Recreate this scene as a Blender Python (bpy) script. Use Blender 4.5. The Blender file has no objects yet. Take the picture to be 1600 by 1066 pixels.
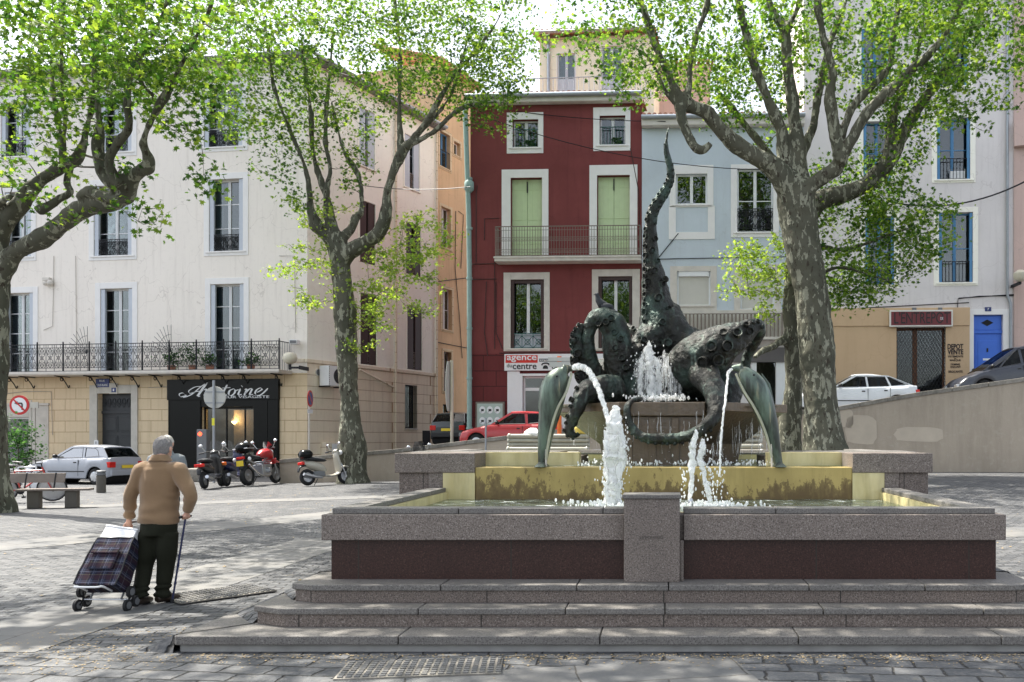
import bpy, bmesh, math, random
import numpy as np
from mathutils import Vector, Matrix, noise as mnoise
from math import sin, cos, pi, radians as R
random.seed(7)
SC = bpy.context.scene
COL = SC.collection
# ------------------------------------------------------------------ camera, sky, sun, exposure
F, CX, CY, EYE = 1350.0, 1037.0, 685.0, 1.63
cam_d = bpy.data.cameras.new('camera'); cam = bpy.data.objects.new('camera', cam_d); COL.objects.link(cam)
cam_d.sensor_width = 36.0; cam_d.lens = 36.0*F/1600.0
cam_d.shift_x = -(CX-800)/1600.0; cam_d.shift_y = (CY-533)/1600.0
cam_d.clip_start = 0.1; cam_d.clip_end = 2000
cam.location = (0, 0, EYE); cam.rotation_euler = (pi/2, 0, 0)
SC.camera = cam
W = bpy.data.worlds.new('World'); SC.world = W; W.use_nodes = True
nt = W.node_tree; nt.nodes.clear()
sky = nt.nodes.new('ShaderNodeTexSky'); sky.sky_type = 'NISHITA'; sky.sun_disc = False
SUN_EL, SUN_AZ = R(60), R(-62)          # azimuth measured from +Y (away from camera) towards +X
sky.sun_elevation = SUN_EL; sky.sun_rotation = SUN_AZ; sky.dust_density = 3.0; sky.air_density = 0.9; sky.ozone_density = 0.8
bg = nt.nodes.new('ShaderNodeBackground'); bg.inputs['Strength'].default_value = 0.15
wo = nt.nodes.new('ShaderNodeOutputWorld')
hs = nt.nodes.new('ShaderNodeHueSaturation'); hs.inputs['Saturation'].default_value = .42; nt.links.new(sky.outputs[0], hs.inputs['Color']); nt.links.new(hs.outputs[0], bg.inputs[0]); nt.links.new(bg.outputs[0], wo.inputs[0])
sd = bpy.data.lights.new('sun', 'SUN'); sd.energy = 3.9; sd.angle = R(0.5); sd.color = (1, .95, .86)
sun = bpy.data.objects.new('sun', sd); COL.objects.link(sun)
sdir = Vector((sin(SUN_AZ)*cos(SUN_EL), cos(SUN_AZ)*cos(SUN_EL), sin(SUN_EL)))
sun.rotation_euler = sdir.to_track_quat('Z', 'Y').to_euler(); sun.location = sdir*80
vs = SC.view_settings; vs.view_transform = 'Standard'; vs.look = 'None'; vs.gamma = 1; vs.exposure = 1.5
SC.cycles.use_denoising = True
SC.cycles.max_bounces = 7; SC.cycles.transparent_max_bounces = 12; SC.cycles.diffuse_bounces = 4
SC.cycles.glossy_bounces = 3; SC.cycles.transmission_bounces = 5
SC.cycles.caustics_reflective = False; SC.cycles.caustics_refractive = False
SC.cycles.sample_clamp_indirect = 6

def P(x, y, D):
    return Vector(((x-CX)*D/F, D, EYE+(CY-y)*D/F))
# ------------------------------------------------------------------ object helpers
def tag(o, label=None, cat=None, group=None, kind=None):
    if label: o['label'] = label
    if cat: o['category'] = cat
    if group: o['group'] = group
    if kind: o['kind'] = kind
    return o
def thing(name, label, cat, loc=(0, 0, 0), rz=0, group=None):
    o = bpy.data.objects.new(name, None); COL.objects.link(o)
    o.location = loc; o.rotation_euler = (0, 0, rz); o.empty_display_size = .2
    return tag(o, label, cat, group)
def copy_tree(o, parent=None):
    c = o.copy(); COL.objects.link(c)
    if parent: c.parent = parent
    for ch in o.children: copy_tree(ch, c)
    return c
def mesh_obj(name, me, parent=None):
    o = bpy.data.objects.new(name, me); COL.objects.link(o)
    if parent: o.parent = parent
    return o
def spline(pts, k=4):
    """Catmull-Rom through tuples (any dimension)."""
    p = [tuple(q) for q in pts]; n = len(p)
    if n < 3: return [tuple(a+(b-a)*t/k for a, b in zip(p[0], p[1])) for t in range(k)]+[p[1]]
    out = []
    for i in range(n-1):
        p0 = p[max(i-1, 0)]; p1 = p[i]; p2 = p[i+1]; p3 = p[min(i+2, n-1)]
        for j in range(k):
            t = j/k; t2 = t*t; t3 = t2*t
            out.append(tuple(.5*(2*b+(c-a)*t+(2*a-5*b+4*c-d)*t2+(3*b-a-3*c+d)*t3) for a, b, c, d in zip(p0, p1, p2, p3)))
    out.append(p[-1]); return out
class MB:
    def __init__(s, T=None): s.v = []; s.f = []; s.m = []; s.T = T
    def add(s, vs, fs, mi=0):
        b = len(s.v)
        if s.T is not None: vs = [s.T @ Vector(v) for v in vs]
        s.v.extend(tuple(v) for v in vs)
        for f in fs: s.f.append(tuple(b+i for i in f)); s.m.append(mi)
        return s
    def box(s, x0, x1, y0, y1, z0, z1, mi=0):
        if x0 > x1: x0, x1 = x1, x0
        if y0 > y1: y0, y1 = y1, y0
        if z0 > z1: z0, z1 = z1, z0
        return s.add([(x0, y0, z0), (x1, y0, z0), (x1, y1, z0), (x0, y1, z0), (x0, y0, z1), (x1, y0, z1), (x1, y1, z1), (x0, y1, z1)],
                     [(0, 3, 2, 1), (4, 5, 6, 7), (0, 1, 5, 4), (1, 2, 6, 5), (2, 3, 7, 6), (3, 0, 4, 7)], mi)
    def hexa(s, c, mi=0):
        return s.add(c, [(0, 3, 2, 1), (4, 5, 6, 7), (0, 1, 5, 4), (1, 2, 6, 5), (2, 3, 7, 6), (3, 0, 4, 7)], mi)
    def quad(s, a, b, c, d, mi=0): return s.add([a, b, c, d], [(0, 1, 2, 3)], mi)
    def tube(s, pts, rad, n=8, mi=0, caps=True, sq=None, up=None):
        """rad: number or list; sq: optional list of vertical squash (second radius / first)."""
        pts = [Vector(p) for p in pts]; k = len(pts)
        if not hasattr(rad, '__len__'): rad = [rad]*k
        if sq is None: sq = [1]*k
        elif not hasattr(sq, '__len__'): sq = [sq]*k
        vs = []; prev = None
        for i, p in enumerate(pts):
            t = (pts[min(i+1, k-1)]-pts[max(i-1, 0)])
            if t.length < 1e-9: t = Vector((0, 0, 1))
            t.normalize()
            if prev is None:
                a = Vector(up) if up is not None else (Vector((0, 0, 1)) if abs(t.z) < .9 else Vector((0, 1, 0)))
            else: a = prev
            a = a-t*a.dot(t)
            if a.length < 1e-6: a = t.orthogonal()
            a.normalize(); b = t.cross(a); prev = a
            for j in range(n):
                an = 2*pi*j/n
                vs.append(p+a*(sin(an)*rad[i]*sq[i])+b*(cos(an)*rad[i]))
        fs = []
        for i in range(k-1):
            for j in range(n):
                j2 = (j+1) % n
                fs.append((i*n+j, i*n+j2, (i+1)*n+j2, (i+1)*n+j))
        if caps:
            fs.append(tuple(reversed(range(n)))); fs.append(tuple((k-1)*n+j for j in range(n)))
        return s.add(vs, fs, mi)
    def lathe(s, prof, n=16, c=(0, 0, 0), mi=0, axis='z'):
        vs = []; k = len(prof)
        for r, h in prof:
            for j in range(n):
                a = 2*pi*j/n
                q = (r*cos(a), r*sin(a), h)
                if axis == 'y': q = (q[0], q[2], q[1])
                if axis == 'x': q = (q[2], q[0], q[1])
                vs.append((q[0]+c[0], q[1]+c[1], q[2]+c[2]))
        fs = [(i*n+j, i*n+(j+1) % n, (i+1)*n+(j+1) % n, (i+1)*n+j) for i in range(k-1) for j in range(n)]
        fs.append(tuple(reversed(range(n)))); fs.append(tuple((k-1)*n+j for j in range(n)))
        return s.add(vs, fs, mi)
    def prism(s, poly, y0, y1, mi=0):
        """poly in (x,z), extruded along y."""
        n = len(poly)
        vs = [(x, y0, z) for x, z in poly]+[(x, y1, z) for x, z in poly]
        fs = [tuple(range(n)), tuple(reversed(range(n, 2*n)))]+[(i, i+n, (i+1) % n+n, (i+1) % n) for i in range(n)]
        return s.add(vs, fs, mi)
    def prismz(s, poly, z0, z1, mi=0):
        n = len(poly)
        vs = [(x, y, z0) for x, y in poly]+[(x, y, z1) for x, y in poly]
        fs = [tuple(reversed(range(n))), tuple(range(n, 2*n))]+[(i, (i+1) % n, (i+1) % n+n, i+n) for i in range(n)]
        return s.add(vs, fs, mi)
    def ell(s, c, r, n=12, m=8, mi=0):
        vs = []
        for i in range(m+1):
            th = pi*i/m
            for j in range(n):
                a = 2*pi*j/n
                vs.append((c[0]+r[0]*sin(th)*cos(a), c[1]+r[1]*sin(th)*sin(a), c[2]+r[2]*cos(th)))
        fs = [(i*n+j, (i+1)*n+j, (i+1)*n+(j+1) % n, i*n+(j+1) % n) for i in range(m) for j in range(n)]
        return s.add(vs, fs, mi)
    def grid(s, rows, mi=0, closed=False):
        nr = len(rows); nc = len(rows[0]); vs = [p for r in rows for p in r]
        fs = [(i*nc+j, i*nc+(j+1) % nc, (i+1)*nc+(j+1) % nc, (i+1)*nc+j) for i in range(nr-1) for j in range(nc if closed else nc-1)]
        return s.add(vs, fs, mi)
    def build(s, name, mats, parent=None, smooth=False, bevel=0, seg=2, recalc=True):
        me = bpy.data.meshes.new(name)
        me.from_pydata(s.v, [], s.f)
        if not isinstance(mats, (list, tuple)): mats = [mats]
        for m in mats: me.materials.append(m)
        if len(mats) > 1: me.polygons.foreach_set('material_index', s.m)
        if recalc:
            bm = bmesh.new(); bm.from_mesh(me); bmesh.ops.recalc_face_normals(bm, faces=bm.faces); bm.to_mesh(me); bm.free()
        if smooth:
            me.polygons.foreach_set('use_smooth', [True]*len(me.polygons))
            me.set_sharp_from_angle(angle=R(smooth if smooth is not True else 45))
        me.update()
        o = mesh_obj(name, me, parent)
        if bevel:
            b = o.modifiers.new('bevel', 'BEVEL'); b.width = bevel; b.segments = seg; b.limit_method = 'ANGLE'; b.angle_limit = R(35)
        return o
def remeshed(mb, name, mats, parent, voxel, smooth_it=4, disp=None):
    """one continuous surface out of overlapping closed shapes"""
    me = bpy.data.meshes.new(name); me.from_pydata(mb.v, [], mb.f)
    bm = bmesh.new(); bm.from_mesh(me); bmesh.ops.recalc_face_normals(bm, faces=bm.faces); bm.to_mesh(me); bm.free()
    tmp = bpy.data.objects.new('tmp', me); COL.objects.link(tmp)
    m = tmp.modifiers.new('r', 'REMESH'); m.mode = 'VOXEL'; m.voxel_size = voxel
    if smooth_it:
        m2 = tmp.modifiers.new('s', 'SMOOTH'); m2.iterations = smooth_it; m2.factor = .5
    dg = bpy.context.evaluated_depsgraph_get()
    me2 = bpy.data.meshes.new_from_object(tmp.evaluated_get(dg)); me2.name = name
    bpy.data.objects.remove(tmp); bpy.data.meshes.remove(me)
    me2.materials.clear()
    if not isinstance(mats, (list, tuple)): mats = [mats]
    for q in mats: me2.materials.append(q)
    if disp:
        n = len(me2.vertices); co = np.empty(n*3); me2.vertices.foreach_get('co', co); no = np.empty(n*3); me2.vertices.foreach_get('normal', no)
        co = co.reshape(-1, 3); no = no.reshape(-1, 3)
        for i in range(n): co[i] += no[i]*disp(Vector(co[i]))
        me2.vertices.foreach_set('co', co.ravel())
    me2.polygons.foreach_set('use_smooth', [True]*len(me2.polygons)); me2.update()
    return mesh_obj(name, me2, parent)
def text_mb(txt, size, align='LEFT', shear=0, bold=0, space=1.0, extrude=.01):
    c = bpy.data.curves.new('t', 'FONT'); c.body = txt; c.size = size; c.align_x = align; c.shear = shear; c.offset = bold; c.space_character = space
    c.extrude = extrude; c.resolution_u = 3
    o = bpy.data.objects.new('t', c); COL.objects.link(o)
    dg = bpy.context.evaluated_depsgraph_get()
    me = bpy.data.meshes.new_from_object(o.evaluated_get(dg))
    mb = MB(); mb.add([(v.co.x, -v.co.z, v.co.y) for v in me.vertices], [tuple(p.vertices) for p in me.polygons])
    bpy.data.objects.remove(o); bpy.data.curves.remove(c); bpy.data.meshes.remove(me)
    return mb           # lies in the x/z plane, facing -y
def text_fit(txt, x0, x1, z0, z1, y, **k):
    mb = text_mb(txt, 1.0, **k); xs = [v[0] for v in mb.v]; zs = [v[2] for v in mb.v]
    ax, bx, az, bz = min(xs), max(xs), min(zs), max(zs)
    out = MB()
    out.add([(x0+(v[0]-ax)/(bx-ax)*(x1-x0), y+v[1], z0+(v[2]-az)/(bz-az)*(z1-z0)) for v in mb.v], mb.f)
    return out
# ------------------------------------------------------------------ materials
def newmat(name):
    m = bpy.data.materials.new(name); m.use_nodes = True; n = m.node_tree; n.nodes.clear()
    o = n.nodes.new('ShaderNodeOutputMaterial'); return m, n, o
class NT:
    """tiny node-graph writer"""
    def __init__(s, name):
        s.m, s.n, s.o = newmat(name); s.tc = s.n.nodes.new('ShaderNodeTexCoord')
    def N(s, t, **kw):
        x = s.n.nodes.new('ShaderNode'+t)
        for k, v in kw.items(): setattr(x, k, v)
        return x
    def L(s, a, b): s.n.links.new(a, b)
    def setin(s, node, key, val):
        if isinstance(val, bpy.types.NodeSocket): s.L(val, node.inputs[key])
        else: node.inputs[key].default_value = val
    def map(s, scale=(1, 1, 1), rot=(0, 0, 0), co='Object', loc=(0, 0, 0)):
        x = s.N('Mapping'); x.inputs['Scale'].default_value = scale; x.inputs['Rotation'].default_value = rot; x.inputs['Location'].default_value = loc
        s.L(s.tc.outputs[co], x.inputs['Vector']); return x.outputs[0]
    def noise(s, scale, vec=None, detail=4, rough=.55, dist=0):
        x = s.N('TexNoise'); x.inputs['Scale'].default_value = scale; x.inputs['Detail'].default_value = detail
        x.inputs['Roughness'].default_value = rough; x.inputs['Distortion'].default_value = dist
        s.L(vec if vec is not None else s.tc.outputs['Object'], x.inputs['Vector']); return x.outputs['Fac']
    def ramp(s, fac, stops, interp='LINEAR'):
        x = s.N('ValToRGB'); x.color_ramp.interpolation = interp; e = x.color_ramp.elements
        while len(e) < len(stops): e.new(.5)
        for i, (p, c) in enumerate(stops):
            e[i].position = p; c = (c, c, c) if not hasattr(c, '__len__') else c; e[i].color = (*c[:3], 1)
        s.L(fac, x.inputs[0]); return x.outputs[0]
    def mix(s, fac, a, b, blend='MIX'):
        x = s.N('Mix'); x.data_type = 'RGBA'; x.blend_type = blend
        s.setin(x, 0, fac)
        for k, v in ((6, a), (7, b)):
            if isinstance(v, bpy.types.NodeSocket): s.L(v, x.inputs[k])
            else: x.inputs[k].default_value = (*v[:3], 1)
        return x.outputs[2]
    def math(s, op, a, b=0.0, c=None):
        x = s.N('Math'); x.operation = op; s.setin(x, 0, a); s.setin(x, 1, b)
        if c is not None: s.setin(x, 2, c)
        return x.outputs[0]
    def bump(s, h, strength=.4, dist=.02, normal=None):
        x = s.N('Bump'); x.inputs['Strength'].default_value = strength; x.inputs['Distance'].default_value = dist
        s.L(h, x.inputs['Height'])
        if normal is not None: s.L(normal, x.inputs['Normal'])
        return x.outputs[0]
    def bsdf(s, col, rough=.8, metal=0, normal=None, spec=.4, **kw):
        b = s.N('BsdfPrincipled')
        if isinstance(col, bpy.types.NodeSocket): s.L(col, b.inputs['Base Color'])
        else: b.inputs['Base Color'].default_value = (*col[:3], 1)
        s.setin(b, 'Roughness', rough); s.setin(b, 'Metallic', metal); s.setin(b, 'Specular IOR Level', spec)
        if normal is not None: s.L(normal, b.inputs['Normal'])
        for k, v in kw.items(): s.setin(b, k.replace('_', ' '), v)
        return b.outputs[0]
    def out(s, sh): s.L(sh, s.o.inputs[0]); return s.m
def dk(c, f): return tuple(x*f for x in c)
def simple(name, col, rough=.6, var=.15, vs=6, bump=0, bs=30, metal=0, spec=.4, **kw):
    t = NT(name); c = t.mix(t.noise(vs, detail=5), dk(col, 1-var), dk(col, 1+var))
    nrm = t.bump(t.noise(bs, detail=3), bump, .01) if bump else None
    return t.out(t.bsdf(c, rough, metal, nrm, spec, **kw))
def plaster(name, col, dirt=(.25, .2, .16), amt=.35, grime=.3):
    t = NT(name)
    n1 = t.noise(.7, detail=6, rough=.6); n2 = t.noise(6, detail=5)
    streak = t.noise(1.0, t.map((5, 5, .35)), detail=5, rough=.65)
    c = t.mix(t.ramp(n1, [(.35, 0), (.75, 1)]), col, dk(col, 1-amt*.4))
    c = t.mix(t.math('MULTIPLY', t.ramp(streak, [(.52, 0), (.78, 1)]), grime), c, dirt)
    c = t.mix(t.math('MULTIPLY', t.ramp(n2, [(.55, 0), (.8, 1)]), .12), c, dirt)
    crack = t.N('TexVoronoi'); crack.feature = 'DISTANCE_TO_EDGE'; crack.inputs['Scale'].default_value = .45
    wv = t.N('VectorMath'); wv.operation = 'ADD'; t.L(t.tc.outputs['Object'], wv.inputs[0])
    nn = t.N('TexNoise'); nn.inputs['Scale'].default_value = 1.6; t.L(t.tc.outputs['Object'], nn.inputs['Vector']); t.L(nn.outputs['Color'], wv.inputs[1])
    t.L(wv.outputs[0], crack.inputs['Vector'])
    c = t.mix(t.math('MULTIPLY', t.math('LESS_THAN', crack.outputs['Distance'], .004), .22), c, dirt)
    nrm = t.bump(t.noise(40, detail=4), .25, .01)
    return t.out(t.bsdf(c, .9, 0, nrm, .2))
def ashlar(name, col, joint, bw=1.05, bh=.47, jw=.012, rot=(pi/2, 0, 0)):
    t = NT(name)
    v = t.map(rot=rot)
    b = t.N('TexBrick'); b.inputs['Scale'].default_value = 1; b.inputs['Brick Width'].default_value = bw; b.inputs['Row Height'].default_value = bh
    b.inputs['Mortar Size'].default_value = jw; b.inputs['Mortar Smooth'].default_value = .1
    b.inputs['Color1'].default_value = (*col, 1); b.inputs['Color2'].default_value = (*dk(col, .94), 1); b.inputs['Mortar'].default_value = (*joint, 1)
    t.L(v, b.inputs['Vector'])
    streak = t.noise(1.0, t.map((5, 5, .4)), detail=5, rough=.65)
    c = t.mix(t.math('MULTIPLY', t.ramp(streak, [(.5, 0), (.8, 1)]), .35), b.outputs['Color'], dk(joint, .8))
    c = t.mix(t.math('MULTIPLY', t.ramp(t.noise(9, detail=6), [(.5, 0), (.8, 1)]), .2), c, dk(col, .6))
    h = t.math('SUBTRACT', 1, b.outputs['Fac'])
    h = t.math('ADD', h, t.math('MULTIPLY', t.noise(30), .15))
    return t.out(t.bsdf(c, .88, 0, t.bump(h, .6, .02), .25))
def granite(name, base, dark, light, scale=90, rough=.55, joints=None):
    t = NT(name)
    a = t.noise(scale, detail=2, rough=.7); b = t.noise(scale*1.9, t.map(loc=(5, 3, 1)), detail=2)
    c = t.ramp(a, [(.36, dark), (.46, base), (.56, base), (.68, light)])
    c = t.mix(t.ramp(b, [(.56, 0), (.63, 1)]), c, dk(dark, .7))
    st = t.noise(1.6, t.map((1, 1, .5)), detail=6, rough=.65)
    c = t.mix(t.math('MULTIPLY', t.ramp(st, [(.45, 0), (.72, 1)]), .4), c, dk(base, .45))
    h = a
    if joints:
        v = t.map(rot=(pi/2, 0, 0), loc=joints[2] if len(joints) > 2 else (0, 0, 0))
        k = t.N('TexBrick'); k.inputs['Scale'].default_value = 1; k.inputs['Brick Width'].default_value = joints[0]; k.inputs['Row Height'].default_value = joints[1]
        k.inputs['Mortar Size'].default_value = .005; k.inputs['Mortar Smooth'].default_value = 0
        t.L(v, k.inputs['Vector']); c = t.mix(k.outputs['Fac'], c, (.03, .025, .02))
        c = t.mix(.25, c, t.mix(1, c, t.mix(t.math('FRACT', t.math('MULTIPLY', k.outputs['Color'], 1)), (.8, .8, .8), (1.1, 1.05, 1)), 'MULTIPLY'))
    return t.out(t.bsdf(c, t.ramp(a, [(0, rough-.15), (1, rough+.2)]), 0, t.bump(h, .15, .004), .4))
def glassmat(name, tint=(.75, .8, .78), trans=.8, rough=.02, gl_=.6):
    t = NT(name)
    tr = t.N('BsdfTransparent'); tr.inputs[0].default_value = (*tint, 1)
    gl = t.N('BsdfGlossy'); gl.inputs['Roughness'].default_value = rough; gl.inputs['Color'].default_value = (1, 1, 1, 1)
    wob = t.bump(t.noise(1.7, detail=1), .15, .02); t.L(wob, gl.inputs['Normal'])
    fr = t.N('Fresnel'); fr.inputs['IOR'].default_value = 1.5
    fac = t.math('MULTIPLY_ADD', fr.outputs[0], gl_, max(0, .92-trans))
    mx = t.N('MixShader'); t.L(fac, mx.inputs[0]); t.L(tr.outputs[0], mx.inputs[1]); t.L(gl.outputs[0], mx.inputs[2])
    return t.out(mx.outputs[0])
# ------------------------------------------------------------------ palette
m_cream = plaster('cream_plaster', (.86, .80, .72), amt=.10, grime=.2)
m_white_wall = plaster('white_plaster', (.93, .91, .81), amt=.05, grime=.08)
m_orange = plaster('orange_plaster', (.72, .50, .30), dirt=(.3, .16, .09), amt=.4, grime=.4)
m_red = plaster('red_plaster', (.215, .060, .058), dirt=(.09, .03, .03), amt=.6, grime=.45)
m_redblock = ashlar('red_blocks', (.15, .035, .035), (.05, .02, .02), 1.05, .62)
m_blue = plaster('pale_blue_plaster', (.57, .635, .68), dirt=(.4, .42, .42), amt=.3, grime=.3)
m_grey = plaster('greyish_plaster', (.74, .70, .68), dirt=(.36, .32, .3), amt=.25, grime=.3)
m_pink = plaster('pink_plaster', (.6, .45, .4), amt=.3)
m_tan = plaster('tan_plaster', (.60, .43, .27), dirt=(.4, .25, .14), amt=.2, grime=.2)
m_yellow = plaster('pale_yellow_plaster', (.90, .84, .66), amt=.2)
m_ashlar = ashlar('beige_ashlar', (.70, .56, .37), (.42, .30, .17), 1.02, .475)
m_ashlar2 = ashlar('pale_ashlar', (.80, .70, .55), (.40, .28, .18), 1.35, .475)
m_stone = simple('old_stone', (.52, .49, .43), .9, .25, 3, .3, 30)
m_trim = simple('white_stone_trim', (.80, .785, .76), .85, .08, 3, .15, 25)
m_wframe = simple('white_paint', (.78, .79, .79), .5, .05)
m_gshut = simple('grey_blue_shutter', (.50, .54, .59), .6, .08)
m_green = simple('pale_green_paint', (.56, .68, .40), .6, .08, 4)
m_brown = simple('dark_brown_paint', (.05, .025, .022), .5, .2)
m_bluep = simple('blue_paint', (.08, .23, .42), .5, .15)
m_bluedoor = simple('vivid_blue_paint', (.05, .16, .62), .45, .1)
m_iron = simple('wrought_iron', (.015, .016, .019), .5, .3, 20, metal=.3)
m_rustiron = simple('weathered_iron', (.20, .17, .14), .7, .3, 20)
m_greeniron = simple('green_iron', (.03, .10, .09), .5, .2, 20)
m_black = simple('black_lacquer', (.004, .005, .005), .22, .1, 3, spec=.2)
m_door = simple('charcoal_wood', (.030, .033, .036), .45, .2, 5)
m_zinc = simple('zinc', (.36, .39, .42), .45, .2, 5, metal=.5)
m_pipe = simple('green_zinc_pipe', (.28, .40, .37), .5, .2, 5)
m_concrete = simple('concrete', (.40, .37, .33), .9, .25, 2.5, .3, 40)
m_slab = simple('balcony_stone', (.62, .58, .52), .9, .25, 3, .2, 30)
m_dark = simple('dark_interior', (.02, .02, .022), .9)
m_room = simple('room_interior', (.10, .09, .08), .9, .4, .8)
m_curtain = simple('net_curtain', (.55, .57, .6), .9, .25, 9)
m_curtain_b = simple('blue_grey_curtain', (.22, .25, .32), .9, .4, 9)
m_blind = simple('cream_roller_blind', (.62, .60, .54), .6, .06)
m_glass = glassmat('window_glass', (.6, .66, .66), .86)
m_carglass = glassmat('car_glass', (.17, .19, .18), .92, gl_=.33)
m_slate = simple('grey_roof', (.20, .19, .19), .85, .3, 1.5, .5, 14)
m_tile = simple('terracotta_tile', (.42, .20, .13), .85, .4, 5, .3, 20)
m_rubber = simple('tyre_rubber', (.018, .018, .019), .8, .2)
m_plastic = simple('black_plastic', (.012, .0125, .014), .4, .2)
m_gplastic = simple('grey_plastic', (.16, .165, .17), .45, .1)
m_chrome = simple('chrome', (.75, .75, .76), .18, .05, metal=1)
m_alu = simple('aluminium', (.55, .56, .58), .35, .1, metal=.9)
m_white = simple('white_plastic', (.8, .8, .8), .4, .04)
m_yplate = simple('yellow_plate', (.75, .55, .04), .5, .05)
m_orangep = simple('orange_plastic', (.8, .16, .02), .35, .1)
m_redlens = simple('red_lens', (.55, .015, .01), .15, .1)
m_seat = simple('seat_fabric', (.03, .032, .035), .85, .2)
m_skin = simple('skin', (.58, .33, .24), .55, .12, 14, .1, 40)
m_granite = granite('pink_grey_granite', (.215, .178, .152), (.085, .07, .06), (.38, .335, .30), 80)
m_gran_step = granite('step_granite', (.18, .145, .123), (.065, .052, .045), (.35, .305, .27), 80, joints=(1.45, 4.0))
m_gran_top = granite('granite_tops', (.18, .168, .153), (.10, .092, .084), (.27, .255, .235), 60, .6)
m_redgran = granite('dark_red_granite', (.048, .020, .015), (.022, .010, .008), (.085, .043, .033), 70, .35, joints=(1.3, 5.0))
def paint(name, col, rough=.3):
    t = NT(name); c = t.mix(t.noise(2.5, detail=5), dk(col, .85), dk(col, 1.08))
    d = t.ramp(t.noise(5, t.map((1, 1, 2)), detail=6, rough=.7), [(.45, 0), (.8, 1)])
    c = t.mix(t.math('MULTIPLY', d, .07), c, (.25, .22, .18))
    return t.out(t.bsdf(c, t.ramp(t.noise(7), [(0, rough-.05), (1, rough+.2)]), .0, None, .5, Coat_Weight=.6, Coat_Roughness=.08))
def cobbles(name='cobblestones', bw=.20, rh=.115, rot=-8, jw=.010):
    t = NT(name)
    wob = t.N('TexNoise'); wob.inputs['Scale'].default_value = 1.3; t.L(t.tc.outputs['Object'], wob.inputs['Vector'])
    wv = t.N('VectorMath'); wv.operation = 'MULTIPLY_ADD'; t.L(wob.outputs['Color'], wv.inputs[0]); wv.inputs[1].default_value = (.16, .16, 0)
    t.L(t.map(rot=(0, 0, R(rot))), wv.inputs[2])
    wob2 = t.N('TexNoise'); wob2.inputs['Scale'].default_value = 12; t.L(t.tc.outputs['Object'], wob2.inputs['Vector'])
    wv2 = t.N('VectorMath'); wv2.operation = 'MULTIPLY_ADD'; t.L(wob2.outputs['Color'], wv2.inputs[0]); wv2.inputs[1].default_value = (.035, .035, 0); t.L(wv.outputs[0], wv2.inputs[2])
    b = t.N('TexBrick'); b.inputs['Scale'].default_value = 1; b.inputs['Brick Width'].default_value = bw; b.inputs['Row Height'].default_value = rh
    b.inputs['Mortar Size'].default_value = jw; b.inputs['Mortar Smooth'].default_value = .8; b.inputs['Bias'].default_value = -.1
    b.inputs['Color1'].default_value = (.070, .075, .081, 1); b.inputs['Color2'].default_value = (.160, .162, .162, 1); b.inputs['Mortar'].default_value = (.03, .028, .025, 1)
    t.L(wv2.outputs[0], b.inputs['Vector'])
    c = t.mix(t.ramp(t.noise(.35, detail=5), [(.35, 0), (.7, 1)]), b.outputs['Color'], t.mix(1, b.outputs['Color'], (.72, .72, .74), 'MULTIPLY'))
    c = t.mix(t.math('MULTIPLY', t.ramp(t.noise(28, detail=5), [(.45, 0), (.7, 1)]), .45), c, (.16, .15, .14))
    # litter and sand in the joints
    c = t.mix(t.math('MULTIPLY', t.ramp(t.noise(2.2, detail=7, rough=.75), [(.6, 0), (.68, 1)]), .5), c, (.24, .21, .15))
    h = t.math('SUBTRACT', 1, b.outputs['Fac']); h = t.math('ADD', h, t.math('MULTIPLY', t.noise(16, detail=5), .7))
    return t.out(t.bsdf(c, .72, 0, t.bump(h, .9, .03), .35))
m_cobble = cobbles(); m_setts = cobbles('granite_setts', .36, .21, 6, .014)
def flags():
    t = NT('granite_flags')
    b = t.N('TexBrick'); b.inputs['Scale'].default_value = 1; b.inputs['Brick Width'].default_value = 1.15; b.inputs['Row Height'].default_value = .62
    b.inputs['Mortar Size'].default_value = .008; b.inputs['Mortar Smooth'].default_value = .3
    b.inputs['Color1'].default_value = (.105, .108, .11, 1); b.inputs['Color2'].default_value = (.14, .141, .14, 1); b.inputs['Mortar'].default_value = (.03, .028, .024, 1)
    wob = t.N('TexNoise'); wob.inputs['Scale'].default_value = 3; t.L(t.tc.outputs['Object'], wob.inputs['Vector'])
    wv = t.N('VectorMath'); wv.operation = 'MULTIPLY_ADD'; t.L(wob.outputs['Color'], wv.inputs[0]); wv.inputs[1].default_value = (.06, .06, 0); t.L(t.tc.outputs['Object'], wv.inputs[2])
    t.L(wv.outputs[0], b.inputs['Vector'])
    c = t.mix(t.math('MULTIPLY', t.ramp(t.noise(1.2, detail=8, rough=.7), [(.4, 0), (.7, 1)]), .5), b.outputs['Color'], (.27, .25, .22))
    c = t.mix(t.math('MULTIPLY', t.ramp(t.noise(40, detail=3), [(.5, 0), (.7, 1)]), .3), c, (.2, .19, .17))
    h = t.math('SUBTRACT', 1, b.outputs['Fac']); h = t.math('ADD', h, t.math('MULTIPLY', t.noise(30, detail=4), .3))
    return t.out(t.bsdf(c, .75, 0, t.bump(h, .5, .015), .35))
m_flags = flags()
m_asphalt = simple('asphalt', (.13, .128, .125), .9, .25, 2, .4, 90)
def wallstain():
    t = NT('retaining_wall_render')
    c = t.mix(t.ramp(t.noise(.5, detail=6), [(.3, 0), (.7, 1)]), (.47, .40, .32), (.40, .34, .27))
    s = t.noise(1, t.map((2.2, 2.2, .3)), detail=7, rough=.7)
    c = t.mix(t.math('MULTIPLY', t.ramp(s, [(.45, 0), (.75, 1)]), .55), c, (.27, .225, .17))
    c = t.mix(t.math('MULTIPLY', t.ramp(t.noise(6, detail=7), [(.55, 0), (.75, 1)]), .3), c, (.55, .5, .42))
    return t.out(t.bsdf(c, .92, 0, t.bump(t.noise(25, detail=5), .35, .02), .2))
m_rwall = wallstain()
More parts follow.
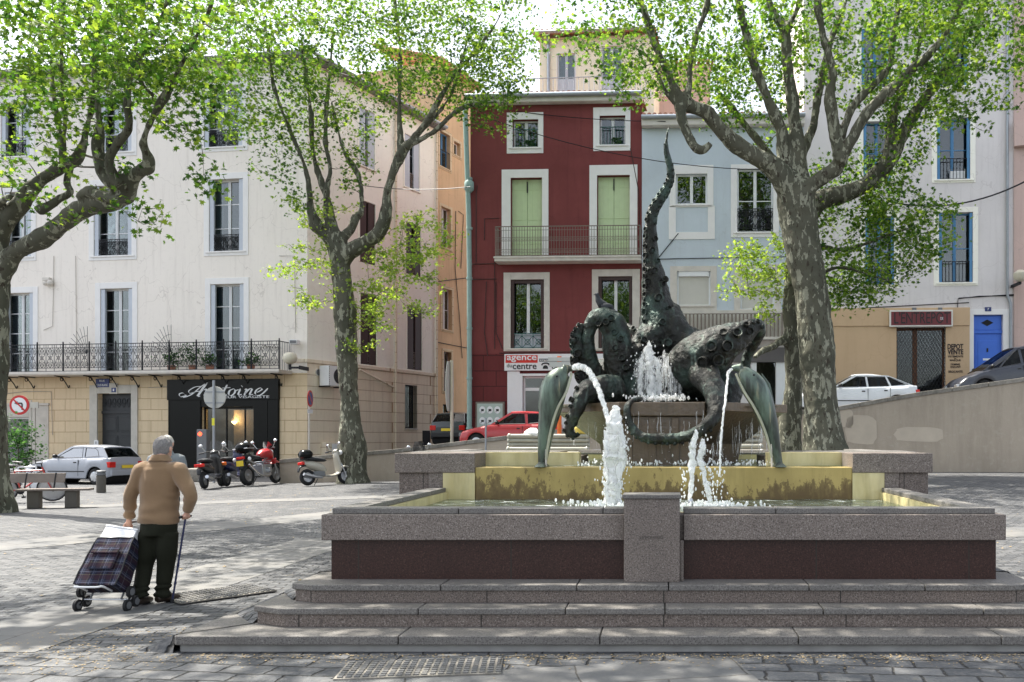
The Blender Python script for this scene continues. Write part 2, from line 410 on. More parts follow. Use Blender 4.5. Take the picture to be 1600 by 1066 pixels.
def capstone():
    t = NT('mossy_cap_stone')
    c = t.mix(t.ramp(t.noise(1.3, detail=7, rough=.7), [(.35, 0), (.65, 1)]), (.33, .30, .26), (.15, .14, .12))
    c = t.mix(t.math('MULTIPLY', t.ramp(t.noise(14, detail=5), [(.5, 0), (.7, 1)]), .4), c, (.42, .40, .34))
    return t.out(t.bsdf(c, .95, 0, t.bump(t.noise(18, detail=5), .6, .02), .2))
m_cap = capstone()
def bark():
    t = NT('plane_bark')
    v = t.map((1, 1, .42))
    wob = t.N('TexNoise'); wob.inputs['Scale'].default_value = 3; wob.inputs['Detail'].default_value = 5; t.L(v, wob.inputs['Vector'])
    wv = t.N('VectorMath'); wv.operation = 'MULTIPLY_ADD'; t.L(wob.outputs['Color'], wv.inputs[0]); wv.inputs[1].default_value = (.3, .3, .3); t.L(v, wv.inputs[2])
    a = t.noise(6.5, wv.outputs[0], detail=4, rough=.6); b = t.noise(9, t.map((1, 1, .5), loc=(9, 2, 4)), detail=4, rough=.6)
    base = t.mix(t.ramp(t.noise(1.2, detail=3), [(.35, 0), (.65, 1)]), (.066, .070, .050), (.112, .110, .080))
    c = t.mix(t.ramp(a, [(.545, 0), (.57, 1)]), base, (.31, .31, .235))
    c = t.mix(t.ramp(b, [(.60, 0), (.63, 1)]), c, (.038, .031, .023))
    c = t.mix(t.math('MULTIPLY', t.noise(45, detail=4), .35), c, (.10, .085, .06))
    h = t.math('ADD', t.ramp(a, [(.56, 1), (.63, 0)]), t.math('MULTIPLY', t.noise(14, detail=6), .9))
    return t.out(t.bsdf(c, .85, 0, t.bump(h, .55, .03), .25))
m_bark = bark()
m_twig = simple('twig_bark', (.11, .095, .065), .9, .3, 8)
def leafmat(name, a, b, c, tr):
    t = NT(name)
    oi = t.N('NewGeometry')
    col = t.ramp(oi.outputs['Random Per Island'], [(0, a), (.45, b), (1, c)])
    bs = t.bsdf(col, .55, 0, None, .25)
    tl = t.N('BsdfTranslucent'); t.L(t.mix(1, col, tr, 'MULTIPLY'), tl.inputs[0])
    mx = t.N('MixShader'); mx.inputs[0].default_value = .5; t.L(bs, mx.inputs[1]); t.L(tl.outputs[0], mx.inputs[2])
    return t.out(mx.outputs[0])
m_leaf = leafmat('plane_leaves', (.058, .13, .018), (.105, .20, .027), (.22, .31, .048), (1.9, 1.8, 1.0))
m_leaf_d = leafmat('plane_leaves_deep', (.022, .065, .012), (.045, .11, .017), (.10, .185, .028), (1.6, 1.6, 1.0))
m_leaf_y = leafmat('young_leaves', (.14, .26, .035), (.22, .34, .05), (.33, .42, .08), (1.7, 1.6, 1.0))
m_shrub = leafmat('shrub_leaves', (.02, .06, .02), (.04, .11, .03), (.08, .17, .05), (1.4, 1.4, 1))
def yellowwall():
    t = NT('algae_stained_yellow')
    base = t.mix(t.ramp(t.noise(2.2, t.map((1, 1, .6)), detail=6), [(.35, 0), (.7, 1)]), (.45, .34, .12), (.31, .23, .07))
    sx = t.N('SeparateXYZ'); t.L(t.tc.outputs['Object'], sx.inputs[0])
    z = sx.outputs[2]
    n = t.noise(9, t.map((1, 1, .5)), detail=8, rough=.75)
    lev = t.math('ADD', t.math('MULTIPLY', t.math('SUBTRACT', 1.14, z), 2.2), t.math('MULTIPLY', t.math('SUBTRACT', n, .5), 2.6))
    lev = t.math('ADD', lev, t.math('MULTIPLY', t.math('SUBTRACT', t.noise(.9, detail=3), .5), 1.3))
    c = t.mix(t.ramp(lev, [(.10, 0), (.13, .55), (.20, .8), (.5, 1)]), base, (.12, .075, .025))
    c = t.mix(t.math('MULTIPLY', t.ramp(t.noise(4, t.map((3, 3, .25)), detail=6), [(.55, 0), (.75, 1)]), .5), c, (.25, .19, .06))
    return t.out(t.bsdf(c, .45, 0, t.bump(n, .3, .01), .5))
m_ywall = yellowwall()
def yellowpale():
    t = NT('wet_yellow_render')
    base = t.mix(t.ramp(t.noise(3, t.map((2, 2, .6)), detail=6), [(.3, 0), (.7, 1)]), (.66, .58, .34), (.50, .42, .20))
    c = t.mix(t.math('MULTIPLY', t.ramp(t.noise(5, t.map((2, 2, .3)), detail=7), [(.5, 0), (.75, 1)]), .6), base, (.30, .25, .12))
    return t.out(t.bsdf(c, .4, 0, t.bump(t.noise(30), .2, .01), .5))
m_ypale = yellowpale()
def watermat(name, scale, strength, col=(.55, .68, .55)):
    t = NT(name)
    h = t.math('ADD', t.noise(scale, t.map((1, 1.0, 1)), detail=4, rough=.6, dist=.6), t.math('MULTIPLY', t.noise(scale*3.5, detail=2), .3))
    nrm = t.bump(h, strength, .05)
    foam = t.ramp(t.noise(5, detail=8, rough=.75, dist=1.0), [(.56, 0), (.62, 1)])
    b = t.bsdf(t.mix(foam, dk(col, .55), (.85, .9, .88)), .06, 0, nrm, .5)
    g = t.N('BsdfGlass'); g.inputs['IOR'].default_value = 1.33; g.inputs['Roughness'].default_value = .02; g.inputs['Color'].default_value = (*col, 1); t.L(nrm, g.inputs['Normal'])
    tr = t.N('BsdfTransparent'); tr.inputs[0].default_value = (*col, 1)
    gl = t.N('BsdfGlossy'); gl.inputs['Roughness'].default_value = .05; t.L(nrm, gl.inputs['Normal'])
    fr = t.N('Fresnel'); fr.inputs['IOR'].default_value = 1.33; t.L(nrm, fr.inputs['Normal'])
    m1 = t.N('MixShader'); t.L(fr.outputs[0], m1.inputs[0]); t.L(tr.outputs[0], m1.inputs[1]); t.L(gl.outputs[0], m1.inputs[2])
    m2 = t.N('MixShader'); t.L(t.math('MULTIPLY_ADD', foam, .65, .30), m2.inputs[0]); t.L(m1.outputs[0], m2.inputs[1]); t.L(b, m2.inputs[2])
    return t.out(m2.outputs[0])
m_water = watermat('pool_water', 5, .9)
def foammat(name='falling_water', op=.95):
    t = NT(name)
    d = t.bsdf((.96, .96, .95), .25, 0, t.bump(t.noise(22, detail=5), .8, .03), .5)
    tl = t.N('BsdfTranslucent'); tl.inputs[0].default_value = (.95, .97, .97, 1)
    m1 = t.N('MixShader'); m1.inputs[0].default_value = .35; t.L(d, m1.inputs[1]); t.L(tl.outputs[0], m1.inputs[2])
    tr = t.N('BsdfTransparent')
    lw_ = t.N('LayerWeight'); lw_.inputs[0].default_value = .5
    fac = t.ramp(t.noise(19, t.map((1, 1, .4)), detail=6, rough=.75), [(.38, max(op-.75, 0)), (.56, op)])
    fac = t.math('MULTIPLY', fac, t.math('SUBTRACT', 1.05, t.math('POWER', lw_.outputs['Facing'], 1.6)))
    m2 = t.N('MixShader'); t.L(fac, m2.inputs[0]); t.L(tr.outputs[0], m2.inputs[1]); t.L(m1.outputs[0], m2.inputs[2])
    return t.out(m2.outputs[0])
m_foam = foammat(); m_veil = foammat('thin_water_veil', .35)
def bronze(name='patinated_bronze', pat=.42, base=(.014, .014, .012)):
    t = NT(name)
    a = t.noise(2.2, detail=7, rough=.65); b = t.noise(13, detail=6)
    c = t.mix(b, base, dk(base, 2.1))
    c = t.mix(t.math('MULTIPLY', t.ramp(a, [(.5, 0), (.68, 1)]), pat), c, (.11, .19, .16))
    c = t.mix(t.math('MULTIPLY', t.ramp(t.noise(6, t.map((2, 2, .4)), detail=6), [(.58, 0), (.7, 1)]), pat*.8), c, (.22, .30, .25))
    vor = t.N('TexVoronoi'); vor.inputs['Scale'].default_value = 14; t.L(t.tc.outputs['Object'], vor.inputs['Vector'])
    h = t.math('ADD', t.noise(9, detail=7, rough=.65), t.math('MULTIPLY', vor.outputs['Distance'], .35))
    return t.out(t.bsdf(c, t.ramp(b, [(.2, .28), (.8, .55)]), .55, t.bump(h, .9, .05), .5))
m_bronze = bronze()
def dolphinm():
    t = NT('striped_dolphin_bronze')
    a = t.noise(2.5, t.map((3, 3, .7)), detail=6, rough=.6)
    c = t.mix(t.ramp(a, [(.4, 0), (.62, 1)]), (.045, .052, .045), (.14, .19, .15))
    c = t.mix(t.math('MULTIPLY', t.ramp(t.noise(4, t.map((4, 4, .35)), detail=6), [(.58, 0), (.7, 1)]), .7), c, (.42, .37, .24))
    return t.out(t.bsdf(c, .38, .4, t.bump(t.noise(20, detail=4), .15, .01), .5))
m_dolphin = dolphinm()
# ------------------------------------------------------------------ ground
def ss(t): t = max(0, min(1, t)); return t*t*(3-2*t)
def gz(x, y): return .5*max(0, min(1, (x+14)/22))*ss((y-12)/16)
mb = MB(); xs = [-400, -200, -100, -60]+[-40+i for i in range(81)]+[60, 100, 200, 400]; ys = [-300, -100, -40]+[-20+i for i in range(72)]+[70, 120, 300, 600]
mb.grid([[(x, y, gz(x, min(y, 60))) for x in xs] for y in ys])
tag(mb.build('plaza_ground', m_cobble, smooth=60), kind='structure')
def strip(name, pts, w, mat, dz=.004, n=14):
    """flag stone strip laid over the cobbles: pts list of (x,y); object local frame follows first segment"""
    a = Vector(pts[0]).to_2d(); b = Vector(pts[1]).to_2d(); d = (b-a); L = d.length; d.normalize(); q = Vector((-d.y, d.x))
    ang = math.atan2(d.y, d.x)
    mb = MB(); rows = []
    for i in range(n+1):
        row = []
        for s in (-w/2, w/2):
            p = a+d*(L*i/n)+q*s
            row.append((L*i/n, s, gz(p.x, p.y)+dz))
        rows.append(row)
    mb.grid(rows); o = mb.build(name, mat); o.location = (a.x, a.y, 0); o.rotation_euler = (0, 0, ang)
    return tag(o, kind='structure')
def gpt(x, y): D = EYE/(y-CY)*F; p = P(x, y, D); return (p.x, p.y)
strip('path', [gpt(-60, 1020), gpt(520, 842)], 1.1, m_flags, .004)
strip('path', [gpt(-200, 872), gpt(640, 797)], 1.25, m_flags, .005, 18)
strip('path', [gpt(-100, 796), gpt(900, 777)], 1.0, m_flags, .006, 18)
strip('path', [(4.0, 9.5), (16, 13)], 1.2, m_flags, .005, 18)
strip('path', [(4.5, 14.5), (22, 17)], 1.2, m_flags, .005, 18)
strip('path', [(-7.6, 5.3), (8.5, 5.3)], 2.3, m_setts, .007, 6)
strip('path', [(-2.2, 5.35), (.6, 5.95)], .9, m_flags, .012, 6)
# drain gratings
def grate(x, y, w, l, rz, label):
    t = thing('drain_grate', label, 'drain grate', (x, y, gz(x, y)+.012), rz, 'square drain gratings set in the paving')
    f = MB(); f.box(-w/2, w/2, -l/2, l/2, 0, .012)
    f.build('frame', m_cap, t)
    b = MB(); n = int(w/.055)
    for i in range(n):
        for j in range(int(l/.055)):
            b.box(-w/2+.02+i*.055, -w/2+.055+i*.055, -l/2+.02+j*.055, -l/2+.055+j*.055, .012, .02)
    b.build('grid', m_flags, t)
g1 = gpt(340, 930); grate(g1[0], g1[1], .62, .95, R(-40), 'pale grating in the paving between the man and the fountain steps')
g1 = gpt(660, 1048); grate(g1[0], g1[1], 1.1, .45, R(8), 'long dark grating in front of the bottom fountain step')
# street behind the wall
RX = [(-60, 0), (-13.95, 0), (-12.5, .62), (-9.5, 1.15), (-5, 1.25), (0, 1.75), (7.5, 2.58), (12.7, 3.4), (24, 5.2)]
def rz_(x):
    for (a, za), (b, zb) in zip(RX, RX[1:]):
        if x <= b: return za+(zb-za)*max(0, (x-a)/(b-a))
    return RX[-1][1]
WALL = [P(437, 718, 31.2), P(520, 710, 31.1), P(615, 702, 31), P(700, 692, 30.7), P(790, 681, 30.3), P(860, 672, 30), P(1000, 662, 29.7), P(1150, 649, 29.4), P(1300, 637, 29), P(1430, 613.5, 28.85), P(1600, 590, 28.7), P(1760, 560, 28.6), P(1950, 525, 28.6)]
def wall_y(x):
    if x <= WALL[0].x: return 31.2
    for a, b in zip(WALL, WALL[1:]):
        if x <= b.x: return a.y+(b.y-a.y)*(x-a.x)/(b.x-a.x)
    return 28.6
mb = MB(); rows = []
for k in range(13):
    row = []
    for i in range(150):
        x = -55+i*.5
        y0 = wall_y(x)+.2; y = y0+(55-y0)*k/12
        row.append((x, y, rz_(x)+.006+(gz(x, y) if x < -13.9 else 0)+max(0, (y-36))*.03*ss((x+15)/4)))
    rows.append(row)
mb.grid(rows); tag(mb.build('street_surface', m_asphalt, smooth=60), kind='structure')
# retaining wall with cap stones
t = thing('retaining_wall', 'long rendered retaining wall with stone coping rising to the right', 'wall')
mb = MB(); cp = MB()
for a, b in zip(WALL, WALL[1:]):
    n = 3
    for i in range(n):
        p = a.lerp(b, i/n); q = a.lerp(b, (i+1)/n)
        mb.hexa([(p.x, p.y, gz(p.x, p.y)-.4), (q.x, q.y, gz(q.x, q.y)-.4), (q.x, q.y+.3, 0), (p.x, p.y+.3, 0), (p.x, p.y, p.z-.14), (q.x, q.y, q.z-.14), (q.x, q.y+.3, q.z-.14), (p.x, p.y+.3, p.z-.14)])
        g = .012 if i else 0
        u = p.lerp(q, g)
        cp.hexa([(u.x, u.y-.05, u.z-.14), (q.x, q.y-.05, q.z-.14), (q.x, q.y+.35, q.z-.14), (u.x, u.y+.35, u.z-.14), (u.x, u.y-.05, u.z), (q.x, q.y-.05, q.z), (q.x, q.y+.35, q.z), (u.x, u.y+.35, u.z)])
mb.build('wall_face', m_rwall, t); cp.build('coping', m_cap, t, bevel=.012)
# painted-over patches on the wall
pt = MB()
for (x0, y0, x1, y1) in ((1322, 650, 1370, 694), (1398, 668, 1472, 690), (1312, 640, 1334, 668)):
    c = P((x0+x1)/2, (y0+y1)/2, 28.9); r = P(x1, y1, 28.9)-c
    y = wall_y(c.x)
    poly = []
    for k in range(18):
        a = 2*pi*k/18; e = .45
        poly.append((c.x+abs(r.x)*math.copysign(abs(cos(a))**e, cos(a))*(1+.06*sin(k*3)), c.z+abs(r.z)*math.copysign(abs(sin(a))**e, sin(a))*(1+.08*cos(k*5))))
    pt.add([(x, wall_y(x)-.006, z) for x, z in poly], [tuple(range(18))])
pt.build('paint_patch', simple('overpaint', (.545, .47, .375), .9, .15, 3), t)
# ------------------------------------------------------------------ buildings
class Fac:
    def __init__(s, name, label, cat, xa, Da, xb, Db, z0=-.3, root=None):
        s.A = P(xa, CY, Da); s.B = P(xb, CY, Db)
        d = Vector((s.B.x-s.A.x, s.B.y-s.A.y, 0)); s.L = d.length; d.normalize(); s.u = d; s.n = Vector((-d.y, d.x, 0))
        s.rz = math.atan2(d.y, d.x); s.z0 = z0; s.ops = []; s.wins = []
        s.root = root if root else thing(name, label, cat, (s.A.x, s.A.y, 0), s.rz)
        if root:       # a second facade of the same building: express its frame inside the root's
            s.T = Matrix.Translation((root.location.x, root.location.y, 0)) @ Matrix.Rotation(root.rotation_euler.z, 4, 'Z')
            s.M = s.T.inverted() @ Matrix.Translation((s.A.x, s.A.y, 0)) @ Matrix.Rotation(s.rz, 4, 'Z')
        else: s.M = Matrix.Identity(4)
    def mb(s): return MB(s.M if s.M != Matrix.Identity(4) else None)
    def at(s, x, y, off=0):
        dr = Vector(((x-CX)/F, 1, (CY-y)/F)); o = Vector((0, 0, EYE)); a = s.A+s.n*off; a.z = 0
        k = (a-o).dot(s.n)/dr.dot(s.n) if abs(dr.dot(s.n)) > 1e-9 else 0
        p = o+dr*k; return ((p-a).dot(s.u), p.z)
    def rect(s, x0, y0, x1, y1, off=0):
        a = s.at(x0, (y0+y1)/2, off); b = s.at(x1, (y0+y1)/2, off); c = s.at((x0+x1)/2, y0, off); d = s.at((x0+x1)/2, y1, off)
        return (a[0], b[0], d[1], c[1])
    def wall(s, ztop, depth, zones, reveal=.3, sides=(True, True), name='wall'):
        """zones: list of (z_from, material) bottom to top"""
        mats = [z[1] for z in zones]
        X = sorted({0, s.L}|{o[i] for o in s.ops for i in (0, 1)}); Z = sorted({s.z0, ztop}|{o[i] for o in s.ops for i in (2, 3)}|{z[0] for z in zones[1:]})
        X = [x for x in X if 0 <= x <= s.L]; Z = [z for z in Z if s.z0 <= z <= ztop]
        m = s.mb()
        def zi(z):
            k = 0
            for i, q in enumerate(zones):
                if z > q[0]: k = i
            return k
        for xa, xb in zip(X, X[1:]):
            for za, zb in zip(Z, Z[1:]):
                if xb-xa < 1e-5 or zb-za < 1e-5: continue
                cx, cz = (xa+xb)/2, (za+zb)/2
                if any(o[0] < cx < o[1] and o[2] < cz < o[3] for o in s.ops): continue
                m.quad((xa, 0, za), (xb, 0, za), (xb, 0, zb), (xa, 0, zb), zi(cz))
        for o in s.ops:
            k = zi((o[2]+o[3])/2); a, b, c, d = o[:4]; r = reveal
            m.quad((a, 0, c), (a, 0, d), (a, r, d), (a, r, c), k); m.quad((b, 0, c), (b, 0, d), (b, r, d), (b, r, c), k)
            m.quad((a, 0, d), (b, 0, d), (b, r, d), (a, r, d), k); m.quad((a, 0, c), (b, 0, c), (b, r, c), (a, r, c), k)
        for sd, xx in zip(sides, (0, s.L)):
            if sd:
                for za, zb in zip(Z, Z[1:]): m.quad((xx, 0, za), (xx, 0, zb), (xx, depth, zb), (xx, depth, za), zi((za+zb)/2))
        m.quad((0, depth, s.z0), (s.L, depth, s.z0), (s.L, depth, ztop), (0, depth, ztop), len(mats)-1)
        m.quad((0, 0, ztop), (s.L, 0, ztop), (s.L, depth, ztop), (0, depth, ztop), len(mats)-1)
        o = m.build(name, mats, s.root, recalc=False)
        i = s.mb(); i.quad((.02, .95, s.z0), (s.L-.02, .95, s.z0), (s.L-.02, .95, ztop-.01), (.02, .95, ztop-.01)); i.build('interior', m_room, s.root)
        return o
def scroll(m, cx, cz, w, h, y, r=.010, fx=1, fz=1, mi=0):
    pts = []
    for i in range(13):
        t = i/12; a = -pi/2+t*pi*2.3; rr = (1-.62*t)
        pts.append((cx+fx*(-w/2+w*.5+cos(a)*w*.5*rr), y, cz+fz*(sin(a)*h*.5*rr)))
    m.tube(pts, r, 4, mi, caps=False)
def railing(m, s0, s1, z0, z1, y, style='bars', r=.012, pitch=.12):
    m.box(s0, s1, y-.018, y+.018, z1-.03, z1); m.box(s0, s1, y-.015, y+.015, z0, z0+.025)
    H = z1-z0
    if style == 'bars':
        n = max(2, int((s1-s0)/pitch))
        for i in range(n+1):
            x = s0+(s1-s0)*i/n; m.tube([(x, y, z0), (x, y, z1-.02)], r, 4, caps=False)
    elif style == 'ornate':
        n = max(1, round((s1-s0)/.34)); w = (s1-s0)/n
        m.box(s0, s1, y-.01, y+.01, z0+H*.12, z0+H*.12+.02); m.box(s0, s1, y-.01, y+.01, z1-H*.14, z1-H*.14+.02)
        for i in range(n+1):
            x = s0+w*i; m.tube([(x, y, z0), (x, y, z1-.02)], r*1.2, 4, caps=False)
        for i in range(n):
            cx = s0+w*(i+.5)
            for f in (-1, 1):
                scroll(m, cx+f*w*.24, z0+H*.26, w*.42, H*.26, y, r, f, 1); scroll(m, cx+f*w*.24, z0+H*.72, w*.42, H*.26, y, r, f, -1)
                m.tube(spline([(cx+f*w*.05, y, z0+H*.14), (cx+f*w*.34, y, z0+H*.36), (cx+f*w*.08, y, z0+H*.5), (cx+f*w*.34, y, z0+H*.62), (cx+f*w*.05, y, z1-H*.15)], 3), r, 4, caps=False)
            m.tube([(cx, y, z0+H*.12), (cx, y, z1-H*.14)], r*.9, 4, caps=False)
            for k in range(2): m.tube([(cx+(k-.5)*w*.5, y, z1-H*.13), (cx+(k-.5)*w*.5, y, z1)], r, 4, caps=False)
            m.tube([(cx+.05*cos(a*pi/4), y, z0+H*.5+.07*sin(a*pi/4)) for a in range(9)], r, 4, caps=False)
    elif style == 'cross':
        n = max(1, round((s1-s0)/.42)); w = (s1-s0)/n
        for i in range(n+1):
            x = s0+w*i; m.tube([(x, y, z0), (x, y, z1-.02)], r, 4, caps=False)
        for i in range(n):
            a, b = s0+w*i, s0+w*(i+1)
            m.tube([(a, y, z0), (b, y, z1-.1)], r, 4, caps=False); m.tube([(b, y, z0), (a, y, z1-.1)], r, 4, caps=False)
            m.tube([((a+b)/2+w*.25*cos(k*pi/4), y, (z0+z1-.1)/2+w*.25*sin(k*pi/4)) for k in range(9)], r, 4, caps=False)
        m.box(s0, s1, y-.01, y+.01, z1-.11, z1-.09)
    elif style == 'lattice':
        n = max(2, int((s1-s0)/.105))
        for i in range(n+1):
            x = s0+(s1-s0)*i/n; m.tube([(x, y, z0), (x, y, z1-.02)], r*.8, 4, caps=False)
        for h in (.1, .22, .5, .62, .86): m.box(s0, s1, y-.008, y+.008, z0+H*h, z0+H*h+.014)
        for i in range(n):
            x = s0+(s1-s0)*(i+.5)/n
            for h in (.16, .56): m.tube([(x+.035*cos(k*pi/3), y, z0+H*h+.035*sin(k*pi/3)) for k in range(7)], r*.6, 3, caps=False)
def window(F_, r, trim=(.2, .2, .2, .2), mtrim=None, frame=None, bars=1, kind='french', shut=None, rail=None, railh=None, curtain=None, y=.2, mrail=None, panel=0, cw=.5, ry=.03, label=None):
    s0, s1, z0, z1 = r; F_.ops.append(r)
    mtrim = mtrim or m_trim; frame = frame or m_wframe; mrail = mrail or m_iron
    w = F_.mb()
    if trim:
        l, rr, t, b = trim; p = -.028
        if l: w.box(s0-l, s0-.001, p, .02, z0-b, z1+t)
        if rr: w.box(s1+.001, s1+rr, p, .02, z0-b, z1+t)
        if t: w.box(s0, s1, p+.002, .02, z1+.001, z1+t)
        if b: w.box(s0, s1, p+.002, .02, z0-b, z0-.001)
        if b: w.box(s0-l*.6, s1+rr*.6, -.07, y, z0-.05, z0+.012)
    else: w.box(s0-.04, s1+.04, -.06, y, z0-.05, z0+.012)
    o = w.build('window', mtrim, F_.root, bevel=.006, seg=1)
    if label: o['label'] = label
    fw = .065; c = (s0+s1)/2
    if kind == 'french' or kind == 'fixed':
        f = F_.mb()
        f.box(s0, s0+fw, y, y+.06, z0, z1); f.box(s1-fw, s1, y, y+.06, z0, z1); f.box(s0+fw, s1-fw, y, y+.06, z1-fw, z1); f.box(s0+fw, s1-fw, y, y+.06, z0+.012, z0+fw+.02)
        if kind == 'french':
            f.box(c-.06, c+.06, y-.012, y+.055, z0+fw+.02, z1-fw)
            f.box(c-.012, c+.012, y-.03, y-.012, z0+fw, z1-fw)
        for k in range(bars):
            zz = z0+panel+(z1-z0-panel)*(k+1)/(bars+1)
            f.box(s0+fw, c-.061, y+.012, y+.045, zz-.018, zz+.018); f.box(c+.061, s1-fw, y+.012, y+.045, zz-.018, zz+.018)
        if panel: f.box(s0+fw, c-.061, y+.01, y+.05, z0+fw, z0+panel); f.box(c+.061, s1-fw, y+.01, y+.05, z0+fw, z0+panel)
        f.build('frame', frame, o, bevel=.005, seg=1)
        g = F_.mb(); g.box(s0+fw*.5, s1-fw*.5, y+.028, y+.034, z0+.02, z1-fw*.5); g.build('pane', m_glass, o)
        if curtain:
            cu = F_.mb(); n = 14
            for a, b in ((s0+.04, s0+.04+(s1-s0-.08)*cw), (s1-.04-(s1-s0-.08)*cw, s1-.04)):
                cu.grid([[(a+(b-a)*i/n, y+.14+.025*sin(i*2.3), zz) for i in range(n+1)] for zz in (z0+.05, z1-.05)])
            cu.build('curtain', curtain, o, smooth=60)
    elif kind == 'shut':
        for a, b in ((s0+.01, c-.006), (c+.006, s1-.01)):
            f = F_.mb(); n = 3; pw = (b-a)/n
            for i in range(n): f.box(a+pw*i+.004, a+pw*(i+1)-.004, y, y+.04, z0+.02, z1-.01)
            f.box(a, b, y+.004, y+.044, z0+.02, z1-.012)
            for h in (.16, .47, .86): f.box(a+.02, b-.02, y-.015, y, z0+(z1-z0)*h, z0+(z1-z0)*h+.05)
            f.build('shutter', frame, o, bevel=.003, seg=1)
        h = F_.mb(); h.box(c-.02, c+.02, y-.05, y-.016, z1-.55, z1-.1); h.build('latch', m_iron, o)
    elif kind == 'roller':
        f = F_.mb(); f.box(s0, s0+fw, y-.02, y+.04, z0, z1); f.box(s1-fw, s1, y-.02, y+.04, z0, z1); f.box(s0+fw, s1-fw, y-.1, y+.04, z1-.2, z1); f.box(s0+fw, s1-fw, y-.02, y+.04, z0+.013, z0+.05); f.build('frame', frame, o, bevel=.004, seg=1)
        b = F_.mb(); n = int((z1-z0-.25)/.055)
        for i in range(n): b.prism([(s0+fw, z0+.05+i*.055), (s1-fw, z0+.05+i*.055), (s1-fw, z0+.1+i*.055), (s0+fw, z0+.1+i*.055)], y+.0, y+.012)
        b.box(s0+fw, s1-fw, y+.013, y+.02, z0+.05, z1-.2); b.build('blind', m_blind, o)
    if shut:
        sw, msh = shut
        for sg, e in ((1, s0), (-1, s1)):
            f = F_.mb()
            for q in range(2):
                a = e+sg*(.01+q*.0); b = e+sg*sw; yy = .01+q*.055
                f.box(min(a, b), max(a, b), yy, yy+.04, z0+.03, z1-.02)
            f.build('shutter', msh, o, bevel=.006, seg=1)
    if rail:
        f = F_.mb(); h = railh or 1.0
        railing(f, s0, s1, z0+.03, z0+h, ry, rail); f.build('railing', mrail, o)
    return o
def tiles(mb, s0, s1, y0, y1, z0, z1, pitch=.21, mi=0):
    n = int((s1-s0)/pitch)
    for i in range(n+1):
        x = s0+(s1-s0)*i/n; rr = pitch*.36*random.uniform(.93, 1.07)
        k = 7; rows = []
        segs = int(abs(y1-y0)/.38)+1
        for j in range(segs):
            a, b = j/segs, (j+1.06)/segs
            ya, za, yb, zb = y0+(y1-y0)*a, z0+(z1-z0)*a, y0+(y1-y0)*b, z0+(z1-z0)*b
            jx = random.uniform(-.012, .012)
            mb.grid([[(x+jx+rr*q*cos(pi*t/k), yy, zz+rr*.9*sin(pi*t/k)) for t in range(k+1)] for yy, zz, q in ((ya, za+.03, 1.05), (yb, zb+.0, .88))], mi)
            mb.add([(x+jx+rr*1.05*cos(pi*t/k), ya-.001, za+.03+rr*.9*sin(pi*t/k)) for t in range(k+1)], [tuple(range(k+1))], mi)
# ================= left cream building =================
LB = Fac('corner_building', 'cream corner building with long iron balcony and black hairdresser shopfront at street level', 'building', -60, 38.05, 480, 35.8)
m0 = LB.at(300, 584)[1]
rows_ = {'r3': [(2, 160, 47, 245), (158, 146, 206, 238), (319, 134, 379, 230)], 'r2': [(8, 300, 49, 402), (147, 290, 206, 400), (327, 280, 380, 393)],
         'r1': [(6, 458, 52, 583), (157, 451, 207, 582), (329, 444, 381, 579)]}
for rn, lst in rows_.items():
    for i, q in enumerate(lst):
        window(LB, LB.rect(*q), (.24, .24, .26, .18 if rn != 'r1' else 0), shut=(.20, m_gshut), bars=(3 if rn == 'r1' else 2), rail=(None if rn == 'r1' else 'ornate'), railh=.72,
               curtain=(m_curtain_b if (rn, i) in (('r1', 2), ('r1', 0)) else (m_curtain if rn == 'r2' and i == 2 else None)), cw=.5 if rn == 'r1' else .22, y=.24)
rd = LB.rect(153, 615, 206, 750); LB.ops.append((rd[0], rd[1], -.3, rd[3]))
ra = LB.rect(-40, 652, 46, 750); LB.ops.append((ra[0], ra[1], .45, ra[3]))
rs = LB.rect(316, 636, 398, 750); LB.ops.append((rs[0], rs[1], -.3, rs[3]))
ztopL = LB.at(440, 90)[1]
LB.wall(ztopL, 12, [(-1, m_ashlar), (m0-.02, m_cream)], reveal=.34, sides=(True, False))
# ground floor: door, surround, number plate
d = LB.mb(); a, b, c, e = rd; d.box(a-.36, a-.001, -.06, .02, -.3, e+.36); d.box(b+.001, b+.30, -.06, .02, -.3, e+.36); d.box(a, b, -.058, .02, e+.001, e+.36); d.box((a+b)/2-.2, (a+b)/2+.2, -.09, -.058, e-.02, e+.44)
o = d.build('door_surround', m_stone, LB.root, bevel=.01)
d = LB.mb(); y = .24
d.box(a, b, y, y+.05, -.3, e)
for k in range(2):
    x0 = a+.08+k*(b-a)/2; x1 = a-.05+(k+1)*(b-a)/2
    for z0, z1 in ((.1, .75), (.9, 1.75), (1.9, e-.95)): d.box(x0, x1, y-.02, y-.0005, z0, z1); d.box(x0+.07, x1-.07, y-.035, y-.021, z0+.07, z1-.07)
d.box(a, b, y-.05, y-.0006, e-.86, e-.74)
n = 7
for i in range(n):
    for f in (-1, 1): scroll(d, a+(b-a)*(i+.5)/n, e-.36, .2, .45, y-.02, .012, f, 1)
dd = d.build('door', m_door, LB.root, bevel=.006, seg=1)
h = LB.mb(); h.ell(((a+b)/2+.09, y-.06, 1.05), (.035, .035, .035)); h.build('door_handle', m_alu, dd, smooth=True)
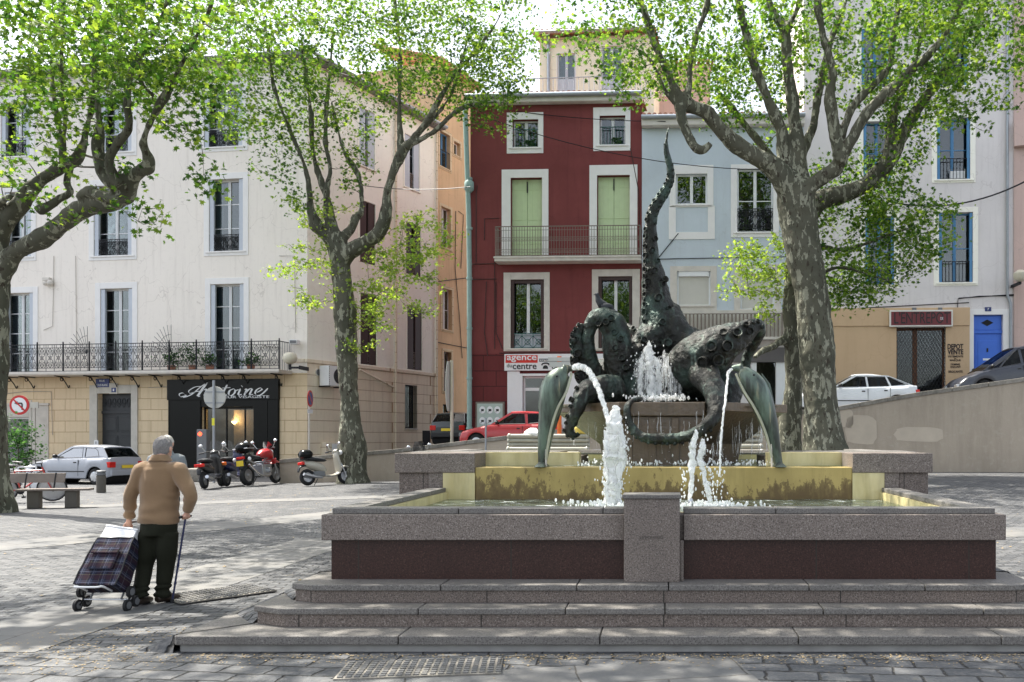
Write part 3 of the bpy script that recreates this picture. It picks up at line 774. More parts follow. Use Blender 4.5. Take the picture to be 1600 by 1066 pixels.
# left shop window with stone frame
a, b, c, e = ra; e_ = e
w = LB.mb(); w.box(a-.4, b+.95, -.03, .02, -.3, .45); w.box(b+.001, b+.32, -.05, .02, .45, e+.5); w.box(b+.33, b+.95, -.03, .02, .451, e+.5); w.box(a-.3, b, -.048, .02, e+.001, e+.5); w.box(a-.4, b+1.0, -.09, .02, e+.501, e+.6)
w = w.build('window', m_stone, LB.root, bevel=.01)
g = LB.mb(); g.box(a, b, .26, .267, .45, e); g.build('pane', m_glass, w)
f = LB.mb(); f.box(b-.07, b, .22, .3, .45, e); f.box(a, b-.07, .22, .3, e-.07, e); f.box(a, b-.07, .22, .3, .45, .52); f.build('frame', m_alu, w)
# black shop front
r = LB.rect(265, 593, 437, 750); a, b, c, e = r; sa, sb, _, se = rs
w = LB.mb(); w.box(a, sa, -.09, .02, -.3, e-.86); w.box(sb, b, -.09, .02, -.3, e-.86); w.box(a-.02, b+.02, -.14, .02, e-.86, e); w.box(sa, sb, -.07, .02, se, e-.861)
for q in (a+.03, sa-.06, sb+.6, b-.05): w.box(q, q+.03, -.11, -.0901, -.2, e-.9)
sf = w.build('shopfront', m_black, LB.root, bevel=.008)
tx = LB.at(0, 0)
z = lambda py: LB.at(350, py, -.14)[1]; x = lambda px: LB.at(px, 620, -.14)[0]
def ribbon(m, pts, wmax, wmin, ang=R(52), y=-.15, th=.012, k=6):
    """calligraphic stroke: pts in pixels of the photograph's sign, pen angle ang"""
    q = spline([(x(p[0]), z(p[1])) for p in pts], k); n = len(q); vs = []
    for i, (px_, pz_) in enumerate(q):
        dx = q[min(i+1, n-1)][0]-q[max(i-1, 0)][0]; dz = q[min(i+1, n-1)][1]-q[max(i-1, 0)][1]; l = math.hypot(dx, dz) or 1
        t = abs((dx*cos(ang+pi/2)+dz*sin(ang+pi/2))/l) if False else abs(-dz/l)
        wd = wmin+(wmax-wmin)*t**1.5; nx, nz = cos(R(20)), -sin(R(20))
        wd *= min(1, .35+min(i, n-1-i)*.4)
        vs += [(px_-nx*wd/2-(-dz/l)*.0, y, pz_-nz*wd/2+.008), (px_+nx*wd/2, y, pz_+nz*wd/2-.008)]
    m.add(vs+[(v[0], v[1]+th, v[2]) for v in vs], [(2*i, 2*i+1, 2*i+3, 2*i+2) for i in range(n-1)])
s_ = LB.mb()
def sx(v): return 250+v*.19704
def sy(v): return 570+v*.19704
def st(pts, wm=.085, wn=.022): ribbon(s_, [(sx(a), sy(b)) for a, b in pts], wm, wn)
st([(215, 240), (165, 252), (155, 230), (185, 222), (205, 245), (185, 258), (250, 235), (330, 170), (378, 142)], .05, .03)
st([(372, 145), (345, 180), (315, 225), (300, 250), (320, 248)], .12, .03)
st([(330, 170), (280, 175), (230, 205), (240, 225), (290, 212), (345, 205)], .05, .025)
st([(350, 200), (372, 190), (365, 215), (350, 248)]); st([(355, 232), (395, 195), (415, 192), (408, 218), (400, 244)]); st([(402, 232), (438, 195), (462, 192), (452, 218), (446, 244), (480, 232), (505, 205)])
st([(535, 160), (515, 195), (500, 230), (505, 248), (530, 238)], .09); st([(495, 185), (560, 182)], .03, .03)
st([(585, 192), (555, 205), (545, 235), (562, 247), (590, 228), (598, 200), (582, 190), (600, 205), (625, 198)])
st([(640, 192), (625, 225), (622, 243), (650, 236)]); st([(650, 168), (652, 176)], .09, .05)
st([(672, 200), (690, 192), (682, 215), (668, 245)]); st([(675, 230), (710, 195), (732, 192), (722, 215), (712, 242), (740, 236)])
st([(770, 222), (808, 200), (800, 186), (770, 200), (755, 230), (775, 246), (810, 235), (858, 190)])
s_.build('lettering', m_wframe, sf, recalc=True)
zt = z(570+262*.197); zb = z(570+246*.197)
t_ = text_fit('COIFFEUR VISAGISTE', x(322), x(421), z(622.5), z(618.5), -.15, extrude=.008); t_.build('lettering', m_wframe, sf)
# shop opening: frame, glass door, warm lamp inside
w = LB.mb(); y = .12; w.box(sa, sa+.06, y, y+.06, 0, se); w.box(sb-.06, sb, y, y+.06, 0, se); w.box(sa+.06, sb-.06, y, y+.06, se-.08, se); w.box(sa+1.0, sa+1.06, y, y+.06, 0, se-.08); w.box(sb-.55, sb-.5, y, y+.06, 0, se-.08)
w.build('glazing_frame', m_black, sf); g = LB.mb(); g.box(sa+.06, sb-.06, y+.02, y+.028, 0, se-.08); g.build('pane', m_glass, sf)
w = LB.mb(); w.box(sa+.9, sb-.3, .80, .82, .1, se-.1); w.build('back_wall', simple('warm_wall', (.45, .33, .22), .9), sf)
lw = thing('wall_lamp', 'small lit wall lamp glowing inside the black hairdresser shopfront', 'lamp'); q = LB.root.matrix_basis @ Vector((LB.at(366, 660, .7)[0], .7, LB.at(366, 660, .7)[1])); lw.location = q
l_ = MB(); l_.lathe([(.02, -.08), (.10, 0), (.11, .05), (.02, .06)], 12)
em = NT('lamp_glow'); e_m = em.N('Emission'); e_m.inputs[0].default_value = (1, .62, .25, 1); e_m.inputs[1].default_value = 9; m_glow = em.out(e_m.outputs[0])
l_.build('shade', m_glow, lw, smooth=True)
pl = bpy.data.lights.new('lamp_bulb', 'POINT'); pl.energy = 14; pl.color = (1, .6, .28); pl.shadow_soft_size = .05
po = bpy.data.objects.new('lamp_bulb', pl); COL.objects.link(po); po.parent = lw; po.location = (0, -.16, .14)
# long balcony
bs = LB.rect(-60, 578, 437, 585, -.9); z1 = LB.at(220, 580, -.9)[1]; zr = LB.at(220, 536, -.9)[1]
sb0, sb1 = LB.at(-60, 580, -.9)[0], LB.at(437, 580, -.9)[0]
w = LB.mb(); w.box(sb0, sb1, -.98, 0.0, z1-.13, z1); w.box(sb0, sb1+.03, -1.01, -.981, z1-.09, z1+.015)
bal = w.build('balcony', m_slab, LB.root, bevel=.01)
w = LB.mb(); n = 12; L = (sb1-sb0)/n
for i in range(n):
    railing(w, sb0+i*L+.03, sb0+(i+1)*L-.03, z1+.02, zr, -.93, 'ornate', .011)
    x0 = sb0+(i+1)*L; w.box(x0-.02, x0+.02, -.95, -.91, z1, zr+.03); w.ell((x0, -.93, zr+.06), (.03, .03, .05), 6, 4)
bm_ = LB.mb()
for yy in (-.9+.12*k for k in range(8)): w.tube([(sb1-.02, yy, z1), (sb1-.02, yy, zr)], .011, 4)
w.box(sb1-.04, sb1, -.93, 0, zr-.03, zr)
w.build('railing', m_iron, bal)
for px_ in (15, 42, 97, 142, 174, 207, 243, 280, 315, 348, 381, 432):
    s = LB.at(px_, 590, -.4)[0]; w = LB.mb()
    w.tube(spline([(s, -.75, z1-.15), (s, -.45, z1-.2), (s, -.2, z1-.42), (s, -.06, z1-.62), (s, -.02, z1-.5)], 3), .022, 5)
    w.tube([(s, -.42+.1*cos(k*.7)*(1-k*.05), z1-.28+.1*sin(k*.7)*(1-k*.05)) for k in range(11)], .018, 5); w.box(s-.02, s+.02, -.8, -.0, z1-.17, z1-.135)
    w.build('bracket', m_iron, bal)
# fan spikes between flats
for px_, py_ in ((135, 540), (266, 535)):
    s, zz = LB.at(px_, py_, -.5); w = LB.mb()
    for k in range(9):
        a = pi/2+k*R(11); w.tube([(s, -.45, zr-.35), (s+cos(a)*.95, -.45, zr-.35+sin(a)*1.15)], .009, 4)
    w.tube([(s+cos(pi/2+k*R(11))*.6, -.45, zr-.35+sin(pi/2+k*R(11))*.75) for k in range(9)], .008, 4)
    w.tube([(s, -.45, z1), (s, -.45, zr+.75)], .012, 4); w.build('fan_guard', m_iron, LB.root)
# side facade of the same building
SB = Fac('', '', '', 480, 35.8, 682, 44.0, root=LB.root)
zb0 = SB.at(481, 563)[1]
for q in ((561, 172, 585, 262), (632, 214, 655, 296)): window(SB, SB.rect(*q), (.1, .1, .1, .05), m_white_wall, rail='ornate', railh=.75, frame=m_wframe, bars=2, mrail=m_rustiron, shut=(.42, m_orangep if False else m_gshut))
for q in ((562, 316, 586, 412), (634, 350, 657, 430)): window(SB, SB.rect(*q), (.08, .08, .08, 0), m_white_wall, rail='ornate', railh=.75, frame=m_brown, bars=1, shut=(.45, m_brown), mrail=m_rustiron)
for q in ((563, 460, 588, 570), (636, 480, 659, 578)): window(SB, SB.rect(*q), (.08, .08, .08, 0), m_white_wall, rail='ornate', railh=.85, frame=m_brown, bars=1, shut=(.5, m_brown), mrail=m_rustiron)
q = SB.rect(633, 602, 651, 670); window(SB, q, None, m_stone, frame=m_iron, bars=0, kind='fixed'); f = SB.mb(); railing(f, q[0], q[1], q[2], q[3], -.01, 'bars', .014, .09); f.build('grille', m_iron, LB.root)
q = SB.rect(660, 673, 672, 697); w = SB.mb(); w.box(q[0], q[1], -.006, .02, q[2], q[3]); w.build('hatch', m_dark, LB.root)
SB.wall(ztopL, 12, [(-1, m_ashlar2), (zb0, m_white_wall)], reveal=.3, sides=(False, True))
w = SB.mb(); w.box(0, SB.L, -.05, 0, zb0-.08, zb0+.05); w.build('string_course', m_ashlar2, LB.root)
w = LB.mb(); w.box(sb1+.1, LB.L+.03, -.05, .001, zb0-.08, zb0+.05); w.build('string_course', m_ashlar2, LB.root)
# roof
w = LB.mb(); w.box(-.3, LB.L+.1, -.45, 0, ztopL-.12, ztopL+.06)
w.add([(-.3, -.45, ztopL+.06), (LB.L+.4, -.45, ztopL+.06), (LB.L-3, 6, ztopL+2.3), (-.3, 6, ztopL+2.3), (LB.L-3, 12, ztopL+.06), (-.3, 12, ztopL+.06)], [(0, 1, 2, 3), (3, 2, 4, 5)])
w.build('roof', m_slate, LB.root)
w = SB.mb(); w.box(.3, SB.L+.2, -.45, 0.0, ztopL-.14, ztopL+.04); w.add([(0, -.45, ztopL+.04), (SB.L+.2, -.45, ztopL+.04), (SB.L+.2, 3.2, ztopL+2.3), (1.0, 3.2, ztopL+2.3)], [(0, 1, 2, 3)])
w.add([(SB.L+.2, -.45, ztopL+.04), (SB.L+.2, 3.2, ztopL+2.3), (SB.L+.2, 6, ztopL+.04)], [(0, 1, 2)]); w.build('roof', m_slate, LB.root)
w = SB.mb(); w.tube([(-.3, -.5, ztopL-.02), (SB.L+.2, -.5, ztopL-.02)], .08, 8); w.build('gutter', m_zinc, LB.root, smooth=True)
# downpipes and wires on the corner building
w = SB.mb()
for px_ in (616, 680):
    s = SB.at(px_, 500)[0]; w.tube([(s, -.1, ztopL-.1), (s, -.1, .2)], .055, 8)
    for zz in range(1, int(ztopL), 2): w.lathe([(.07, zz), (.07, zz+.06)], 8, (s, -.1, 0))
w.tube([(SB.at(560, 578)[0], -.09, SB.at(560, 578)[1]), (SB.at(614, 606)[0], -.09, SB.at(614, 606)[1])], .045, 8)
w.build('downpipe', m_ashlar2, LB.root, smooth=True)
w = LB.mb()
for pts in (((84, 400), (83, 470), (82, 510), (68, 516)), ((1, 616), (40, 612), (80, 612), (82, 680)), ((120, 584), (118, 400)), ((436, 400), (460, 400), (462, 520)), ((232, 606), (268, 604)), ((410, 540), (440, 544))):
    q = [LB.at(a, b, -.03) for a, b in pts]; w.tube([(a, -.03, b) for a, b in q], .013, 4)
w.build('cable', m_concrete, LB.root)
w = LB.mb(); s, zz = LB.at(77, 438); w.box(s-.2, s+.12, -.16, 0, zz-.05, zz+.1); w.ell((s+.18, -.15, zz-.14), (.13, .12, .12)); w.ell((s-.05, -.15, zz-.16), (.1, .1, .1)); w.build('junction_box', m_slab, LB.root, bevel=.02)
# ================= orange building =================
OB = Fac('orange_building', 'narrow orange rendered building deep in the side street', 'building', 682, 44.1, 742, 47.5)
for i, q in enumerate(((687, 208, 703, 263), (689, 325, 704, 388), (691, 452, 706, 516), (693, 550, 705, 612))):
    window(OB, OB.rect(*q), (.15, .15, .15, .12), m_ashlar, frame=(m_bluep if i == 0 else m_wframe), bars=1, rail='bars' if i in (0, 3) else None, railh=.9 if i == 0 else 2.2, curtain=m_curtain if i in (1, 2) else None)
window(OB, OB.rect(709, 223, 719, 244), (.15, .15, .15, .12), m_ashlar, frame=m_wframe, kind='fixed', bars=0)
window(OB, OB.rect(692, 632, 705, 660), None, frame=m_iron, kind='fixed', bars=0)
ztO = OB.at(700, 108)[1]; OB.wall(ztO, 9, [(-1, m_orange)], reveal=.25)
w = OB.mb(); tiles(w, -.1, OB.L+.2, -.45, 4, ztO+.02, ztO+1.4); w.box(-.1, OB.L+.2, -.3, 0, ztO-.1, ztO-.001); w.build('roof', m_tile, OB.root)
w = OB.mb()
for pts in (((712, 330), (711, 420), (718, 500), (722, 560)), ((716, 330), (724, 336), (720, 420)), ((685, 440), (733, 434)), ((684, 535), (735, 545))):
    q = [OB.at(a, b, -.03) for a, b in pts]; w.tube([(a, -.04, b) for a, b in q], .02, 4)
w.build('cable', m_iron, OB.root)
# ================= red building =================
RB = Fac('red_building', 'dark red house with white window surrounds, pale green shutters and an estate agency below', 'building', 735, 34.8, 1003, 34.5)
def fr(F_, op, sur):   # trim widths from opening and surround rectangles
    a = F_.rect(*op); b = F_.rect(*sur); return a, (a[0]-b[0], b[1]-a[1], b[3]-a[3], a[2]-b[2])
for op, sur in (((801, 187, 841, 231), (792, 176, 849, 240)), ((937, 181, 977, 227), (927, 168, 985, 236))):
    r, t = fr(RB, op, sur); o = window(RB, r, t, rail='bars', railh=.75, bars=0, mrail=m_greeniron)
    pb = RB.mb(); random.seed(3)
    for k in range(70): c = (r[1]-.35+random.uniform(-.2, .2), -.02+random.uniform(-.05, .1), r[2]+.14+random.uniform(-.09, .14)); pb.box(c[0]-.02, c[0]+.025, c[1]-.02, c[1]+.02, c[2]-.01, c[2]+.03)
    pb.build('window_plant', m_shrub, o)
for op, sur in (((798, 278, 847, 399), (784, 265, 857, 400)), ((933, 274, 984, 398), (921, 258, 996, 399))):
    r, t = fr(RB, op, sur); window(RB, r, (t[0], t[1], t[2], 0), kind='shut', frame=m_green, y=.22)
for op, sur in (((798, 437, 850, 545), (787, 426, 859, 549)), ((935, 432, 988, 545), (925, 421, 1000, 549))):
    r, t = fr(RB, op, sur); window(RB, r, t, rail='cross', railh=.62, bars=0, frame=m_wframe, shut=(.13, m_brown), mrail=m_greeniron, mtrim=m_slab, curtain=None)
    w = RB.mb(); w.box(r[0], r[1], .06, .16, r[3]-.14, r[3]-.002); w.build('blind_box', m_brown, RB.root); w = RB.mb(); w.box(r[0]+.14, r[1]-.14, .12, .15, r[2]+.02, r[2]+.6); w.build('lower_panel', m_gshut, RB.root)
zbR = RB.at(800, 553)[1]; ztR = RB.at(870, 163)[1]
rdr = RB.rect(817, 588, 862, 660); zr_ = 1.0
RB.ops.append((rdr[0], rdr[1], zr_, rdr[3]))
rd2 = RB.rect(905, 590, 990, 660); RB.ops.append((rd2[0], rd2[1], zr_+.5, rd2[3]))
RB.wall(ztR, 10, [(-1, m_redblock), (zbR, m_red)], reveal=.28)
w = RB.mb(); a, b, c, e = rdr; y = .1
w.box(a-.62, a-.12, -.06, .0, zr_, e+.2); w.box(a-.12, a, -.08, .02, zr_, e+.1); w.box(b, b+.12, -.08, .02, zr_, e+.1); w.box(a, b, -.079, .02, e, e+.1); w.box(rd2[0]-.3, rd2[0], -.06, .02, zr_, e+.1); w.box(rd2[1], rd2[1]+.2, -.06, .02, zr_, e+.1)
w.box(b+.12, rd2[0]-.3, -.05, .02, zr_, e+.2)
sf2 = w.build('shopfront', m_wframe, RB.root, bevel=.01)
d = RB.mb(); d.box(a, a+.08, y, y+.05, zr_, e); d.box(b-.08, b, y, y+.05, zr_, e); d.box(a+.08, b-.08, y, y+.05, e-.08, e); d.box(a+.08, b-.08, y, y+.05, e-.58, e-.46); d.box(a+.08, b-.08, y, y+.05, zr_, zr_+.5); o = d.build('door', m_wframe, RB.root)
g = RB.mb(); g.box(a+.08, b-.08, y+.02, y+.027, zr_+.5, e-.08); g.build('pane', m_glass, o); g = RB.mb(); g.box(rd2[0], rd2[1], y+.02, y+.027, zr_+.5, rd2[3]); g.build('pane', m_glass, sf2)
# balcony of the red house
s0, s1 = RB.at(773, 403, -.6)[0], RB.at(1001, 403, -.6)[0]; zz = RB.at(880, 401, -.6)[1]; zt = RB.at(880, 353, -.6)[1]
w = RB.mb(); w.box(s0, s1, -.66, 0, zz-.18, zz); w.box(s0-.03, s1+.03, -.7, -.661, zz-.06, zz+.01); bal = w.build('balcony', m_slab, RB.root, bevel=.015)
w = RB.mb(); railing(w, s0+.03, s1-.03, zz+.03, zt, -.62, 'lattice', .011)
for e_ in (s0+.03, s1-.03):
    for k in range(5): w.tube([(e_, -.62+.15*k, zz), (e_, -.62+.15*k, zt)], .011, 4)
    w.box(e_-.015, e_+.015, -.62, 0, zt-.03, zt)
w.build('railing', m_rustiron, bal)
# cornice, gutter, tiles
w = RB.mb(); w.box(-.1, RB.L+.05, -.35, 0, ztR-.02, ztR+.22); w.build('cornice', m_slab, RB.root, bevel=.03)
w = RB.mb(); w.tube([(-.1, -.45, ztR+.22), (RB.L+.05, -.45, ztR+.24)], .085, 10); w.build('gutter', m_zinc, RB.root, smooth=True)
w = RB.mb(); w.quad((-.1, -.4, ztR+.24), (RB.L, -.4, ztR+.24), (RB.L, 3.4, ztR+.95), (-.1, 3.4, ztR+.95)); tiles(w, 0, RB.L-.1, -.45, 3.4, ztR+.27, ztR+.98); w.build('roof', m_tile, RB.root)
w = RB.mb()
for pts in (((746, 290), (744, 300), (744, 410)), ((757, 375), (757, 342), (779, 341)), ((735, 413), (776, 412), (1000, 409)), ((735, 437), (776, 436)), ((775, 440), (775, 520), (785, 545)), ((760, 440), (757, 520), (762, 556)), ((985, 232), (998, 300), (1000, 400)), ((773, 545), (773, 400)), ((780, 552), (1000, 548))):
    q = [RB.at(a, b, -.03) for a, b in pts]; w.tube([(a, -.03, b) for a, b in q], .016, 4)
w.build('cable', m_brown, RB.root)
# old green downpipe
t = thing('downpipe', 'green zinc downpipe between the orange building and the red house', 'downpipe'); w = MB()
a = P(726, 160, 34.6); b = P(733, 420, 34.6)
w.tube([(a.x, 34.65, a.z), (b.x-.03, 34.65, b.z+2.2), (b.x, 34.65, b.z), (b.x, 34.65, 1.2)], .1, 10); w.lathe([(.1, 0), (.19, .1), (.19, .4), (.1, .5)], 10, (b.x-.01, 34.65, P(0, 300, 34.6).z))
for k in range(2, 14, 2): w.lathe([(.125, k), (.125, k+.08)], 10, (b.x, 34.65, 0))
w.build('pipe', m_pipe, t, smooth=True)
# agency sign
def signboard(F_, x0, y0, x1, y1, name, label, mat, th=.1, off=-.12):
    a, b, c, e = F_.rect(x0, y0, x1, y1, off); t = thing(name, label, 'sign'); t.matrix_basis = F_.root.matrix_basis.copy()
    w = MB(); w.box(a, b, off, off+th, c, e); w.build('board', mat, t, bevel=.01); return t, (a, b, c, e)
t, (a, b, c, e) = signboard(RB, 788, 553, 1000, 579, 'shop_sign', 'white estate agency sign reading agence du centre on the red house', m_wframe)
w = MB(); f = lambda px_: RB.at(px_, 566, -.12)[0]; fz = lambda py_: RB.at(840, py_, -.12)[1]
w.box(f(790), f(840), -.126, -.12, fz(567), fz(555)); w.build('red_panel', simple('sign_red', (.6, .03, .02), .4), t)
w = MB(); w.box(f(842.5), f(893), -.126, -.12, fz(565.5), fz(560.5)); w.build('grey_panel', m_gplastic, t)
text_fit('agence', f(792), f(838.5), fz(566), fz(556), -.132, extrude=.005, bold=.015).build('lettering', m_wframe, t)
text_fit('transactions', f(844), f(880), fz(564.8), fz(561.2), -.132, extrude=.003).build('lettering', m_wframe, t)
text_fit('du', f(792), f(800), fz(574), fz(568), -.125, extrude=.005).build('lettering', m_plastic, t)
text_fit('centre', f(801), f(838.5), fz(577), fz(568.5), -.125, extrude=.005, bold=.012).build('lettering', m_plastic, t)
w = MB(); w.prism([(f(848), fz(576.5)), (f(856.5), fz(576.5)), (f(856), fz(573)), (f(853.5), fz(571)), (f(851), fz(571)), (f(848.5), fz(573))], -.126, -.12); w.tube(spline([(f(846.5), -.124, fz(571)), (f(848), -.124, fz(568.5)), (f(852.5), -.124, fz(567.6)), (f(857), -.124, fz(568.5)), (f(858), -.124, fz(571))], 3), .03, 5); w.build('telephone_symbol', m_plastic, t)
text_fit('04 67', f(862), f(893), fz(577), fz(570), -.125, extrude=.005, bold=.012).build('lettering', m_plastic, t)
# notice board
t, (a, b, c, e) = signboard(RB, 743, 628, 788, 675, 'notice_board', 'glazed notice board with six round posters on the red wall', m_rustiron, .08)
w = MB(); w.box(a+.07, b-.07, -.128, -.12, c+.07, e-.07); w.build('backing', simple('board_green', (.42, .50, .45), .6), t)
w = MB(); k_ = MB()
for i in range(3):
    for j in range(2):
        cx_ = a+(b-a)*(.24+.26*i); cz_ = e-(e-c)*(.27+.36*j); w.prism([(cx_+.125*cos(q*pi/8), cz_+.15*sin(q*pi/8)) for q in range(16)], -.134, -.129)
        k_.box(cx_-.05, cx_+.06, -.138, -.1345, cz_-.05, cz_+.035); k_.box(cx_-.08, cx_-.02, -.137, -.1345, cz_-.09, cz_-.07)
w.build('poster', m_wframe, t); k_.build('poster_print', m_plastic, t)
# yellow roof-terrace storey behind
YB = Fac('terrace_house', 'pale yellow top storey with grey doors and a railed terrace above the red roof', 'building', 843, 38.6, 1022, 38.2, z0=RB.at(850, 163)[1]+.3)
r = YB.rect(871, 84, 899, 156); window(YB, r, (.04, .04, .04, 0), frame=m_gshut, bars=0, panel=.95, curtain=m_curtain, y=.05, cw=.5)
r = YB.rect(940, 72, 972, 156); window(YB, r, (.04, .04, .04, 0), frame=m_gshut, bars=0, panel=.95, curtain=m_curtain, y=.05, cw=.5)
ztY = YB.at(850, 60)[1]; YB.wall(ztY, 5, [(-1, m_yellow)], reveal=.12)
w = YB.mb(); w.quad((-.3, -.4, ztY+.1), (YB.L, -.4, ztY+.1), (YB.L, 5, ztY+1), (-.3, 5, ztY+1)); tiles(w, -.2, YB.L, -.45, 5, ztY+.12, ztY+1.0); w.build('roof', m_tile, YB.root)
w = YB.mb(); w.tube([(-.3, -.48, ztY+.06), (YB.L, -.48, ztY+.08)], .08, 8); w.tube([(.42, -.08, ztY), (.42, -.08, YB.z0)], .07, 8); w.build('gutter', m_zinc, YB.root, smooth=True)
w = YB.mb(); zz = YB.at(850, 122, -1.5)[1]; railing(w, -.4, YB.L, zz-1.0, zz, -1.5, 'bars', .014, .22); w.tube([(-.4, -1.5, zz), (-.4, 0, zz)], .02, 5); w.build('railing', m_zinc, YB.root)
# ================= pale blue building =================
BB = Fac('pale_blue_building', 'pale blue rendered house with white surrounds behind the tall tentacle', 'building', 1003, 34.4, 1256, 34.2)
r, t_ = fr(BB, (1056, 272, 1105, 320), (1045, 257, 1117, 374)); window(BB, r, (.25, .25, .35, .1), bars=0, y=.12)
w = BB.mb(); q = BB.rect(1045, 322, 1117, 374); w.box(q[0], q[0]+.28, -.028, 0, q[2], q[3]); w.box(q[1]-.28, q[1], -.028, 0, q[2], q[3]); w.box(q[0]+.28, q[1]-.28, -.027, 0, q[2], q[2]+.28); w.build('panel_surround', m_trim, BB.root)
r, t_ = fr(BB, (1152, 264, 1208, 363), (1142, 257, 1217, 371)); window(BB, r, t_, bars=1, rail='ornate', railh=.95, y=.12)
r, t_ = fr(BB, (1058, 424, 1110, 478), (1047, 416, 1120, 488)); window(BB, r, t_, kind='roller', y=.1, mtrim=m_slab)
r, t_ = fr(BB, (1157, 419, 1210, 484), (1147, 413, 1220, 488)); window(BB, r, t_, kind='roller', y=.1, mtrim=m_slab)
ztB = BB.at(1100, 200)[1]; zbB = BB.at(1100, 489)[1]
r = BB.rect(1182, 566, 1212, 660); BB.ops.append((r[0], r[1], 1.6, r[3])); r2 = BB.rect(1040, 566, 1100, 660); BB.ops.append((r2[0], r2[1], 1.6, r2[3]))
BB.wall(ztB, 10, [(-1, m_grey), (zbB, m_blue)], reveal=.25)
w = BB.mb(); w.box(0, BB.L, -.12, 0, zbB-.04, zbB+.08); w.box(0, BB.L, -.5, 0, BB.at(1100, 529)[1]-.1, BB.at(1100, 529)[1]); w.build('ledge', m_slab, BB.root)
w = BB.mb(); railing(w, .1, BB.L, BB.at(1100, 529, -.4)[1], BB.at(1100, 490, -.4)[1], -.4, 'bars', .03, .15); w.build('slatted_railing', m_rustiron, BB.root)
w = BB.mb(); w.box(.1, BB.L, -.12, -.10, BB.at(1100, 529)[1], zbB-.05); w.build('lattice_backing', m_stone, BB.root)
w = BB.mb(); w.box(r[0], r[1], .1, .11, 1.6, r[3]); w.box(r2[0], r2[1], .1, .11, 1.6, r2[3]); w.build('pane', m_glass, BB.root)
w = BB.mb(); w.box(r[1]+.02, r[1]+1.0, -.04, 0, 1.4, r[3]); w.box(r[0]-.2, r[0], -.04, 0, 1.4, r[3]); w.build('pilaster', m_wframe, BB.root)
t, (a, b, c, e) = signboard(BB, 1110, 543, 1236, 566, 'shop_sign', 'dark shop sign partly hidden by the tree beside the pale blue house', simple('dark_sign', (.12, .11, .11), .5))
w = BB.mb(); w.box(-.0, BB.L, -.35, 0, ztB, ztB+.3); w.build('cornice', m_slab, BB.root, bevel=.03)
w = BB.mb(); w.tube([(0, -.42, ztB+.32), (BB.L, -.42, ztB+.34)], .085, 10); w.build('gutter', m_zinc, BB.root, smooth=True)
w = BB.mb(); w.quad((0, -.38, ztB+.34), (BB.L, -.38, ztB+.34), (BB.L, 5, ztB+1.7), (0, 5, ztB+1.7)); tiles(w, .1, BB.L-.1, -.45, 5, ztB+.37, ztB+1.75); w.add([(0, 5, ztB+1.7), (BB.L, 5, ztB+1.7), (BB.L, 10, ztB), (0, 10, ztB)], [(0, 1, 2, 3)]); w.build('roof', m_tile, BB.root)
w = BB.mb(); w.tube([(BB.at(1025, 408)[0], -.03, BB.at(1025, 408)[1]), (BB.at(1060, 365)[0], -.03, BB.at(1060, 365)[1])], .018, 4); w.tube([(.2, -.03, BB.at(1100, 405)[1]), (BB.L, -.03, BB.at(1100, 402)[1])], .016, 4); w.build('cable', m_iron, BB.root)
# pinkish terraced house glimpsed behind, between yellow storey and right block
PB = Fac('rear_house', 'pink rendered wall with a grey corner strip behind the pale blue roof', 'building', 1018, 41, 1110, 41, z0=8)
window(PB, PB.rect(1035, 95, 1052, 150), None, frame=m_gshut); PB.wall(PB.at(1060, 100)[1], 5, [(-1, m_pink)], reveal=.15)
w = PB.mb(); zz = PB.at(1060, 100)[1]; tiles(w, -.1, PB.L+.1, -.3, 5, zz, zz+1.2); w.build('roof', m_tile, PB.root)
# ================= right-hand building =================
GB = Fac('grey_pink_building', 'tall greyish pink building with blue window frames above a tan shop', 'building', 1256, 34.2, 1584, 33.8)
RW = [(1464, 184, 1516, 281), (1467, 332, 1520, 442), (1349, 190, 1392, 285), (1352, 338, 1397, 446), (1466, 40, 1512, 135), (1346, 45, 1390, 138)]
for i, q in enumerate(RW):
    r = GB.rect(*q); window(GB, r, (.2, .2, .2, .12), m_white_wall, frame=m_bluep, bars=1, shut=(.12, m_bluep), rail='bars', railh=.85, y=.22, curtain=[None, simple('brown_curtain', (.3, .2, .14)), None, m_curtain_b, None, m_curtain][i], cw=.42, label=('blue window, one leaf standing open' if i == 0 else None))
zsh = GB.at(1400, 482)[1]
rdg = GB.rect(1400, 512, 1477, 640); GB.ops.append((rdg[0], rdg[1], 2.0, rdg[3]))
rbd = GB.rect(1521, 492, 1567, 640); GB.ops.append((rbd[0], rbd[1], 2.2, rbd[3]))
ztG = GB.at(1400, -70)[1]; GB.wall(ztG, 10, [(-1, m_grey)], reveal=.3)
# tan shop front around the grille door
a, b = GB.at(1256, 520)[0], GB.at(1514, 520)[0]; zb1 = GB.at(1400, 510)[1]
w = GB.mb(); w.box(a+.01, b, -.14, -.0, zb1, zsh); w.box(a+.01, rdg[0], -.10, -.0, 1.5, zb1-.001); w.box(rdg[1], b, -.10, -.0, 2, zb1-.001); w.build('shop_surround', m_tan, GB.root, bevel=.01)
w = GB.mb(); c, d, e, f = rdg; y = .15; w.box(c, c+.08, y, y+.06, 2, f); w.box(d-.08, d, y, y+.06, 2, f); w.box((c+d)/2-.28, (c+d)/2-.1, y, y+.06, 2, f); w.box(c+.08, d-.08, y, y+.06, f-.1, f); o = w.build('door', simple('wood_door', (.16, .07, .035), .6), GB.root)
w = GB.mb(); w.box(c+.08, d-.08, y+.02, y+.027, 2, f-.1); w.build('pane', m_glass, o)
w = GB.mb(); k = 26
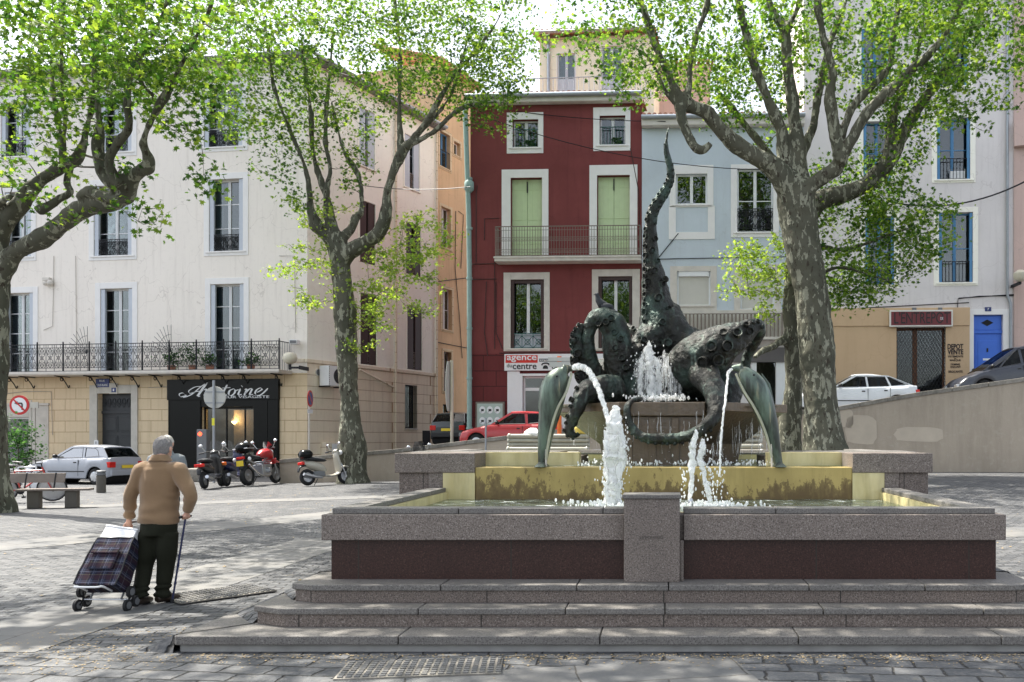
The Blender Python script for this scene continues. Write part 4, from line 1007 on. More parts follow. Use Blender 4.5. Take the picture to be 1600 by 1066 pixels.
for i in range(-k, k):
    x0 = c+(d-c)*i/(k/2*1.0)
    for sg in (1, -1):
        h = f-2.3; x0_ = c+i*.13; n = 2
        xa, xb = x0_, x0_+h*.55
        if sg < 0: xa, xb = xb, xa
        za, zb_ = 2.3, f
        # clip to the opening
        def cl(xa, za, xb, zb_):
            if xa == xb: return None
            t0, t1 = sorted(((c-xa)/(xb-xa), (d-xa)/(xb-xa))); t0 = max(0, t0); t1 = min(1, t1)
            return None if t0 >= t1 else ((xa+(xb-xa)*t0, za+(zb_-za)*t0), (xa+(xb-xa)*t1, za+(zb_-za)*t1))
        s = cl(xa, za, xb, zb_)
        if s: w.tube([(s[0][0], .03, s[0][1]), (s[1][0], .03, s[1][1])], .010, 4, caps=False)
w.build('folding_grille', m_iron, GB.root)
# shop sign
t, (a, b, c, e) = signboard(GB, 1390, 484.5, 1489, 510.5, 'shop_sign', 'maroon sign with white border reading L ENTREPOT above the grille door', simple('sign_border', (.7, .68, .62), .6), .1, -.26)
w = MB(); w.box(a+.06, b-.06, -.266, -.26, c+.06, e-.06); w.build('panel', simple('maroon', (.17, .03, .035), .5), t)
text_fit("L'ENTREPOT", a+.18, b-.12, c+.12, e-.07, -.275, extrude=.006, bold=.0).build('lettering', simple('black_letters', (.02, .012, .012), .4), t)
text_fit("DE", a+(b-a)*.80, a+(b-a)*.845, c+.26, c+.36, -.283, extrude=.003).build('lettering', m_wframe, t)
w = MB(); w.box(a+.9, a+1.05, -.2, -.1, e, e+.1); w.box(a+1.9, a+2.05, -.2, -.1, e, e+.1); w.build('spotlight', m_gplastic, t)
# painted lettering DEPOT VENTE ...
tl = thing('painted_lettering', 'black lettering DEPOT VENTE painted on the tan pier by the grille door', 'lettering'); tl.matrix_basis = GB.root.matrix_basis.copy()
gx = lambda v: GB.at(v, 560, -.1)[0]; gzz = lambda v: GB.at(1493, v, -.1)[1]
m_ink = simple('black_ink', (.03, .02, .02), .6)
for s, x0, x1, y0, y1 in (('DEPOT', 1480.5, 1505, 545.5, 537.5), ('VENTE', 1480.5, 1505, 554, 546), ('VETEMENTS', 1481, 1505, 558.5, 555.5), ('DE', 1491, 1494, 561, 559.5), ('MARQUE', 1484, 1501, 565, 561.5), ('FEMME', 1485.5, 1500, 571, 568), ('ENFANT', 1485, 1501, 575, 572), ('BROCANTE', 1482, 1504, 582.5, 579)):
    text_fit(s, gx(x0), gx(x1), gzz(y0), gzz(y1), -.108, extrude=.006, bold=.03 if s in ('DEPOT', 'VENTE') else .01).build('lettering', m_ink, tl)
# blue door
c, d, e, f = rbd
w = GB.mb(); w.box(c-.25, c-.001, -.05, .02, 2.2, f+.22); w.box(d+.001, d+.3, -.05, .02, 2.2, f+.22); w.box(c, d, -.048, .02, f+.001, f+.22); w.build('door_surround', m_trim, GB.root)
w = GB.mb(); y = .14; w.box(c, d, y, y+.05, 2.2, f); w.box(c, d, y-.05, y-.0005, f-.72, f-.6); w.box(c+.1, d-.1, y-.025, y-.001, 2.4, f-.8); w.box(c+.2, d-.2, y-.04, y-.0255, 2.6, f-1.0); w.box(c+.04, d-.04, y-.02, y-.001, f-.58, f-.04)
o = w.build('door', m_bluedoor, GB.root, bevel=.008); w = GB.mb(); cc = (c+d)/2; w.prism([(cc-.24, f-.3), (cc, f-.43), (cc+.24, f-.3), (cc, f-.17)], y-.03, y-.021); w.build('diamond_window', m_dark, o)
w = GB.mb(); w.box(cc-.17, cc+.17, y-.05, y-.041, f-1.78, f-1.70); w.build('letter_slot', m_wframe, o); w = GB.mb(); w.box(cc-.03, cc+.03, y-.06, y-.041, f-1.45, f-1.3); w.build('knocker', m_iron, o)
# dressings on the right building
w = GB.mb(); s = GB.at(1573, 300)[0]; w.tube([(s, -.09, ztG), (s, -.09, GB.at(1573, 462)[1]), (s+.12, -.09, GB.at(1573, 475)[1]), (s+.12, -.09, 2.2)], .055, 8); w.build('downpipe', m_zinc, GB.root, smooth=True)
w = GB.mb()
for pts in (((1496, 482), (1497, 467), (1530, 463), (1600, 462)), ((1498, 466), (1560, 462), (1590, 460)), ((1585, 150), (1586, 300), (1588, 455)), ((1410, 490), (1310, 486)), ((1514, 473), (1340, 482))):
    q = [GB.at(a, b, -.03) for a, b in pts]; w.tube([(a, -.04, b) for a, b in q], .018, 4)
w.build('cable', m_iron, GB.root)
# far right pink building edge
FB = Fac('pink_building', 'edge of a pink building at the far right of the square', 'building', 1584, 33.75, 1700, 33.0); FB.wall(ztG-1, 8, [(-1, m_pink)])
w = FB.mb(); w.box(0, FB.L, -.25, 0, FB.at(1600, 230)[1], FB.at(1600, 190)[1]); w.build('cornice', m_pink, FB.root)
# small wall-hung plates
def plate(F_, x0, y0, x1, y1, name, label, cat, lines, mat, off=-.1, tmat=None):
    a, b, c, e = F_.rect(x0, y0, x1, y1, off); t = thing(name, label, cat); t.matrix_basis = F_.root.matrix_basis.copy()
    w = MB(); w.box(a, b, off, off+.05, c, e); w.build('plate', mat, t, bevel=.005); n = len(lines); h = (e-c)/n
    for i, (s, f0) in enumerate(lines):
        zc = e-h*(i+.5); wd = (b-a)*f0/2; cx_ = (a+b)/2; text_fit(s, cx_-wd, cx_+wd, zc-h*.26, zc+h*.26, off-.006, extrude=.003).build('lettering', tmat or m_wframe, t)
    return t
m_enamel = simple('blue_enamel', (.02, .035, .15), .3)
plate(LB, 149.5, 592, 170, 605, 'street_nameplate', 'blue enamel street plate left of the number plate over the charcoal door', 'street sign', [('RUE', .4), ('LOUIS BLANC', .86)], m_enamel)
plate(LB, 174, 606, 181, 613, 'number_plate', 'blue number 1 plate centred over the charcoal door', 'number plate', [('1', .3)], m_enamel, -.1)
plate(GB, 1539, 480, 1549, 486.5, 'number_plate', 'dark number 7 plate above the vivid blue door', 'number plate', [('7', .3)], m_enamel, -.06)
plate(LB, 147, 688, 153, 696, 'intercom', 'small white intercom beside the charcoal door', 'intercom', [('o', .3)], m_wframe, -.09, m_plastic)
# house closing the far end of the side street
EB = Fac('far_house', 'pale house closing the far end of the side street', 'building', 700, 60, 1000, 60)
for zz_ in (4.5, 8.0, 11.5, 15.0):
    for k in range(3): window(EB, (1.6+k*3.6, 2.8+k*3.6, zz_, zz_+2.0), (.15, .15, .15, .1), frame=m_wframe)
EB.wall(19, 10, [(-1, m_cream)], reveal=.25); w = EB.mb(); tiles(w, -.2, EB.L+.2, -.4, 5, 19.05, 20.6, .3); w.quad((-.2, -.4, 19.0), (EB.L+.2, -.4, 19.0), (EB.L+.2, 5, 20.5), (-.2, 5, 20.5)); w.build('roof', m_tile, EB.root)
# ------------------------------------------------------------------ fountain
FT = thing('granite_fountain', 'stepped granite fountain with two pools and a brown stone bowl', 'fountain', (0, 7.3, 0))
def ft(o): o.location = (0, -7.3, 0); return o
def steppoly(w, f, back, cx, cy): return [(-w, back), (-w, f+cy), (-w+cx, f), (w-cx, f), (w, f+cy), (w, back)]
def fb(mb, name, mat, **k): return ft(mb.build(name, mat, FT, **k))
m_oldconc = simple('old_footing', (.34, .33, .31), .95, .45, 5, .6, 20)
random.seed(5)
for (w, f, z0, z1, cx, cy, slab) in ((3.72, 6.55, .06, .13, .02, .02, .07), (3.31, 6.85, .13, .28, .27, .13, .05), (3.08, 7.07, .28, .43, .2, .09, .05)):
    m = MB()
    # tread slabs, each a stone with a thin open joint
    n = 5 if w > 3.5 else 6; xs_ = [-w]+sorted(random.uniform(-w+1.2*2*w/ (n*1.2)*i, -w+1.2*2*w/(n*1.2)*i+.35) for i in range(1, n))+[w]
    for a, b in zip(xs_, xs_[1:]):
        g = .004; pl = []
        L_ = a == -w; R_ = b == w
        pl = ([(-w, 8.0), (-w, f+cy), (-w+cx, f)] if L_ else [(a+g, 8.0), (a+g, f)])+([(w-cx, f), (w, f+cy), (w, 8.0)] if R_ else [(b-g, f), (b-g, 8.0)])
        m.prismz(pl, z1-slab, z1)
    s = fb(m, 'tread', m_gran_top if w > 3.5 else m_gran_top, bevel=.008)
    s.name = 'step_slab'
    m = MB(); m.prismz(steppoly(w-.02, f+.018, 7.9, cx, cy), z0, z1-slab-.001)
    if w > 3.5: m = MB(); m.prismz(steppoly(w-.012, f+.05, 7.9, cx, cy), -.05, z1-slab-.001)
    s = fb(m, 'riser', m_gran_step if w < 3.5 else m_oldconc, bevel=.004)
m = MB(); m.prismz([(-3.0, 7.9), (-3.0, 15), (3.0, 15), (3.0, 7.9)], -.1, .425); fb(m, 'foundation', m_oldconc)
# front pool
fz_, bz_ = 7.36, 10.4
m = MB()
m.box(-2.83, 2.83, fz_, fz_+.16, .43, .768); m.box(-2.83, -2.67, fz_+.16, bz_, .43, .768); m.box(2.67, 2.83, fz_+.16, bz_, .43, .768)
fb(m, 'plinth_panel', m_redgran)
m = MB(); m.box(-2.89, -.335, 7.29, 7.52, .77, .985); m.box(.17, 2.89, 7.29, 7.52, .77, .985); m.box(-2.89, -2.66, 7.52, bz_, .77, .985); m.box(2.66, 2.89, 7.52, bz_, .77, .985); m.box(-.336, .171, 7.34, 7.52, .77, .985)
fb(m, 'granite_band', m_granite, bevel=.006)
m = MB()
for a, b in ((-2.82, -1.75), (-1.742, -.52), (-.512, -.335)): m.box(a, b, 7.35, 7.56, .986, 1.035)
fb(m, 'coping', m_gran_top, bevel=.006); m = MB()
for a, b in ((.17, .95), (.958, 2.82)): m.box(a, b, 7.35, 7.56, .986, 1.035)
for sg in (-1, 1):
    y = 7.562
    while y < bz_-.2: y2 = min(y+1.1, bz_); m.box(sg*2.82, sg*2.62, y, y2-.006, .986, 1.035); y = y2
fb(m, 'coping', m_gran_top, bevel=.006)
m = MB(); m.box(-2.66, 2.66, 7.521, 7.58, .5, .985); m.box(-2.66, -2.60, 7.58, bz_, .5, .984); m.box(2.60, 2.66, 7.58, bz_, .5, .984); m.box(-2.66, 2.66, 7.58, bz_, .43, .55)
fb(m, 'pool_lining', m_ypale)
# inscription block
m = MB(); m.box(-.332, .135, 7.2, 7.5, .43, 1.125); m.box(.136, .168, 7.25, 7.5, .43, .77); pl_ = fb(m, 'inscription_block', m_granite, bevel=.006)
m = MB(); m.box(-.345, .145, 7.185, 7.52, 1.126, 1.16); fb(m, 'block_cap', m_gran_top, bevel=.006)
tt = text_fit('LE POUFFRE', -.20, .0, .79, .817, 7.1985, extrude=.001); fb(tt, 'inscription', simple('engraving', (.10, .085, .075), .9))
# upper pool front wall, corner blocks, wings
m = MB(); m.box(-2.27, 2.27, bz_, bz_+.3, .5, 1.28); fb(m, 'spill_wall', m_ywall, bevel=.01)
for sg in (-1, 1):
    xo, xi = 3.235*sg, 2.272*sg
    m = MB(); m.box(xo, xi, bz_-.02, 11.4, 1.215, 1.45); fb(m, 'corner_block', m_granite, bevel=.008)
    m = MB(); m.box(3.19*sg, 2.84*sg, bz_+.02, 11.38, 0, 1.214); fb(m, 'corner_pier', m_redgran if False else m_gran_step, bevel=.006)
    m = MB(); m.box(2.835*sg, 2.66*sg, bz_+.005, 11.38, 0, 1.214); fb(m, 'corner_pier', m_granite, bevel=.004)
    m = MB(); m.box(2.655*sg, 2.272*sg, bz_-.01, 11.38, .5, 1.214); fb(m, 'corner_panel', m_ypale)
    m = MB(); a = -1.08 if sg < 0 else 1.33
    m.box(2.271*sg, a, 11.02, 11.3, 1.1, 1.45); fb(m, 'inner_wall', m_ypale)
    m = MB(); m.box(3.35*sg, a-.3*sg*-1, 11.42, 12.4, 1.40, 1.455); m.box(3.3*sg, 3.0*sg, 12.42, 14.4, 1.40, 1.45); fb(m, 'wing_coping', m_gran_top, bevel=.006)
    m = MB(); m.box(3.28*sg, a, 11.43, 12.35, 0, 1.398); m.box(3.25*sg, 3.05*sg, 12.36, 14.4, 0, 1.398); fb(m, 'wing_wall', m_gran_step)
m = MB(); m.box(-3.3, 3.3, 14.4, 14.7, 0, 1.36); fb(m, 'back_wall', m_ypale); m = MB(); m.box(-3.35, 3.35, 14.38, 14.75, 1.362, 1.40); fb(m, 'coping', m_gran_top, bevel=.006); m = MB(); m.box(-1.5, 1.9, 15.2, 15.6, 1.3, 1.42); fb(m, 'coping', m_gran_top, bevel=.006)
m = MB(); m.box(-3.0, 3.0, 10.7, 14.4, 1.0, 1.12); fb(m, 'pool_floor', m_ypale)
# bowl
m_wet = NT('wet_brown_stone')
c_ = m_wet.mix(m_wet.noise(3, m_wet.map((2, 2, .5)), detail=7, rough=.7), (.055, .038, .024), (.19, .135, .085))
c_ = m_wet.mix(m_wet.math('MULTIPLY', m_wet.ramp(m_wet.noise(5, m_wet.map((4, 4, .3)), detail=6), [(.5, 0), (.7, 1)]), .5), c_, (.05, .045, .03))
m_wetstone = m_wet.out(m_wet.bsdf(c_, .3, 0, m_wet.bump(m_wet.noise(20, detail=6), .4, .02), .5))
def octo(r, cx=.1, cy=13.0, n=8, ph=pi/8, q=1): return [(cx+r*cos(ph+2*pi*i/n), cy+r*.95*sin(ph+2*pi*i/n)) for i in range(n)]
m = MB()
rings = [(1.0, 1.0), (1.12, 1.55), (1.74, 1.98), (1.80, 1.99), (1.80, 2.11), (1.62, 2.11), (1.5, 1.98)]
m.grid([[(x, y, z) for x, y in octo(r)] for r, z in rings], closed=True); m.add([(x, y, 1.98) for x, y in octo(1.5)], [tuple(range(8))])
fb(m, 'bowl', m_wetstone, bevel=.01)
m = MB(); bay = [(-.50, 11.9), (-.44, 11.33), (.48, 11.33), (.54, 11.9)]
m.prismz(bay, 1.12, 1.92); m.prismz([(-.56, 11.9), (-.5, 11.26), (.54, 11.26), (.6, 11.9)], 1.921, 2.10)
for x in (-.46, -.15, .15, .46): m.box(x-.05, x+.05, 11.30, 11.34, 1.13, 1.9)
fb(m, 'bowl_bay', m_wetstone, bevel=.012)
m = MB(); m.prismz(octo(.95), 1.05, 1.5); fb(m, 'pedestal', m_wetstone)
# water
def wsheet(name, x0, x1, y0, y1, z, holes=None):
    m = MB(); nx, ny = int((x1-x0)/.12)+1, int((y1-y0)/.12)+1
    m.grid([[(x0+(x1-x0)*i/nx, y0+(y1-y0)*j/ny, z+.008*mnoise.noise(Vector((x0+(x1-x0)*i/nx*3, y0+(y1-y0)*j/ny*3, z)))) for i in range(nx+1)] for j in range(ny+1)])
    return tag(m.build(name, m_water, smooth=60), kind='structure')
wsheet('pool_water', -2.6, 2.6, 7.58, bz_, .895)
wsheet('pool_water', -3.0, 3.0, bz_+.3, 14.4, 1.283); wsheet('pool_water', -1.45, 1.6, 11.7, 14.2, 2.07)
# sloping apron of paving that meets the steps on both sides
for sg in (-1, 1):
    m = MB(); 
    V = [(3.725, 6.6, .134), (3.32, 6.99, .136), (3.32, 7.55, .286), (3.09, 7.19, .286), (3.09, 7.75, .436), (2.895, 7.8, .436), (2.895, 9.6, .43), (3.0, 12.5, .2),
         (4.05, 6.62, -.01), (4.0, 7.3, -.01), (3.9, 9.0, -.01), (3.6, 12.5, -.01), (3.725, 6.55, -.01)]
    V = [(x*sg, y, z+gz(x*sg, y)) for x, y, z in V]
    fs_ = [(0, 8, 9), (0, 9, 1), (1, 9, 2), (2, 9, 10), (2, 10, 4), (3, 2, 4), (4, 10, 6), (4, 6, 5), (6, 10, 11), (6, 11, 7), (0, 12, 8)]
    m.add(V, fs_)
    tag(m.build('paved_apron', m_cobble), kind='structure')
# ------------------------------------------------------------------ octopus
random.seed(11)
OC = thing('octopus_statue', 'huge dark green bronze octopus with one tall raised tentacle sprawling over the stone bowl', 'statue', (0, 13, 2.0))
def limb(pts, k=5):
    """pts: (px, py, D, width px)"""
    s = spline(pts, k); return [P(a, b, D) for a, b, D, w in s], [max(w, 3)*D/F/2 for a, b, D, w in s]
def rough(v): return .022*mnoise.fractal(v*3.2, .8, 2.2, 4)+.010*mnoise.noise(v*14)
def sucker(m, c, n, r):
    n = Vector(n).normalized(); q = n.to_track_quat('Z', 'Y').to_matrix().to_4x4(); T = Matrix.Translation(c) @ q
    k = 12; prof = [(r*1.0, -r*.7), (r*.86, r*.15), (r*1.0, r*.55), (r*.96, r*.68), (r*.78, r*.62), (r*.62, r*.15), (.0005, r*.08)]
    m.add([T @ Vector((a*cos(2*pi*j/k), a*sin(2*pi*j/k), h)) for a, h in prof for j in range(k)], [(i*k+j, i*k+(j+1) % k, (i+1)*k+(j+1) % k, (i+1)*k+j) for i in range(len(prof)-1) for j in range(k)])
def tentacle(pts, suck=None, name='tentacle', vox=.028, label=None, n=14, sq=1):
    p, r = limb(pts); m = MB(); m.tube(p, r, n, sq=sq)
    o = remeshed(m, name, m_bronze, OC, vox, 3, rough); o.location = (0, -13, -2.0)
    if label: o['label'] = label
    if suck:
        sm = MB()
        for (px_, py_, D, rp, nx, nz, ny) in suck:
            if rp > 5.6:
                s1 = MB(); sucker(s1, P(px_, py_, D-.045), (nx, ny, nz), rp*D/F); s1.build('sucker', m_bronze, o, smooth=50)
            else: sucker(sm, P(px_, py_, D), (nx, ny, nz), rp*D/F)
        if not sm.v: return o
        s = sm.build('suckers', m_bronze, o, smooth=50)
    return o
def along(pts, ts, side, rp, D0=-.15, ny=-.7, two=False, jit=.2):
    """suckers spread along a tentacle on the side given as a multiple of the half width"""
    s = spline(pts, 8); out = []
    for i, t in enumerate(ts):
        j = min(int(t*(len(s)-1)), len(s)-2); a, b = s[j], s[j+1]; dx, dy = b[0]-a[0], b[1]-a[1]; l = math.hypot(dx, dy) or 1
        nx, ny_ = -dy/l, dx/l; w = a[3]/2
        k = side*(.9 if not two else (.9 if i % 2 else .25)); 
        out.append((a[0]+nx*w*k, a[1]+ny_*w*k, a[2]-w*a[2]/F*math.sqrt(max(0, 1-k*k*.9)), rp*(w/12)**.4*random.uniform(1-jit, 1+jit), nx*side*(.9 if abs(k) > .5 else .3), -ny_*side*(.9 if abs(k) > .5 else .3), ny))
    return out
# body: a hollow, legged mass rising into the neck of the tall tentacle
m = MB()
for pts in ([(1000, 620, 12.6, 46), (994, 585, 12.7, 52), (1003, 550, 12.8, 50), (1026, 520, 12.9, 54), (1030, 495, 13.0, 60)],
            [(1092, 622, 12.6, 56), (1096, 590, 12.7, 60), (1082, 556, 12.8, 56), (1058, 528, 12.9, 56), (1034, 500, 13.0, 64)],
            [(1045, 640, 13.5, 120), (1045, 590, 13.4, 120), (1042, 545, 13.2, 96), (1034, 505, 13.1, 66), (1028, 480, 13.0, 54)],
            [(950, 630, 12.9, 80), (948, 604, 13.0, 84), (975, 594, 13.1, 84), (1000, 600, 13.1, 70)],
            [(1142, 606, 13.2, 50), (1120, 605, 13.0, 84), (1100, 590, 13.0, 80)]):
    p, r = limb(pts); m.tube(p, r, 16)
body = remeshed(m, 'octopus_body', m_bronze, OC, .035, 4, lambda v: 1.6*rough(v)); body.location = (0, -13, -2)
sm = MB()
for (px_, py_, rp) in ((1003, 552, 9), (1022, 538, 8), (1044, 536, 8), (1066, 545, 9), (1088, 575, 9), (1092, 600, 8), (940, 618, 9), (968, 612, 7), (1006, 532, 7), (1098, 556, 8)):
    sucker(sm, P(px_, py_, 12.52), (random.uniform(-.4, .4), -1, random.uniform(-.2, .5)), rp*.8*12.6/F)
sm.build('suckers', m_bronze, body, smooth=50)
tall = [(1032, 520, 13.0, 66), (1028, 492, 13.0, 58), (1024, 462, 13.0, 46), (1020, 430, 13.0, 36), (1018, 405, 13.0, 27), (1016, 377, 13.0, 23), (1017, 348, 13.0, 20), (1023, 325, 13.0, 18), (1036, 305, 13.0, 16), (1046, 285, 13.0, 13), (1048, 266, 13.0, 11), (1043, 245, 13.0, 9), (1041, 226, 13.0, 8), (1045, 197, 13.0, 3.5)]
ts = [.03+.034*i for i in range(22)]
sk = along(tall, ts, -.75, 3.7, ny=-.7)+along(tall, [.05+.05*i for i in range(8)], .7, 4.2, ny=-.9, two=True)
for (a, b) in ((1010, 470), (1018, 450), (1034, 462), (1012, 440), (1024, 480), (1040, 482), (1008, 500), (1030, 500), (1048, 505), (1015, 515), (1040, 436), (1016, 425)): sk.append((a, b, 12.84, 4.6, random.uniform(-.3, .3), .1, -1))
sk += along(tall, [.5+.03*i for i in range(13)], 1, 4.0, ny=-.3)[:0]
# on the upper curve the suckers sit on the right-hand side
sk += along(tall, [.47+.03*i for i in range(12)], .7, 3.2, ny=-.4)+along(tall, [.80+.025*i for i in range(6)], -.7, 2.2, ny=-.4)
tentacle(tall, sk, vox=.022, label='tall raised tentacle tapering to a point')
arch = [(985, 606, 12.8, 62), (974, 580, 12.7, 60), (966, 548, 12.6, 48), (962, 518, 12.6, 44), (948, 500, 12.6, 40), (931, 499, 12.6, 30), (921, 515, 12.6, 20), (919, 545, 12.6, 22), (926, 575, 12.7, 26), (940, 602, 12.8, 34)]
sk = [(x, y, 12.39, 5.5, random.uniform(-.3, .3), .3, -1) for x, y in ((960, 520), (947, 504), (936, 506), (962, 545), (970, 530), (972, 560), (955, 498), (978, 575), (966, 588))]
tentacle(arch, sk, label='arched tentacle where the pigeon sits')
left = [(945, 602, 12.9, 46), (928, 592, 12.8, 40), (913, 572, 12.7, 30), (905, 545, 12.6, 22), (903, 522, 12.6, 15), (911, 506, 12.6, 9)]
sk = along(left, [.3+.07*i for i in range(10)], -1, 5.4, ny=-.5)+along(left, [.25+.08*i for i in range(8)], -1, 5.0, ny=-.9, two=True); tentacle(left, sk, label='short curled tentacle lined with suckers')
foot = [(962, 610, 12.3, 46), (935, 606, 12.0, 40), (912, 616, 11.8, 32), (903, 637, 11.7, 26), (893, 660, 11.7, 18), (888, 674, 11.7, 12), (896, 681, 11.7, 9), (904, 679, 11.8, 7)]
tentacle(foot, along(foot, [.3+.08*i for i in range(8)], 1, 4, ny=-.6), label='tentacle hanging over the left edge of the bowl')
right = [(1072, 578, 12.6, 84), (1098, 560, 12.4, 84), (1122, 543, 12.3, 70), (1148, 527, 12.3, 50), (1172, 514, 12.4, 28), (1186, 508, 12.5, 18), (1188, 520, 12.7, 16), (1176, 540, 12.9, 20), (1167, 565, 13.0, 18), (1168, 600, 13.0, 22)]
sk = [(1098, 566, 11.99, 9, -.3, -.2, -1), (1122, 562, 11.98, 9, .1, -.3, -1), (1112, 542, 11.99, 8.5, -.2, .2, -1), (1136, 541, 12.02, 9, .2, .1, -1), (1131, 521, 12.1, 7, -.2, .6, -.8), (1152, 521, 12.09, 7.5, .1, .4, -.9), (1171, 518, 12.22, 6, .3, .1, -.9), (1166, 508, 12.2, 5.5, .1, .7, -.6), (1176, 505, 12.3, 5, .3, .8, -.5), (1184, 503, 12.35, 4.5, .6, .6, -.5), (1190, 511, 12.4, 4.5, .9, .1, -.5), (1106, 585, 12.06, 7.5, 0, -.4, -1)]
tentacle(right, sk, label='thick tentacle stretching right with large cup suckers')
hump = [(1050, 540, 13.6, 30), (1062, 522, 13.7, 26), (1076, 520, 13.8, 24), (1092, 532, 13.8, 24), (1100, 556, 13.7, 26)]; tentacle(hump)
back = [(1015, 545, 13.5, 16), (1006, 530, 13.6, 15), (994, 520, 13.7, 15), (980, 512, 13.8, 12), (972, 520, 13.8, 12)]; tentacle(back, [(990, 514, 13.55, 4, -.3, .6, -.8), (1002, 522, 13.5, 4, -.3, .6, -.8)])
ring = [(1098, 582, 12.2, 52), (1113, 606, 11.7, 38), (1120, 632, 11.3, 32), (1113, 656, 11.1, 24), (1093, 674, 11.0, 20), (1065, 684, 11.0, 18), (1035, 686, 11.0, 16), (1008, 684, 11.0, 15), (990, 672, 11.05, 14), (981, 652, 11.1, 13), (980, 636, 11.15, 12), (988, 626, 11.3, 10), (1004, 623, 11.6, 8)]
tentacle(ring, along(ring, [.3+.03*i for i in range(16)], -1, 3.2, ny=-.3), label='long tentacle looped in front of the bowl')
tentacle([(1120, 572, 12.7, 36), (1134, 592, 12.5, 44), (1140, 616, 12.4, 40), (1134, 642, 12.2, 28), (1126, 655, 11.8, 16)])
# ------------------------------------------------------------------ dolphins
def dolphin(pts, snout, fin, label, flip):
    D = pts[0][2]; b = P(pts[-1][0], 733, D)
    t = thing('dolphin_statue', label, 'statue', (b.x, D, 1.28), 0, 'bronze dolphins spouting on the edge of the upper pool')
    p, r = limb(pts, 5); m = MB(); m.tube(p, r, 16, sq=1)
    q, r2 = limb(snout, 4); m.tube(q, r2, 12)
    o = remeshed(m, 'dolphin_body', m_dolphin, t, .012, 3); o.location = (-b.x, -D, -1.28)
    # fins and tail fluke
    m = MB(); 
    for poly, y0, y1 in fin: m.prism([(P(a, c, D).x, P(a, c, D).z) for a, c in poly], D+y0, D+y1)
    f = m.build('dorsal_fin', m_dolphin, t, bevel=.008); f.location = (-b.x, -D, -1.28)
    m = MB(); c = P(*flip[0], D); m.hexa([(c.x-.07, D-.24, 1.285), (c.x+.07, D-.24, 1.285), (c.x+.07, D+.24, 1.285), (c.x-.07, D+.24, 1.285), (c.x-.03, D-.1, 1.34), (c.x+.03, D-.1, 1.34), (c.x+.03, D+.1, 1.34), (c.x-.03, D+.1, 1.34)])
    f = m.build('tail_fluke', m_dolphin, t, bevel=.01); f.location = (-b.x, -D, -1.28)
    m = MB(); e = P(*flip[1], D-.165); m.ell(e, (.014, .012, .014), 8, 6); f = m.build('eye', m_dark, t, smooth=True); f.location = (-b.x, -D, -1.28)
    m = MB(); e0, e1 = P(*flip[2], D-.06), P(*flip[3], D-.06); m.tube([e0, e1], .011, 6)
    f = m.build('support_pipe', m_slab, t); f.location = (-b.x, -D, -1.28)
    # pale belly crease
    m = MB(); pp = [P(a, c, D-off) for a, c, off in flip[4]]; m.tube(spline([tuple(v) for v in pp], 5), .016, 6)
    f = m.build('belly_ridge', simple('pale_patina', (.42, .42, .32), .5, .3, 8), t, smooth=True); f.location = (-b.x, -D, -1.28)
DL = 10.55
dolphin([(884, 582, DL, 22), (876, 589, DL, 34), (867, 603, DL, 42), (862, 625, DL, 40), (858, 650, DL, 33), (853, 675, DL, 26), (850, 700, DL, 20), (848, 720, DL, 15), (847, 731, DL, 13)],
        [(882, 578, DL, 20), (889, 576, DL, 12), (896, 577, DL, 7)], [([(853, 592), (843, 606), (841, 640), (847, 640), (851, 612)], -.02, .03)],
        'left bronze dolphin standing on its tail and spouting a thick water jet', [(847, 731), (870, 588), (853, 702), (853, 732), [(893, 583, .04), (885, 612, .10), (872, 636, .12), (863, 662, .10), (857, 690, .08), (853, 718, .06)]])
dolphin([(1155, 582, DL, 20), (1163, 587, DL, 30), (1176, 602, DL, 40), (1188, 624, DL, 38), (1198, 650, DL, 31), (1205, 674, DL, 25), (1211, 700, DL, 19), (1215, 720, DL, 15), (1217, 731, DL, 16)],
        [(1158, 576, DL, 18), (1150, 575, DL, 11), (1143, 576, DL, 7)], [([(1190, 583), (1203, 600), (1212, 640), (1205, 636), (1194, 606)], -.02, .03)],
        'right bronze dolphin standing on its tail and spouting a thin water jet', [(1217, 731), (1178, 586), (1205, 694), (1206, 732), [(1150, 584, .04), (1163, 612, .10), (1178, 636, .12), (1190, 660, .10), (1199, 685, .08), (1206, 715, .06)]])
# ------------------------------------------------------------------ water jets
def blob_drop(m, c, r): m.ell(c, (r, r, r*random.uniform(1, 2.2)), 5, 4)
def jet(pts, name, label, mat, vox=None, amp=.5, drops=(), parent=None, n=10, cat='water jet', thin=1):
    s = spline(pts, 8); m = MB(); p = []; r = []
    for i, (a, b, D, w) in enumerate(s):
        p.append(P(a+random.uniform(-.6, .6)*thin, b, D+random.uniform(-.01, .01))); r.append(w*D/F/2*random.uniform(.82, 1.15))
    vs0 = len(m.v); m.tube(p, r, n)
    for i in range(vs0, len(m.v)):
        v = Vector(m.v[i]); k = mnoise.noise_vector(v*9)*.02*amp+mnoise.noise_vector(v*26)*.013*amp; m.v[i] = tuple(v+k)
    for (cx_, cy_, D, sx_, sy_, cnt, rr) in drops:
        for _ in range(cnt): blob_drop(m, P(random.gauss(cx_, sx_), random.gauss(cy_, sy_), D+random.gauss(0, .05)), rr*random.uniform(.4, 1.3))
    o = m.build(name, mat, parent, smooth=70)
    if not parent: tag(o, label, cat)
    return o
m_foam_s = foammat('white_water', 1.3)
jet([(895, 575, 10.5, 8), (905, 573, 10.4, 10), (916, 577, 10.3, 10), (926, 590, 10.15, 10), (934, 606, 10.0, 9), (940, 622, 9.9, 9), (946, 642, 9.8, 8), (951, 662, 9.7, 7), (954, 680, 9.6, 6)], 'water_jet', 'arching thick water jet pouring from the left dolphin mouth', m_foam_s, amp=.5)
